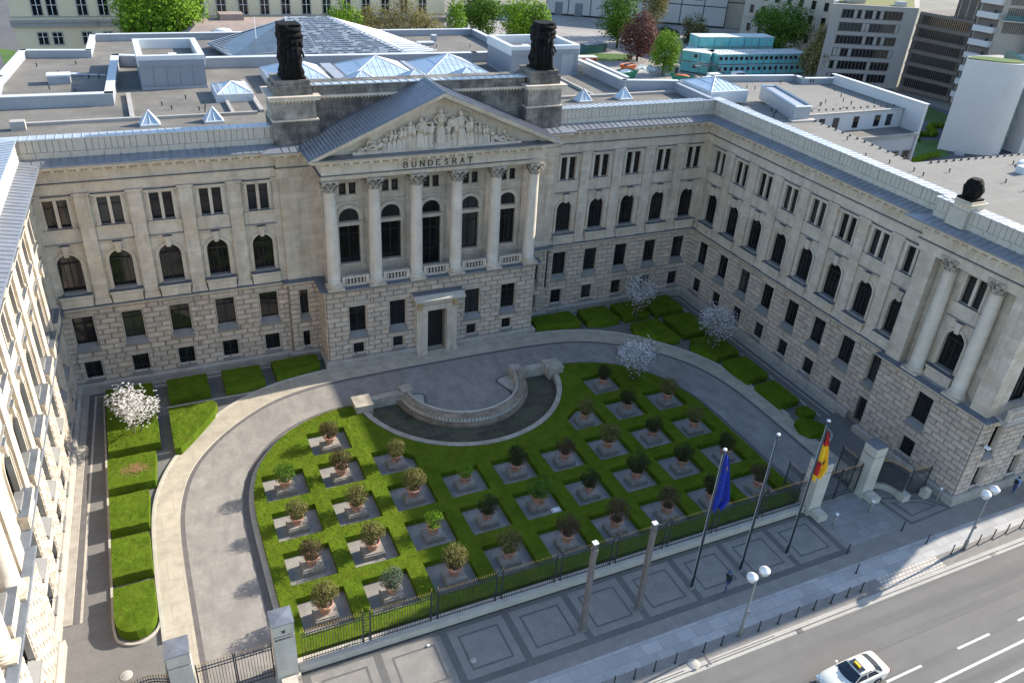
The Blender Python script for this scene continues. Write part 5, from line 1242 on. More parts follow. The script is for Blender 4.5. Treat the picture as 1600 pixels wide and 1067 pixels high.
def sub(mb, name, p, off): mb.v = [(x-off[0], y-off[1], z-off[2]) for x, y, z in mb.v]; return mb.obj(name, p)
O = (0, YFN, 0)
m_ = MB(); m_.box(-20.85, 19.5, YFN-.32, YFN+.28, 0, .52, KERB); m_.box(-20.85, 19.5, YFN-.38, YFN+.34, .52, .62, KERB); sub(m_, 'base_wall', fn, O)
px = [-16.5, -12.0, -7.4, -2.9, 1.6, 6.1, 10.6, 15.1]
ends = [-20.8]+px+[19.45]
for a, b in zip(ends, ends[1:]):
    m_ = MB(); bars(m_, (a+.28, YFN), (b-.28, YFN), .62, 3.2); sub(m_, 'railing_panel', fn, O)
for x in px:
    m_ = MB()
    for s in (-.22, .22):
        m_.box(x+s-.03, x+s+.03, YFN-.03, YFN+.03, .6, 3.45, IRON); m_.bar((x+s, YFN, 3.45), (x+s, YFN, 3.7), .04, GOLD, 5, .005)
        m_.box(x+s-.02, x+s+.02, YFN+.03, YFN+.55, .62, .66, IRON); m_.bar((x+s, YFN+.55, .3), (x+s, YFN, 1.9), .02, IRON)
    for k in range(10): m_.box(x-.19, x+.19, YFN-.015, YFN+.015, .75+k*.26, .79+k*.26, IRON)
    sub(m_, 'fence_post', fn, O)
def pier(x, lab, plaque=False):
    r = empty('gate_pier', (x, YFN, 0), lab, 'gate pier'); s = .62
    m_ = MB(); m_.box(-s, s, -s, s, 0, 4.05, PSTONE); m_.box(-s+.03, s-.03, -s+.03, s-.03, 4.05, 4.13, GUTTER); m_.box(-s, s, -s, s, 4.13, 5.0, PSTONE); m_.obj('shaft', r)
    m_ = MB(); m_.box(-s-.04, s+.04, -s-.04, s+.04, 5.0, 5.06, LEADB); m_.mesh([(-s-.04, -s-.04, 5.06), (s+.04, -s-.04, 5.06), (s+.04, s+.04, 5.06), (-s-.04, s+.04, 5.06), (0, 0, 5.16)], [(0, 1, 4), (1, 2, 4), (2, 3, 4), (3, 0, 4)], LEADB); m_.obj('lead_cap', r)
    m_ = MB(); m_.box(-s-.1, s+.1, -s-.1, s+.1, 0, .35, PSTONE); m_.box(-.45, .45, -s-1.05, -s-.1, 0, .55, PSTONE); m_.obj('foot', r)
    if plaque:
        m_ = MB(); m_.ell((0, -s-.02, 4.45), (.10, .02, .13), LETTER, 8, 6)
        for k in range(3): m_.bar((0, -s-.03, 4.45), ((k-1)*.12, -s-.03, 4.58), .015, LETTER)
        for i, ch in enumerate('BUNDESRAT'): letter(m_, ch, -.52+i*.118, 3.82, -s-.03, .10, LETTER, .2)
        m_.obj('inscription', r)
    return r
pier(-27.25, 'pale stone gate pier left of the open drive gate at the lower left')
pier(-21.55, 'pale stone gate pier with inscription at the left end of the fence', True)
pier(20.2, 'pale stone gate pier behind the German flag at the right end of the fence')
pier(26.0, 'pale stone gate pier nearest the right wing beside the curved railing')
def gate(name, segs, lab, z1=2.9, arch=None, cat='gate'):
    c = segs[0][0]; r = empty(name, (c[0], c[1], 0), lab, cat)
    for a, b in segs:
        m_ = MB(); bars(m_, a, b, .10, z1, .16, True, arch); 
        for p in (a, b): m_.box(p[0]-.04, p[0]+.04, p[1]-.04, p[1]+.04, .0, z1+.12, IRON)
        m_.obox(((a[0]+b[0])/2, (a[1]+b[1])/2), (Vector(b)-Vector(a)).normalized(), 0, (Vector(b)-Vector(a)).length/2, .02, .55, .6, IRON)
        m_.v = [(x-c[0], y-c[1], z) for x, y, z in m_.v]; m_.obj('gate_leaf', r)
    return r
gate('drive_gate', [((-26.5, YFN), (-24.45, YFN)), ((-24.35, YFN), (-22.3, YFN))], 'two-leaf iron drive gate with spear tips between the two left piers', 3.0)
gate('drive_gate', [((20.95, YFN+.1), (23.05, YFN+.1)), ((23.15, YFN+.1), (25.3, YFN+.1))], 'two-leaf iron drive gate between the two right piers', 3.0)
gate('gate_wing', [((19.45, YFN+.75), (19.45, YFN+2.3))], 'narrow railing leaf with gilt tips folded behind the right fence end', 3.2)
gate('gate_wing', [((25.25, YFN+.7), (25.25, YFN+2.3))], 'narrow railing leaf with gilt tips beside the pier nearest the right wing', 3.2)
cvR = catmull([(26.65, -36.4), (27.6, -36.45), (28.3, -36.9), (28.7, -37.7), (28.75, -38.5)], 4)
def curved(name, P, lab):
    c = P[0]; r = empty(name, (c[0], c[1], 0), lab, 'fence'); w = MB(); band(w, P, offs(P, .4), 0, .55, KERB)
    q = P[-1]; w.box(q[0]-.5, q[0]+.3, q[1]-.5, q[1]+.25, 0, .65, KERB)
    w.v = [(x-c[0], y-c[1], z) for x, y, z in w.v]; w.obj('base_wall', r); m_ = MB()
    Q = offs(P, .2)
    for a, b in zip(Q, Q[1:]): bars(m_, a, b, .55, 2.85, .17)
    m_.v = [(x-c[0], y-c[1], z) for x, y, z in m_.v]; m_.obj('railing', r)
curved('curved_railing', cvR, 'curved iron railing with gilt tips on a low wall beside the right wing')
gate('side_gate', [((29.1, -38.45), (31.0, -38.6))], 'small iron side gate between the curved railing and the right wing corner', 2.8)
e_ = MB(); e_.box(-.35, .35, -.3, .3, 0, .8, KERB); e_.lathe((0, 0, .8), [(.3, 0), (.3, .1), (.01, .25)], KERB, 12); o = e_.obj('stone_block'); o.location = (30.75, -39.05, 0); tag(o, 'low rounded stone block at the foot of the right wing corner', 'stone block')
cvL = [(2*CX-p[0]-.6, p[1]) for p in cvR]; cvL = [(x, y) for x, y in reversed(cvL)]
cvl = catmull([(-27.9, -36.4), (-29.0, -36.0), (-30.2, -36.3), (-31.2, -37.4)], 4)
curved('curved_railing', cvl[::-1], 'iron railing with spear tips curving from the left pier towards the left wing')
# ================================================================== STREET FURNITURE
def flagpole(x, y, h, lab):
    r = empty('flagpole', (x, y, 0), lab, 'flagpole', None); m_ = MB(); m_.lathe((0, 0, 0), [(.105, 0), (.10, h*.5), (.075, h)], POLE, 12); m_.obj('pole', r)
    m_ = MB(); m_.lathe((0, 0, h), [(.11, 0), (.14, .04), (.12, .1), (.02, .13)], WHITE, 12); m_.obj('pole_cap', r); m_ = MB(); m_.box(-.16, .16, -.16, .16, 0, .03, KERB); m_.lathe((0, 0, 0), [(.18, .03), (.17, .1)], STEEL, 12); m_.obj('foot_plate', r)
    m_ = MB(); m_.bar((-.12, 0, 1), (-.10, 0, h-.3), .012, WHITE, 4); m_.obj('halyard', r)
s88 = .88
flagpole(6.15, -40.12, 12.4, 'dark flagpole carrying the blue flag with yellow stars'); flagpole(10.57, -40.05, 12.4, 'dark flagpole without a flag between the two flags'); flagpole(14.97, -40.02, 12.4, 'dark flagpole carrying the black red and gold flag')
FB = mat('flag_blue', (.012, .035, .32), .8, .1); FY = mat('flag_yellow', (.85, .50, .02), .8, .05); FR = mat('flag_red', (.50, .025, .02), .8, .08); FK = mat('flag_black', (.012, .012, .014), .8, .1); FE = mat('emblem_dark', (.07, .012, .01), .8)
def flag(x, y, zt, zb, w, colf, lab, name, extra=None, ang=-.9):
    r = empty(name, (x, y, zt), lab, 'flag'); m_ = MB(); nu, nv = 26, 44; L = zt-zb; P = []
    for j in range(nv+1):
        v = j/nv; ww = w*(.28+.72*min(1, (v*1.35)**.8))*(1-.35*max(0, v-.8)/.2)
        for i in range(nu+1):
            u = i/nu; d = ww*u; fo = .16*sin(u*9+v*2.2)*(.35+v)*min(1, u*3); sag = .35*u*(1-v)
            P.append((.10+d*cos(ang)-fo*sin(ang), d*sin(ang)+fo*cos(ang), -v*L-sag-.12*sin(u*5)*v))
    for j in range(nv):
        for i in range(nu): m_.mesh([P[j*(nu+1)+i], P[j*(nu+1)+i+1], P[(j+1)*(nu+1)+i+1], P[(j+1)*(nu+1)+i]], [(0, 1, 2, 3)], colf((i+.5)/nu, (j+.5)/nv))
    m_.obj('cloth', r)
    if extra: extra(r, P, nu)
    return r
def stars(r, P, nu):
    m_ = MB()
    for (u, v) in ((.3, .18), (.62, .27), (.8, .42), (.85, .56), (.72, .7), (.45, .78), (.22, .70), (.15, .52), (.18, .34), (.5, .22), (.86, .66), (.6, .80)):
        p = Vector(P[int(v*44)*(nu+1)+int(u*nu)])
        for s in (-1, 1):
            c = p+Vector((.03*s, -.05*s, 0)); V = []
            for k in range(10): a = pi/2+pi*k/5; rr = .13 if k % 2 == 0 else .055; V.append(c+Vector((cos(a)*rr*.75, cos(a)*rr*.6, sin(a)*rr)))
            m_.face(V, FY)
    m_.obj('stars', r)
flag(6.15, -40.12, 12.2, 7.4, .95, lambda u, v: FB, 'limp blue flag with yellow stars hanging from its pole', 'european_flag', stars, -.5)
def gcol(u, v):
    t = u*.9+v*.55
    if v < .26: return FK if u < .3 else FR
    if v < .30: return FR
    if v < .62: return FK if u < .12 else FY
    if v < .88: return FK if u < .1 else (FR if u < .62 else FY)
    return FY
def eagle(r, P, nu):
    m_ = MB(); p = Vector(P[27*(nu+1)+12])
    for s in (-1, 1):
        c = p+Vector((.05*s, -.07*s, 0)); m_.ell(c, (.07, .03, .16), FE, 7, 6)
        for k in range(4):
            for q in (-1, 1): m_.bar(c, c+Vector((q*.15, q*.06, .12-k*.1)), .022, FE)
    m_.obj('emblem', r)
flag(14.97, -40.02, 11.7, 7.3, .85, gcol, 'limp black red and gold flag with dark eagle hanging by the right gate', 'german_flag', eagle, -.35)
def mast(x, y, h, lab):
    r = empty('square_mast', (x, y, 0), lab, 'mast'); m_ = MB(); V = [(a*s*.17, b*s*.17, z) for (s, z) in ((1, 0), (.85, h)) for (a, b) in ((-1, -1), (1, -1), (1, 1), (-1, 1))]
    m_.mesh(V, [(0, 1, 5, 4), (1, 2, 6, 5), (2, 3, 7, 6), (3, 0, 4, 7)], WOODP); m_.box(-.2, .2, -.2, .2, h*.93, h*.935, WOODP); m_.obj('shaft', r)
    m_ = MB(); m_.box(-.17, .17, -.17, .17, h+.001, h+.06, WHITE); m_.obj('cap_plate', r); m_ = MB(); m_.box(-.24, .24, -.24, .24, 0, .12, STEEL); m_.obj('foot', r)
    m_ = MB(); m_.box(.15, .25, -.06, .06, h*.86, h*.92, STEEL); m_.obj('bracket', r)
mast(-2.92, -40.44, 7.85, 'weathered square mast with white cap standing in the mosaic paving, the left one of two'); mast(1.56, -40.3, 7.85, 'weathered square mast with white cap nearer to the blue flag')
gmat = bpy.data.materials.new('lamp_glass'); gmat.use_nodes = True; b = gmat.node_tree.nodes['Principled BSDF']; b.inputs['Base Color'].default_value = (.8, .82, .80, 1); b.inputs['Roughness'].default_value = .12; b.inputs['Transmission Weight'].default_value = .55; b.inputs['IOR'].default_value = 1.25
def lamp(x, y, h, lab):
    r = empty('street_lamp', (x, y, 0), lab, 'street lamp', 'twin-globe street lamps'); m_ = MB(); m_.lathe((0, 0, 0), [(.13, 0), (.13, .9), (.085, 1.0), (.07, h)], STEEL, 12); m_.obj('post', r)
    m_ = MB(); m_.bar((0, 0, h-.05), (-.42, 0, h+.12), .035, STEEL, 6); m_.bar((0, 0, h-.05), (.62, .12, h+.12), .035, STEEL, 6); m_.box(.05, .22, -.1, .1, h*.42, h*.47, STEEL); m_.obj('arm', r)
    for (cx, cy) in ((-.42, 0), (.70, .14)):
        m_ = MB(); m_.lathe((cx, cy, h+.1), [(.06, 0), (.22, .08), (.33, .25), (.36, .38), (.34, .46)], gmat, 18); q = m_.obj('lamp_globe', r)
        m_ = MB(); m_.lathe((cx, cy, h+.1), [(.37, .44), (.36, .50), (.27, .60), (.15, .66), (.14, .71), (.01, .74)], WHITE, 18); m_.lathe((cx, cy, h+.1), [(.08, .1), (.12, .3), (.10, .42)], WHITE, 10); m_.obj('lamp_cap', q)
lamp(6.7, -44.85, 5.2, 'grey street lamp with two glass globes on the shaded kerb above the taxi'); lamp(28.6, -44.75, 5.2, 'twin-globe street lamp near the right edge casting a long shadow')
bx = [-3.2, -1.7, -.2, 1.4, 3.65, 5.1, 8.2, 9.9, 11.5, 13.1, 14.7, 16.2, 17.55, 27.2, 30.2, 31.9, 33.5, 35.2, 36.9]
BO = None; ordn = ['first', 'second', 'third', 'fourth', 'fifth', 'sixth', 'seventh', 'eighth', 'ninth', 'tenth', 'eleventh', 'twelfth', 'thirteenth']
def bollard():
    r = empty('thin_bollard', (0, 0, 0)); m_ = MB(); m_.lathe((0, 0, 0), [(.045, 0), (.045, .95), (.05, .96), (.035, 1.0), (.01, 1.01)], IRON, 8); par(m_.obj('post'), r); m_ = MB(); m_.lathe((0, 0, 0), [(.09, 0), (.09, .03), (.046, .05)], IRON, 8); par(m_.obj('foot'), r); return r
k = 0
def addb(x, y, lab):
    global BO
    o = bollard() if BO is None else copy_tree(BO); BO = BO or o; o.location = (x, y, 0); tag(o, lab, 'bollard', 'thin dark bollards along the kerb')
for i, x in enumerate(bx):
    if i < 13: lab = 'thin dark bollard in the shaded kerb row, '+ordn[i]+' from the left'
    elif i == 13: lab = 'thin dark bollard just left of the foot of the right street lamp'
    else: lab = 'thin dark bollard right of the right street lamp, '+ordn[i-14]+' after it'
    addb(x, -45.0 if i < 13 else -44.75, lab)
addb(18.6, -43.5, 'thin dark bollard standing alone on the granite slabs at the shadow tip'); addb(26.3, -43.2, 'thin dark bollard on the slabs whose shadow falls on sunlit paving'); addb(19.5, -41.7, 'thin dark bollard on the mosaic below the third flagpole'); addb(25.6, -41.4, 'thin dark bollard on the mosaic in front of the paved diamond')
for (x, y, lab) in ((20.75, -38.95, 'grey round gate bollard with white top before the left of the two right piers'), (24.7, -38.85, 'grey round gate bollard with white top before the right gate'), (31.5, -39.75, 'grey round bollard with white top at the corner of the right wing')):
    r = empty('gate_bollard', (x, y, 0), lab, 'bollard', 'white-topped gate bollards'); m_ = MB(); m_.lathe((0, 0, 0), [(.13, 0), (.12, .05), (.115, 1.15)], STEEL, 14); m_.obj('post', r); m_ = MB(); m_.lathe((0, 0, 1.15), [(.13, 0), (.14, .05), (.10, .12), (.01, .14)], WHITE, 14); m_.obj('lamp_top', r)
cm = MB(); cm.box(-.1, .1, -.5, 0, 0, .1, STEEL); cm.box(-.16, .16, -.75, -.35, .06, .22, WHITE); cm.ell((0, -.5, -.06), (.13, .13, .13), IRON, 10, 6); o = cm.obj('security_camera'); o.location = (32.9, -40.5, 5.9); tag(o, 'small white security camera on the rusticated corner of the right wing', 'camera')
# litter
for (x, y, lab, s) in ((-12.9, -37.9, 'crumpled white paper on the paving by the fence', .14), (-20.2, -38.2, 'pale crumpled bag at the foot of the inscribed gate pier', .25)):
    m_ = MB(); m_.ell((0, 0, s*.4), (s, s*.7, s*.4), WHITE, 6, 4, tint=1); m_.v = [(a*(1+.3*noise.noise(Vector((a*9, b*9, c*9)))), b, max(0, c+.1*noise.noise(Vector((b*9, a*9, c*9))))) for a, b, c in m_.v]; o = m_.obj('paper_litter'); o.location = (x, y, .01); tag(o, lab, 'litter')
# ================================================================== PEOPLE
def person(loc, rz, lab, top, legs, hair, stride=.3, arms=(.25, -.25), bag=None):
    r = empty('person', loc, lab, 'person', rz=rz)
    # facing +x
    V = {'pel': (0, 0, .95), 'ch': (.03, 0, 1.30), 'nk': (.04, 0, 1.50), 'hd': (.07, 0, 1.62), 'ht': (.07, 0, 1.74)}
    E = [('pel', 'ch'), ('ch', 'nk'), ('nk', 'hd'), ('hd', 'ht')]; R = {'pel': .15, 'ch': .17, 'nk': .065, 'hd': .095, 'ht': .07}
    for s, n in ((1, 'L'), (-1, 'R')):
        f = stride*s
        V['hp'+n] = (0, .09*s, .88); V['kn'+n] = (f*.55+.04, .10*s, .49); V['an'+n] = (f, .10*s, .10+(.08 if f < 0 else 0)); V['to'+n] = (f+.20, .11*s, .04)
        V['sh'+n] = (.03, .19*s, 1.42); g_ = arms[0] if s > 0 else arms[1]; V['el'+n] = (.02+g_*.5, .25*s, 1.15); V['wr'+n] = (.10+g_, .24*s, .94); V['ha'+n] = (.13+g_*1.15, .24*s, .85)
        E += [('pel', 'hp'+n), ('hp'+n, 'kn'+n), ('kn'+n, 'an'+n), ('an'+n, 'to'+n), ('ch', 'sh'+n), ('sh'+n, 'el'+n), ('el'+n, 'wr'+n), ('wr'+n, 'ha'+n)]
        R.update({'hp'+n: .105, 'kn'+n: .07, 'an'+n: .05, 'to'+n: .04, 'sh'+n: .08, 'el'+n: .055, 'wr'+n: .035, 'ha'+n: .04})
    ks = list(V); me = bpy.data.meshes.new('body'); me.from_pydata([V[k] for k in ks], [(ks.index(a), ks.index(b)) for a, b in E], [])
    o = bpy.data.objects.new('body', me); COL.objects.link(o); md = o.modifiers.new('s', 'SKIN'); 
    for i, k in enumerate(ks): me.skin_vertices[0].data[i].radius = (R[k], R[k]*(1.0 if k not in ('ch', 'pel') else 1.15)); me.skin_vertices[0].data[i].use_root = (k == 'pel')
    o.modifiers.new('u', 'SUBSURF').levels = 2
    bpy.context.view_layer.update(); dg = bpy.context.evaluated_depsgraph_get(); nm = bpy.data.meshes.new_from_object(o.evaluated_get(dg)); o.modifiers.clear(); o.data = nm; o.parent = r
    for m in (top, legs, SKIN, FRAME): nm.materials.append(m)
    for p in nm.polygons:
        c = p.center; k = 0
        if c.z > 1.52: k = 2
        elif c.z < .11: k = 3
        elif c.z < .97 and abs(c.y) < .2: k = 1
        elif c.z < .93: k = 2
        p.material_index = k; p.use_smooth = True
    h = MB(); h.ell((.045, 0, 1.68), (.115, .105, .12), hair, 12, 8); h.obj('hair', r)
    f = MB(); f.ell((.165, 0, 1.62), (.02, .015, .025), SKIN, 6, 4)
    for s in (-1, 1): f.ell((.15, .035*s, 1.655), (.012, .012, .008), FRAME, 6, 4); f.ell((.06, .095*s, 1.63), (.02, .012, .03), SKIN, 6, 4)
    f.box(.15, .158, -.022, .022, 1.575, 1.583, MATS['emblem_dark']); f.obj('face_features', r)
    fg = MB()
    for s in (1, -1):
        g_ = arms[0] if s > 0 else arms[1]; hx = .13+g_*1.15
        for q, l in enumerate((.065, .075, .08, .07)): x = hx-.03+q*.02; fg.bar((x, .24*s, .84), (x+.01, .235*s, .84-l*.6), .009, SKIN, 5); fg.bar((x+.01, .235*s, .84-l*.6), (x+.0, .225*s, .84-l), .008, SKIN, 5)
        fg.bar((hx+.035, .23*s, .88), (hx+.06, .21*s, .82), .01, SKIN, 5)
    fg.obj('fingers', r)
    if bag: q = MB(); q.box(-.22, -.10, -.16, .16, 1.05, 1.45, bag); q.box(-.24, -.2, -.12, .12, 1.08, 1.3, bag); q.obj('backpack', r)
    return r
JK = mat('black_jacket', (.02, .02, .024), .9); JE = mat('blue_jeans', (.04, .07, .16), .95, .15, 5); CB = mat('blue_cap', (.02, .06, .25), .8); SB = mat('light_blue_shirt', (.22, .38, .62), .9); RD = mat('red_shirt', (.5, .03, .05), .9); HR = mat('dark_hair', (.012, .01, .009), .8); BG = mat('dark_bag', (.015, .015, .018), .8)
person((8.45, -41.15, 0), radians(200), 'person in black jacket, jeans and blue cap walking past the flagpoles', JK, JE, CB, .34, (.28, -.22))
person((38.6, -41.5, 0), radians(10), 'person in light blue shirt walking beside the right wing at the right edge', SB, JE, HR, .28, (.2, -.2), BG)
person((39.35, -42.15, 0), radians(15), 'person in white shirt walking at the extreme right edge of the pavement', WHITE, MATS['pale_curtain'], HR, .25, (-.15, .2), BG)
# ================================================================== TAXI (front towards -x)
CAR = mat('ivory_car_paint', (.72, .70, .60), .22, .02, 1, spec=.6, coat=.6); CG = mat('car_glass', (.015, .022, .035), .04, .1, spec=.8); TY = mat('tyre', (.02, .02, .02), .85); CHR = mat('chrome', (.5, .5, .52), .2, metal=.9); HL = mat('headlight_glass', (.45, .5, .55), .08, spec=.9); RL = mat('rear_light', (.35, .02, .015), .2)
tx = empty('taxi', (11.35, -50.3, -.12), 'ivory white taxi with yellow roof sign and open sunroof driving left on the road', 'taxi', rz=radians(0))
Lc = 4.8
# body stations: x, half width at sill/belt, z bottom, z belt, z deck centre
ST = [(-2.40, .60, .30, .50, .52), (-2.34, .74, .25, .58, .62), (-2.15, .84, .22, .68, .74), (-1.7, .89, .20, .76, .84), (-1.0, .90, .18, .84, .93), (-.75, .90, .18, .88, .96), (0, .90, .18, .92, .98), (1.0, .90, .18, .94, 1.0), (1.55, .89, .20, .93, .96), (1.95, .88, .22, .91, .95), (2.25, .84, .26, .88, .93), (2.38, .76, .32, .80, .86), (2.40, .6, .38, .6, .62)]
bm_ = MB(); V = []; ns = 15
for (x, w, zb, zm, zt) in ST:
    row = []
    for k in range(ns):
        t = k/(ns-1)*2-1; a = abs(t); sg = 1 if t > 0 else -1
        if a > .8: y = w*.97; z = zb+(zm-zb)*(1-a)/.2*.55
        elif a > .6: y = w; z = zb+(zm-zb)*(.55+(.8-a)/.2*.35)
        else: y = w*(sin(a/.6*pi/2)**.75)*.985; z = zt-(zt-zm*.97)*(a/.6)**4
        row.append((x, sg*y, z))
    V += row
Fc = [(i*ns+k, i*ns+k+1, (i+1)*ns+k+1, (i+1)*ns+k) for i in range(len(ST)-1) for k in range(ns-1)]
Fc += [tuple(range(ns)), tuple((len(ST)-1)*ns+k for k in range(ns))[::-1]]
bm_.mesh(V, Fc, CAR, 1, True)
bm_.obj('body', tx)
# greenhouse
gh = MB(); gl = [(-.95, .78, .93), (-.28, .62, 1.36), (.0, .60, 1.42), (.75, .60, 1.43), (1.08, .60, 1.38), (1.82, .72, .99)]
def rw(x, w, z, d=.0, n=9): return [(x+(.10 if x < 0 else -.04)*(abs(t)**2)*1.0, w*t, z-.06*abs(t)**3-d) for t in [i/(n-1)*2-1 for i in range(n)]]
rows = [rw(*g_) for g_ in gl]; n9 = 9
for i, m in ((0, CG), (1, CAR), (2, CAR), (3, CAR), (4, CG)):
    gh.mesh(rows[i]+rows[i+1], [(k, k+1, n9+k+1, n9+k) for k in range(n9-1)], m, 1, True)
gh.obj('roof_and_screens', tx)
sg_ = MB()
for s in (-1, 1):
    P = [(gl[0][0]+.05, s*.80, .92), (-.17, s*.625, 1.29), (1.08, s*.625, 1.29), (1.70, s*.78, .94)]; sg_.face(P, CAR)
    e = .012*s; q = lambda p, k=0: (p[0], p[1]+e, p[2])
    sg_.face([q((-.72, s*.775, .96)), q((-.14, s*.645, 1.25)), q((.34, s*.635, 1.25)), q((.34, s*.782, .96))], CG); sg_.face([q((.42, s*.782, .96)), q((.42, s*.635, 1.25)), q((1.02, s*.64, 1.25)), q((1.38, s*.765, .97))], CG)
sg_.obj('side_window', tx)
q = MB(); q.box(-.18, .16, -.47, .47, 1.405, 1.432, CG); q.box(.17, .34, -.47, .47, 1.425, 1.45, CG); q.obj('sunroof', tx)
q = MB(); q.box(-.0, .14, -.24, .24, 1.44, 1.58, FY); q.box(.14, .16, -.24, .24, 1.44, 1.57, FRAME); o = q.obj('taxi_sign', tx)
q = MB()
for i, ch in enumerate('TAXI'): letter(q, ch, -.19+i*.10, 1.46, 0, .09, LETTER, .2, T=lambda p: (-.005-p[1]*.1, -p[0], p[2]))
q.obj('lettering', o)
for s in (-1, 1):
    q = MB(); q.ell((-2.22, s*.52, .60), (.16, .13, .12), HL, 12, 8); q.ell((-2.28, s*.75, .58), (.12, .09, .10), HL, 12, 8); q.obj('headlight', tx)
    q = MB(); q.box(2.2, 2.42, *sorted((s*.5, s*.80)), .62, .82, RL); q.obj('tail_light', tx)
    q = MB(); q.ell((-.62, s*.98, .98), (.10, .12, .07), CAR, 10, 6); q.bar((-.62, s*.85, .93), (-.62, s*.93, .96), .03, CAR); q.obj('wing_mirror', tx)
    for x in (-1.45, 1.35):
        q = MB()
        V = []; 
        for yy in (.70, .92):
            for k in range(20): t = 2*pi*k/20; V.append((x+.32*cos(t), s*yy, .32+.32*sin(t)))
        q.mesh(V, [(k, (k+1) % 20, 20+(k+1) % 20, 20+k) for k in range(20)]+[tuple(range(20)), tuple(range(20, 40))], TY); w_ = q.obj('wheel', tx)
        q = MB(); V = [(x+.19*cos(2*pi*k/12), s*.93, .32+.19*sin(2*pi*k/12)) for k in range(12)]; q.mesh(V, [tuple(range(12))], CHR); q.obj('rim', w_)
q = MB(); q.box(-2.43, -2.36, -.32, .32, .42, .62, CHR); q.obj('grille', tx)
q = MB(); q.box(-2.46, -2.38, -.26, .26, .34, .44, WHITE); q.box(2.40, 2.44, -.26, .26, .5, .6, WHITE); q.obj('number_plate', tx)
# ================================================================== BACKGROUND
def fwin(parent, f, us, zs, w, h, frm, d=.0, mull=True, name='window', surround=.18, depth=.25):
    """windows as parts: stone frame with glass pane child"""
    proto = None
    for z in zs:
        for u in us:
            if proto is None:
                m_ = MB(); a = w/2
                for s in (-1, 1): m_.box(*sorted((s*a, s*(a+surround))), -.06, .02, -surround, h+surround, frm)
                m_.box(-a, a, -.06, .02, h, h+surround, frm); m_.box(-a-.06, a+.06, -.12, .02, -surround, 0, frm)
                if mull: m_.box(-.05, .05, -.045, 0, 0, h, WHITE if mull == 2 else GREYST); m_.box(-a, a, -.04, 0, h*.62, h*.62+.07, WHITE if mull == 2 else GREYST)
                o = m_.obj(name); par(o, parent); g_ = MB(); g_.face([(-a, -.012, 0), (a, -.012, 0), (a, -.012, h), (-a, -.012, h)], GLASS); par(g_.obj('pane'), o); proto = o
            else: o = copy_tree(proto, parent)
            p = f.T((u, -d, z)); o.location = (p[0]-parent.location.x, p[1]-parent.location.y, p[2]); o.rotation_euler = (0, 0, f.ang)
YY = 98
yb = empty('yellow_building', (0, YY, 0), 'long pale yellow four-storey building with grey window frames behind the flat roofs', 'building')
m_ = MB(); m_.box(-40.6, 38.4, 0, 14, 0, 34, YELL); m_.obj('wall', yb)
m_ = MB()
for x0, x1, d in ((-40.9, -27.5, .5), (-27.5, 38.6, .3)): m_.box(x0, x1, -d, 0, 14.5, 15.3, GREYST); m_.box(x0, x1, -d-.25, 0, 15.3, 15.65, GREYST); m_.box(x0, x1, -.12, 0, 16.05, 16.2, GREYST)
m_.box(-40.8, 38.6, -.1, 0, 7.0, 7.3, GREYST); m_.obj('string_course', yb)
fy = Fac((-40.6, YY), (38.4, YY))
m_ = MB(); m_.T = fy.T; m_.T = None
us = [4.2, 6.5, 11.2, 14.6]+[18.8+3.95*k for k in range(15)]
fwin(yb, fy, us, [16.4, 21.8, 27.0], 1.45, 2.6, GREYST, .02, 2); fwin(yb, fy, us, [11.6, 7.6, 3.2], 1.4, 1.9, GREYST, .02, 2, 'small_window')
rb_ = empty('low_pink_roof_building', (0, 78, 0), 'low building with pinkish hipped roof in front of the yellow building', 'building')
m_ = MB(); m_.box(-15.5, 8.5, -3, 12, 0, 15.6, WREND); m_.obj('wall', rb_)
m_ = MB(); A = [(-16, -3.5), (9, -3.5), (9, 12.5), (-16, 12.5)]; B = [(-12.5, 2.0), (4, 2.0), (4, 9), (-12.5, 9)]
m_.mesh([(*p, 15.6) for p in A]+[(*p, 17.6) for p in B], [(0, 1, 5, 4), (1, 2, 6, 5), (2, 3, 7, 6), (3, 0, 4, 7), (4, 5, 6, 7)], BROOF); m_.box(-8, -4, 6, 9, 17.6, 18.6, BROOF); m_.obj('roof', rb_)
m_ = MB(); m_.ell((-8.5, 0, 17.0), (1.5, .7, .45), WHITE, 10, 6); m_.ell((2.0, 4.5, 17.6), (.7, .5, .4), WHITE, 8, 6); m_.obj('roof_dome', rb_)
st_ = MB(); st_.bar((-9.7, 33, 22), (-9.7, 33, 26.5), .04, WHITE, 5); o = st_.obj('thin_antenna'); tag(o, 'thin white antenna rod on the flat roof beside the ribbed glass roof', 'antenna')
# trees
def tree(x, y, z0, R, zc, lab, m, n, s, seed, cone=False, clump=34, clr=.33):
    random.seed(seed); r = empty('broadleaf_tree', (x, y, z0), lab, 'tree', 'trees behind the building'); t = MB(); t.tube([(0, 0, 0), (.1, 0, zc*.4), (0, .1, zc*.8)], [R[0]*.06, R[0]*.05, R[0]*.03], BARK, 7)
    for k in range(9):
        a = 2*pi*k/9+random.random(); e = random.uniform(.3, .9); t.tube([(0, 0, zc*random.uniform(.35, .7)), (cos(a)*R[0]*.4, sin(a)*R[0]*.4, zc*.9+R[2]*.1), (cos(a)*R[0]*.75, sin(a)*R[0]*.75, zc+R[2]*e*.5)], [R[0]*.03, R[0]*.02, R[0]*.008], BARK, 5)
    t.obj('trunk', r); f = MB(); leaves(f, (0, 0, zc), R, n, s, m, clump=clump, cl_r=clr); leaves(f, (0, 0, zc), (R[0]*.9, R[1]*.9, R[2]*.9), n//3, s, m, hollow=.2)
    if cone: f.v = [(a*(1-.55*max(0, c-zc)/R[2]), b*(1-.55*max(0, c-zc)/R[2]), c) for a, b, c in f.v]
    f.obj('crown', r)
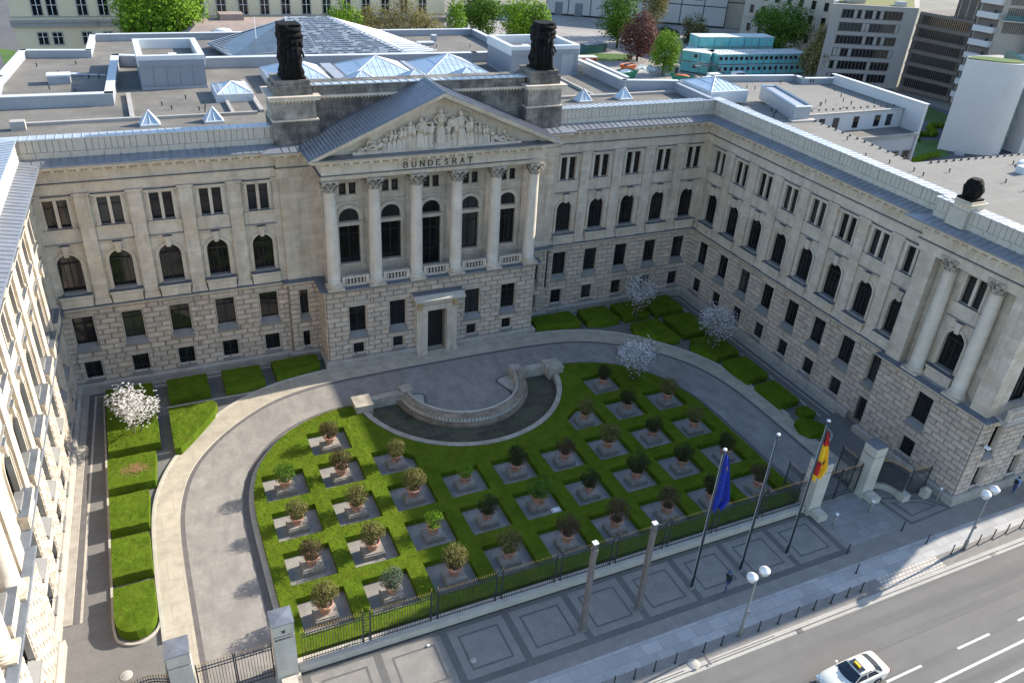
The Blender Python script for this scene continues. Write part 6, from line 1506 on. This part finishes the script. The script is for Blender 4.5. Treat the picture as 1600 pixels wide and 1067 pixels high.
tree(-17.2, 86, 0, (8.2, 6.5, 7.8), 17.2, 'big bright green chestnut tree in front of the yellow building', LF_BRIGHT, 13000, .28, 1, clump=60, clr=.3)
tree(15.0, 89, 0, (3.5, 3.5, 5.0), 15.5, 'slim bright green tree left of the bare brownish trees', LF_BRIGHT, 2600, .24, 2); tree(20.5, 90, 0, (4.4, 3.5, 4.6), 14.6, 'thin-leaved brownish tree between the slim green tree and its wider neighbour', LF_DULL, 3000, .17, 3)
tree(28.2, 90, 0, (6.4, 4, 5.2), 15.2, 'wide thin-leaved yellowish brown tree before the right end of the yellow building', LF_DULL, 5200, .18, 4, clump=50); tree(39.5, 94, 0, (2.2, 2.5, 6), 14.8, 'narrow green tree at the right corner of the yellow building', LF_BRIGHT, 1800, .22, 5)
tree(68.3, 150, 0, (7.4, 6.5, 6.5), 9.0, 'round green tree standing behind the left part of the back roof', LF_GREEN, 4500, .33, 6); tree(77.0, 140, 0, (7.2, 6.5, 6.0), 8.0, 'round bright green tree behind the right rooftop sculpture', LF_BRIGHT, 4500, .33, 7)
tree(107.3, 139, 0, (6.5, 6, 7.5), 8.2, 'large green tree left of the maroon tree on the building lot', LF_GREEN, 4200, .32, 8); tree(103.5, 122, 0, (5.8, 5.5, 6.8), 6.8, 'maroon-leaved tree in the middle of the lot trees', LF_MAROON, 4200, .30, 9, True)
tree(129.5, 155, 0, (5.0, 5, 10), 11, 'tall slender olive poplar in front of the pale warehouse', LF_DULL, 3000, .30, 10); tree(101.2, 106, 0, (4.2, 4, 5.2), 5.4, 'smaller bright green tree left of the turquoise containers', LF_BRIGHT, 3000, .26, 11)
tree(132, 136, 0, (4.5, 4.2, 4.5), 5.0, 'dull green bushy tree behind the turquoise containers', LF_OLIVE, 2200, .28, 12); tree(120, 134, 0, (4.2, 4, 3.2), 3.6, 'dark low bushy tree between poplar and containers', LF_DARK, 2000, .28, 13)
tree(154.5, 124, 0, (9.0, 8, 8.2), 8.4, 'very wide round green tree right of the turquoise containers', LF_GREEN, 5500, .34, 14); tree(137.5, 91.5, 0, (4.4, 4, 7.0), 7.0, 'drooping yellow-green willow beside the grey office building', LF_DULL, 3600, .27, 15, True)
tree(62, 128, 0, (4.4, 4, 2.6), 3.0, 'leafless brownish shrub by the right rooftop penthouse', LF_DULL, 900, .16, 16)
# lot, roads
g = MB(); g.face([(60, 92, -.1), (170, 92, -.1), (172, 190, -.1), (70, 200, -.1)], mat('lot_gravel', (.31, .29, .265), .98, .2, .06, .3, 3, streak=((.22, .20, .17), .6, .08))); g.face([(-300, 44, -.1), (-41, 44, -.1), (-41.5, 260, -.1), (-300, 300, -.1)], ASPH2); g.face([(40, 44, -.11), (60, 44, -.11), (75, 260, -.11), (48, 260, -.11)], ASPH2)
g.face([(108, 30, -.1), (152, 30, -.1), (152, 70, -.1), (108, 70, -.1)], ASPH2); st(g.obj('ground_surfaces'))
g = MB()
for P in ([(-48, 140), (-41.5, 132), (-42, 150), (-50, 156)], [(112, 33), (120, 33), (127, 42), (118, 44)], [(136, 44), (146, 48), (150, 64), (140, 62)], [(90, 124), (101, 122), (108, 130), (92, 134)]): g.face([(*p, -.09) for p in P], GRASS)
o = g.obj('lawn_patches'); o['kind'] = 'structure'
wh = empty('warehouse', (140, 176, 0), 'pale grey warehouse with dark framing beyond the building lot', 'building')
fw = Fac((113, 197), (166, 165)); m_ = MB(); m_.T = fw.T; m_.box(0, fw.L, 0, 25, 0, 20, WARE); m_.T = None; m_.v = [(x-140, y-176, z) for x, y, z in m_.v]; m_.obj('wall', wh)
m_ = MB(); m_.T = fw.T
for z in (6.6, 13.2): m_.box(0, fw.L, -.06, 0, z-.14, z+.14, FRAME)
for k in range(9): m_.box(k*7.7, k*7.7+.25, -.06, 0, 0, 20, FRAME)
m_.box(-.2, fw.L, -.05, 0, 0, .5, FRAME); m_.T = None; m_.v = [(x-140, y-176, z) for x, y, z in m_.v]; m_.obj('framing', wh)
for (u, z, w, h) in ((3.2, 0, 2.6, 4.2), (10.2, 0, 2.6, 4.2), (34.0, 8.5, 4.6, 2.4), (50.5, 8.3, 2.6, 2.6), (40, 14.5, 5, 1.8), (48, 14.8, 5, 1.8), (30, 14.5, 3, 1.5)):
    m_ = MB(); m_.T = fw.T; m_.box(u, u+w, -.09, 0, z, z+h, LEADB if z == 0 else FRAME); m_.T = None; m_.v = [(x-140, y-176, q) for x, y, q in m_.v]; m_.obj('door' if z == 0 else 'window', wh)
w2 = empty('industrial_shed', (178, 172, 0), 'beige industrial shed with dark frame lines right of the warehouse', 'building'); fs = Fac((-12, -5), (22, -18)); m_ = MB(); m_.T = fs.T; m_.box(0, 36, 0, 20, 0, 24, BEIGE)
for k in range(5): m_.box(k*7.5, k*7.5+.3, -.06, 0, 0, 24, FRAME)
for z in (8, 16): m_.box(0, 36, -.05, 0, z, z+.3, FRAME)
m_.T = None; m_.obj('wall', w2)
# turquoise containers
TW = MB()
cg_ = empty('site_office_containers', (112, 108, 0), 'two-storey row of turquoise site office containers with walkway and stair', 'containers')
def contblock(name, a, b, depth, z0, z1, nwin, par_, doors=False):
    f = Fac((a[0]-112, a[1]-108), (b[0]-112, b[1]-108)); L = f.L; m_ = MB(); m_.T = f.T; m_.box(0, L, 0, depth, z0, z1-.15, TURQ); m_.box(-.08, L+.08, -.08, depth+.08, z1-.15, z1, TURQR)
    n = max(1, round(L/2.45))
    for k in range(n+1): m_.box(k*L/n-.06, k*L/n+.06, -.05, 0, z0, z1-.15, GREYST if k % 2 else IRON)
    m_.box(0, L, -.05, 0, z0, z0+.16, IRON); m_.T = None; o = m_.obj(name, par_)
    for k in range(nwin):
        q = MB(); q.T = f.T; u = L*(k+.5)/nwin; q.box(u-.5, u+.5, -.07, 0, z0+1.15, z0+2.1, GREYST); q.box(u-.42, u+.42, -.09, -.02, z0+1.22, z0+2.03, GLASS); q.T = None; q.obj('window', o)
    return f
contblock('container_row', (115.2, 102.2), (143.5, 100.5), 6, 0, 2.6, 16, cg_); f1 = contblock('container_row', (115.2, 102.2), (143.5, 100.5), 6, 2.62, 5.25, 18, cg_)
contblock('container_block', (108.4, 108.8), (113.4, 103.4), 6.2, 0, 2.6, 1, cg_); contblock('container_block', (108.4, 108.8), (113.4, 103.4), 6.2, 2.62, 5.25, 1, cg_)
contblock('upper_container_row', (114.8, 110.8), (138, 108.5), 5.0, 0, 5.3, 0, cg_); contblock('upper_container_row', (114.8, 110.8), (138, 108.5), 5.0, 5.32, 8.0, 0, cg_)
m_ = MB(); m_.T = f1.T
for k in range(24): m_.bar((k*1.2, .1, 5.3), (k*1.2, .1, 6.3), .03, STEEL)
m_.bar((0, .1, 6.3), (28, .1, 6.3), .04, STEEL); m_.bar((0, .1, 5.8), (28, .1, 5.8), .03, STEEL); m_.T = None; m_.obj('railing', cg_)
m_ = MB(); m_.box(-3.6, 3.0, -6.2, -4.9, 2.5, 2.62, STEEL)
for k in range(7): m_.bar((-3.6+k*1.1, -6.2, 2.6), (-3.6+k*1.1, -6.2, 3.6), .03, STEEL); m_.bar((-3.6+k*1.1, -6.2, 0), (-3.6+k*1.1, -6.2, 2.5), .04, STEEL)
m_.bar((-3.6, -6.2, 3.6), (3, -6.2, 3.6), .04, STEEL); m_.bar((3, -6.2, 2.6), (5.4, -8.2, 0), .12, STEEL); m_.bar((3, -5.4, 2.6), (5.4, -7.4, 0), .12, STEEL); m_.obj('stair_walkway', cg_)
# skips and machines on the lot
def skip(x, y, rz, col, lab, load=None, s=1.0):
    r = empty('waste_skip', (x, y, -.1), lab, 'skip', rz=rz); m_ = MB(); V = [(a*1.5*s, b*.9*s, 0) for a in (-1, 1) for b in (-1, 1)]+[(a*2.3*s, b*1.15*s, 1.5*s) for a in (-1, 1) for b in (-1, 1)]
    m_.mesh(V, [(0, 1, 3, 2), (0, 4, 5, 1), (2, 3, 7, 6), (0, 2, 6, 4), (1, 5, 7, 3)], col)
    for k in range(5): x_ = (-1.6+k*.8)*s; m_.bar((x_*.8, -.95*s, .1), (x_, -1.17*s, 1.5*s), .05, col)
    m_.bar((-2.3*s, -1.15*s, 1.5*s), (2.3*s, -1.15*s, 1.5*s), .07, col); m_.bar((-2.3*s, 1.15*s, 1.5*s), (2.3*s, 1.15*s, 1.5*s), .07, col); m_.obj('tub', r)
    q = MB(); q.ell((0, 0, 1.15*s), (1.9*s, 1.0*s, .55*s), load or SOIL, 9, 5); q.v = [(a, b, c+.2*noise.noise(Vector((a*2, b*2, c)))) for a, b, c in q.v]; q.obj('load', r)
SG = mat('skip_green', (.03, .22, .13), .6); SO = mat('site_orange', (.55, .14, .04), .6); SY = mat('site_yellow', (.65, .5, .05), .6)
skip(88.5, 103.5, .3, SG, 'green domed waste skip with pale cover on the lot'    , WHITE, 1.3); skip(101.0, 97.5, -.5, SG, 'green waste skip filled with orange rubble near the roof corner', SO, 1.2); skip(94.5, 112, .4, SO, 'small orange machine-like skip beneath the maroon tree', IRON, 1.0)
def hut(x, y, w, d, h, rz, m, roof, lab, name, cat):
    r = empty(name, (x, y, -.1), lab, cat, rz=rz); m_ = MB(); m_.box(-w/2, w/2, -d/2, d/2, 0, h, m)
    for k in range(int(w/.6)): m_.box(-w/2+k*.6+.1, -w/2+k*.6+.35, -d/2-.05, -d/2, .15, h-.15, m)
    m_.obj('body', r); q = MB(); q.box(-w/2-.1, w/2+.1, -d/2-.1, d/2+.1, h+.002, h+.14, roof); q.obj('roof', r); q = MB(); q.box(w/2-1.2, w/2-.3, -d/2-.08, -d/2-.04, .1, h-.3, IRON); q.obj('door', r)
hut(84.5, 117, 5.5, 2.6, 2.6, -.1, SO, TURQR, 'orange container with pale roof on the lot left of the skips', 'storage_container', 'container'); hut(103.5, 105.5, 3.4, 2.5, 2.5, -.3, TURQR, GREYST, 'small pale grey container in front of the bright green tree', 'storage_container', 'container')
hut(96.5, 134, 8, 2.6, 2.4, .2, MATS['teal_glass'], LEADB, 'dark bluish container behind the orange machine', 'storage_container', 'container')
def pile(x, y, a, b, h, m, lab, seed):
    random.seed(seed); q = MB(); n = 16; V = [(0, 0, h)]
    for ring_ in (.5, 1):
        for k in range(n): t = 2*pi*k/n; e = 1+random.uniform(-.2, .2); V.append((a*ring_*e*cos(t), b*ring_*e*sin(t), h*(1-ring_)*random.uniform(.7, 1.2)))
    q.mesh(V, [(0, 1+k, 1+(k+1) % n) for k in range(n)]+[(1+k, 1+n+k, 1+n+(k+1) % n, 1+(k+1) % n) for k in range(n)], m)
    for k in range(30): x_, y_ = random.gauss(0, a*.5), random.gauss(0, b*.5); s = random.uniform(.15, .45); q.box(x_-s, x_+s, y_-s*.6, y_+s*.6, 0, s+h*.3, m)
    o = q.obj('material_pile'); o.location = (x, y, -.1); tag(o, lab, 'pile')
pile(92.5, 98.5, 2.6, 1.4, .6, SY, 'flat heap of yellow building material beside the green domed skip', 1); pile(95.0, 96.5, 3.0, 1.3, .7, TURQ, 'flat heap of pale blue sheets at the roof corner', 2); pile(100, 113, 3.5, 2.5, .9, TURQR, 'grey rubble heap between the orange machine and the pale container', 3); pile(108, 99, 4, 1.6, .6, KERB, 'pale rubble heap before the stair of the turquoise containers', 4)
def vehicle(x, y, rz, col, lab, s=1.0, van=True):
    r = empty('parked_van' if van else 'parked_car', (x, y, -.1), lab, 'van' if van else 'car', rz=rz); h = 1.9 if van else 1.35; m_ = MB()
    pr = [(-2.3, .3), (-2.3, .85), (-1.6, 1.0), (-1.0, h) if van else (-.7, h), (2.1, h) if van else (1.0, h), (2.3, .95) if van else (1.7, .95), (2.3, .3)]
    V = [(a*s, -.9*s, b*s) for a, b in pr]+[(a*s, .9*s, b*s) for a, b in pr]; n = len(pr); m_.mesh(V, [tuple(range(n)), tuple(range(n, 2*n))[::-1]]+[(k, (k+1) % n, n+(k+1) % n, n+k) for k in range(n)], col); m_.obj('body', r)
    q = MB(); q.box(-.95*s, (1.8 if van else 1.1)*s, -.92*s, .92*s, 1.02*s, (h-.2)*s, GLASS); q.mesh([(-1.62*s, -.8*s, 1.05*s), (-1.62*s, .8*s, 1.05*s), (-1.05*s, .75*s, (h-.12)*s), (-1.05*s, -.75*s, (h-.12)*s)], [(0, 1, 2, 3)], GLASS); q.obj('window_band', r)
    for a in (-1.4, 1.4):
        for b in (-1, 1): q = MB(); q.bar((a*s, b*.7*s, .32*s), (a*s, b*.93*s, .32*s), .32*s, TY, 14); q.obj('wheel', r)
vehicle(111.5, 97.5, 3.2, WHITE, 'white van parked in front of the turquoise containers, the left one'); vehicle(119.5, 98.0, 3.2, WHITE, 'white van parked in front of the middle of the turquoise containers')
vehicle(93.0, 210, .4, MATS['flag_blue'], 'small blue van far back on the lot near the warehouse corner'); vehicle(-44.5, 103, 1.6, WHITE, 'white car parked behind the left wing beside the yellow building', 1, False); vehicle(-44.2, 112, 1.6, ZINC, 'grey car parked further back beside the yellow building', 1, False); vehicle(-45.5, 90, 1.6, WHITE, 'white van parked at the left edge behind the flat roof')
lh = MB(); lh.box(-62, -49, 125, 150, 0, 9, LEADB); o = lh.obj('dark_building'); 
bpy.data.objects.remove(o)
db = empty('dark_house', (-62, 150, 0), 'dark bluish building partly visible at the top left edge', 'building'); m_ = MB(); m_.box(-16, 8, 0, 20, 0, 12, LEADB); m_.obj('wall', db); m_ = MB(); m_.box(-16.5, 8.5, -.5, 20.5, 12.002, 12.5, FELT); m_.obj('roof', db)
# beige office
bo = empty('beige_office_building', (150, 105, 0), 'beige office building with rows of dark windows behind the wide round tree', 'building')
fb = Fac((157, 132), (170, 108)); 
def lbox(mb, f, *a): mb.T = f.T; mb.box(*a); mb.T = None
def rel(mb, o): mb.v = [(x-o.location.x, y-o.location.y, z) for x, y, z in mb.v]; return mb
fb = Fac((160.5, 150), (172, 105)); m_ = MB(); lbox(m_, fb, 0, fb.L, 0, 20, 0, 30, BEIGE); rel(m_, bo).obj('wall', bo)
m_ = MB(); 
for z in (6.5, 25): lbox(m_, fb, 0, fb.L, -.3, 0, z, z+.35, GREYST)
rel(m_, bo).obj('cornice', bo)
fwin(bo, fb, [3+4.3*k for k in range(10)], [2.5, 8.0, 12.2, 16.4, 20.6], 1.5, 2.4, BEIGE, .02, 0, 'window', .1)
# grey office with window bands
mo = empty('grey_office_building', (140, 85, 0), 'grey office block with long dark window bands and planted roof', 'building')
HM = 19.3; fm = Fac((135.8, 88.2), (156.6, 80.6)); FPm = [(135.8, 88.2), (156.6, 80.6), (174, 96), (153.5, 105.6)]; m_ = MB(); m_.prism(FPm, 0, HM, MODG, bottom=False); m_.prism([(x+.1*(x-155)/20, y) for x, y in FPm], HM+.002, HM+.25, MODG)
rel(m_, mo).obj('wall', mo)
m_ = MB(); m_.T = None; m_.face([(137.8, 88.6, HM+.3), (156.3, 81.8, HM+.3), (172, 96, HM+.3), (154, 104.3, HM+.3)], mat('roof_planting', (.15, .16, .05), .95, .25, .4, .5, 3, streak=((.19, .155, .06), .7, .3))); m_.T = None; rel(m_, mo).obj('planted_roof', mo)
for fl in range(6):
    z = 1.4+fl*3.02; b_ = MB(); b_.T = fm.T; b_.box(2.6, 18.3, -.05, .0, z-.12, z+2.0, MATS['ochre_stone'] if False else MODD); b_.T = None; wb_ = rel(b_, mo).obj('window_band', mo)
    g_ = MB(); g_.T = fm.T
    random.seed(fl)
    for k in range(16): u = 2.8+k*.97; g_.face([(u+.06, -.06, z+.02), (u+.9, -.06, z+.02), (u+.9, -.06, z+1.86), (u+.06, -.06, z+1.86)], GLASS if random.random() < .8 else MODG)
    for k in range(17): u = 2.8+k*.97; g_.box(u-.05, u+.05, -.14, -.05, z, z+1.9, MODD)
    g_.T = None; rel(g_, mo).obj('pane', wb_)
m_ = MB(); m_.T = fm.T; m_.box(5.2, 9.5, 3, 6, HM+.3, HM+2.4, BEIGE); m_.box(5.0, 9.7, 2.8, 6.2, HM+2.4, HM+2.6, TURQR); 
for k in range(4): m_.box(5.6+k, 6.2+k, 2.95, 3, HM+1.2, HM+1.8, FRAME)
m_.box(17, 19.5, 1.5, 3, HM+.3, HM+1.3, ZINC); m_.T = None; rel(m_, mo).obj('roof_house', mo)
# brown slatted block
bs = empty('brown_slatted_building', (158, 72, 0), 'shaded brown slatted office block joined to the grey office building', 'building')
fb2 = Fac((156.9, 80.2), (159.6, 66.6)); m_ = MB(); lbox(m_, fb2, 0, fb2.L, 0, 22, 0, 18.9, MODD); rel(m_, bs).obj('wall', bs)
for fl in range(6):
    z = 1.2+fl*3.0; b_ = MB(); b_.T = fb2.T; b_.box(0, fb2.L, -.25, 0, z-.9, z-.1, MODD)
    for k in range(26): b_.box(.2+k*.52, .27+k*.52, -.3, -.05, z, z+2, MODD)
    b_.T = None; q = rel(b_, bs).obj('slat_band', bs); g_ = MB(); g_.T = fb2.T; g_.face([(1, -.02, z), (fb2.L-1.2, -.02, z), (fb2.L-1.2, -.02, z+2), (1, -.02, z+2)], GLASS); g_.T = None; rel(g_, bs).obj('pane', q)
# tower with balconies
tw = empty('balcony_tower', (162, 62, 0), 'pale tower with stacked balconies and brown slatted screens at the top right', 'tower')
ft_ = Fac((159.7, 66.4), (160.8, 61.0)); ft2 = Fac((160.8, 61.0), (175, 52)); m_ = MB(); lbox(m_, ft_, 0, ft_.L, 0, 16, 0, 34, BEIGE); lbox(m_, ft2, 0, ft2.L, 0.1, 14, 0, 34, BEIGE); rel(m_, tw).obj('wall', tw)
for fl in range(10):
    z = 1.8+fl*3.05
    m_ = MB(); m_.T = ft_.T; m_.box(.2, 5.0, -1.5, 0, z, z+1.25, WREND); m_.box(.2, 5.0, -.05, 0, z+1.25, z+2.8, MODD); m_.bar((4.2, -1.2, z+1.3), (4.2, -1.2, z+1.9), .25, FRAME, 8); m_.T = None; rel(m_, tw).obj('balcony', tw)
    if fl > 4:
        m_ = MB(); m_.T = ft2.T
        if fl % 2 == 0: m_.box(0, 12, -1.6, 0, z-.2, z, WREND); m_.box(0, 12, -1.65, -1.55, z, z+1.2, TEALG)
        for k in range(24): m_.box(.8+k*.5, 1.05+k*.5, -.1, 0, z+.2, z+2.6, MODD)
        m_.T = None; rel(m_, tw).obj('slat_screen', tw)
m_ = MB(); m_.T = fb2.T; m_.box(8.4, fb2.L+.2, .4, 14, 19.0, 33, MODD)
for k in range(14): m_.box(8.4+k*.38, 8.52+k*.38, .25, .4, 19.0, 33, MATS['ochre_stone'] if False else BEIGE if k % 5 == 2 else MODD)
m_.T = None; rel(m_, tw).obj('upper_slat_block', tw)
# white curved building
wc = empty('white_curved_building', (128, 36, 0), 'white windowless building with a curved facade and green roof at the right edge', 'building')
Pc = [(121.2, 37.2)]+[(121.2+10.6*t, 37.2-6.0*t-2.4*sin(pi*t)) for t in [k/24 for k in range(1, 25)]]
Pb = Pc+[(131.6, 33.6), (127.5, 37.6), (123.5, 38.4)]
m_ = MB(); m_.prism([(x-128, y-36) for x, y in Pb], 0, 17.4, WREND, bottom=False); o = m_.obj('wall', wc)
m_ = MB(); m_.prism([((x-128)*.94, (y-36)*.9+.15) for x, y in Pb], 17.42, 17.6, MATS['roof_planting'], GRASS); m_.obj('planted_roof', wc)
m_ = MB()
for k in range(7):
    a = (3.6+k*1.3, -5.0+k*1.6)
    for fl in range(6): m_.box(a[0]-.1, a[0]+1.2, a[1]+.5, a[1]+1.9, fl*2.9+.3, fl*2.9+2.8, TEALG)
m_.obj('glass_strip', wc)
wd = empty('white_rendered_building', (140, 34, 0), 'pale pinkish rendered building cut by the right edge behind the curved one', 'building'); m_ = MB(); m_.box(-4.2, 14, -4, 14, 0, 15, WREND); m_.obj('wall', wd); m_ = MB(); m_.box(-4.4, 14.2, -4.2, 14.2, 15.002, 15.3, GREYST); m_.obj('roof', wd)
wu = empty('white_upper_building', (168, 50, 0), 'white building with rounded balconies at the upper right edge', 'building'); m_ = MB()
for fl in range(7): m_.lathe((0, 0, 0), [(6.5, fl*3.4), (6.5, fl*3.4+1.5), (5.6, fl*3.4+1.55), (5.6, fl*3.4+3.4)], WHITE, 24)
m_.obj('wall', wu)
for fl in range(7): m_ = MB(); m_.lathe((0, 0, 0), [(5.66, fl*3.4+1.7), (5.66, fl*3.4+3.2)], GLASS, 24); m_.obj('window_band', wu)
gs = MB()
for k in range(14): gs.ell((122+k*1.2, 43+sin(k*.8)*1.5+k*.55, .35), (.9, .7, .75), HEDGED, 7, 5)
for k in range(12): gs.ell((106+k*1.0, 31.5+k*.2, .3), (.8, .7, .7), HEDGED, 7, 5)
o = gs.obj('low_shrub_border'); o['kind'] = 'stuff'; o['label'] = 'low green shrubs bordering the courtyard garden by the white curved building'; o['category'] = 'shrubs'
for (x, y, h) in ((112, 38.5, 1.6), (116.5, 41.5, 1.6), (122.5, 33.0, 1.6)):
    m_ = MB(); m_.box(-.9, .9, -.25, .25, 0, .45, ZINC); m_.box(-.9, -.7, -.25, .25, .45, h*.6, ZINC); o = m_.obj('garden_bench'); o.location = (x, y, -.1); o.rotation_euler.z = -.8; tag(o, 'pale garden bench in the courtyard beside the white curved building', 'bench', 'pale benches in the courtyard garden')
# ================================================================== CAMERA, LIGHT
cam = bpy.data.cameras.new('camera'); co = bpy.data.objects.new('camera', cam); COL.objects.link(co); SC.camera = co
rv = Vector((-0.5374962171890365, 0.055575211259503786, -0.43353603308358574)); th = rv.length
Rm = Matrix.Rotation(th, 3, rv.normalized()) @ Matrix(((1, 0, 0), (0, 0, -1), (0, 1, 0)))
mw = Rm.to_4x4(); mw.translation = Vector((-24.73704425722748, -70.5939439621095, 43.44666309912674)); co.matrix_world = mw
cam.sensor_width = 36; cam.lens = 1255.9042116484748/1600*36; cam.clip_start = 1; cam.clip_end = 3000
el = radians(27.3); dirx, diry = 12.2, 1.03; L_ = math.hypot(dirx, diry)
sv = Vector((dirx/L_*cos(el), diry/L_*cos(el), sin(el)))
sun = bpy.data.lights.new('sun', 'SUN'); sun.energy = 4.4; sun.angle = radians(.5); sun.color = (1, .92, .80); so = bpy.data.objects.new('sun', sun); COL.objects.link(so)
so.rotation_euler = sv.to_track_quat('Z', 'Y').to_euler(); so.location = (60, 10, 60)
w = bpy.data.worlds.new('World'); SC.world = w; w.use_nodes = True; N = w.node_tree.nodes; L = w.node_tree.links
bg = N['Background']; sk = N.new('ShaderNodeTexSky'); sk.sky_type = 'NISHITA'; sk.sun_disc = False; sk.sun_elevation = el; sk.sun_rotation = math.atan2(sv.x, sv.y); sk.air_density = 1.0; sk.dust_density = .6; sk.ozone_density = 2.2
L.new(sk.outputs[0], bg.inputs[0]); bg.inputs[1].default_value = .15
SC.view_settings.view_transform = 'Standard'; SC.view_settings.look = 'None'; SC.view_settings.exposure = 1.17; SC.view_settings.gamma = 1
SC.cycles.max_bounces = 6; SC.cycles.diffuse_bounces = 3; SC.cycles.use_denoising = True
SC.render.resolution_x = 1024; SC.render.resolution_y = 682
print('objects', len(SC.objects), 'polys', sum(len(m.polygons) for m in bpy.data.meshes))
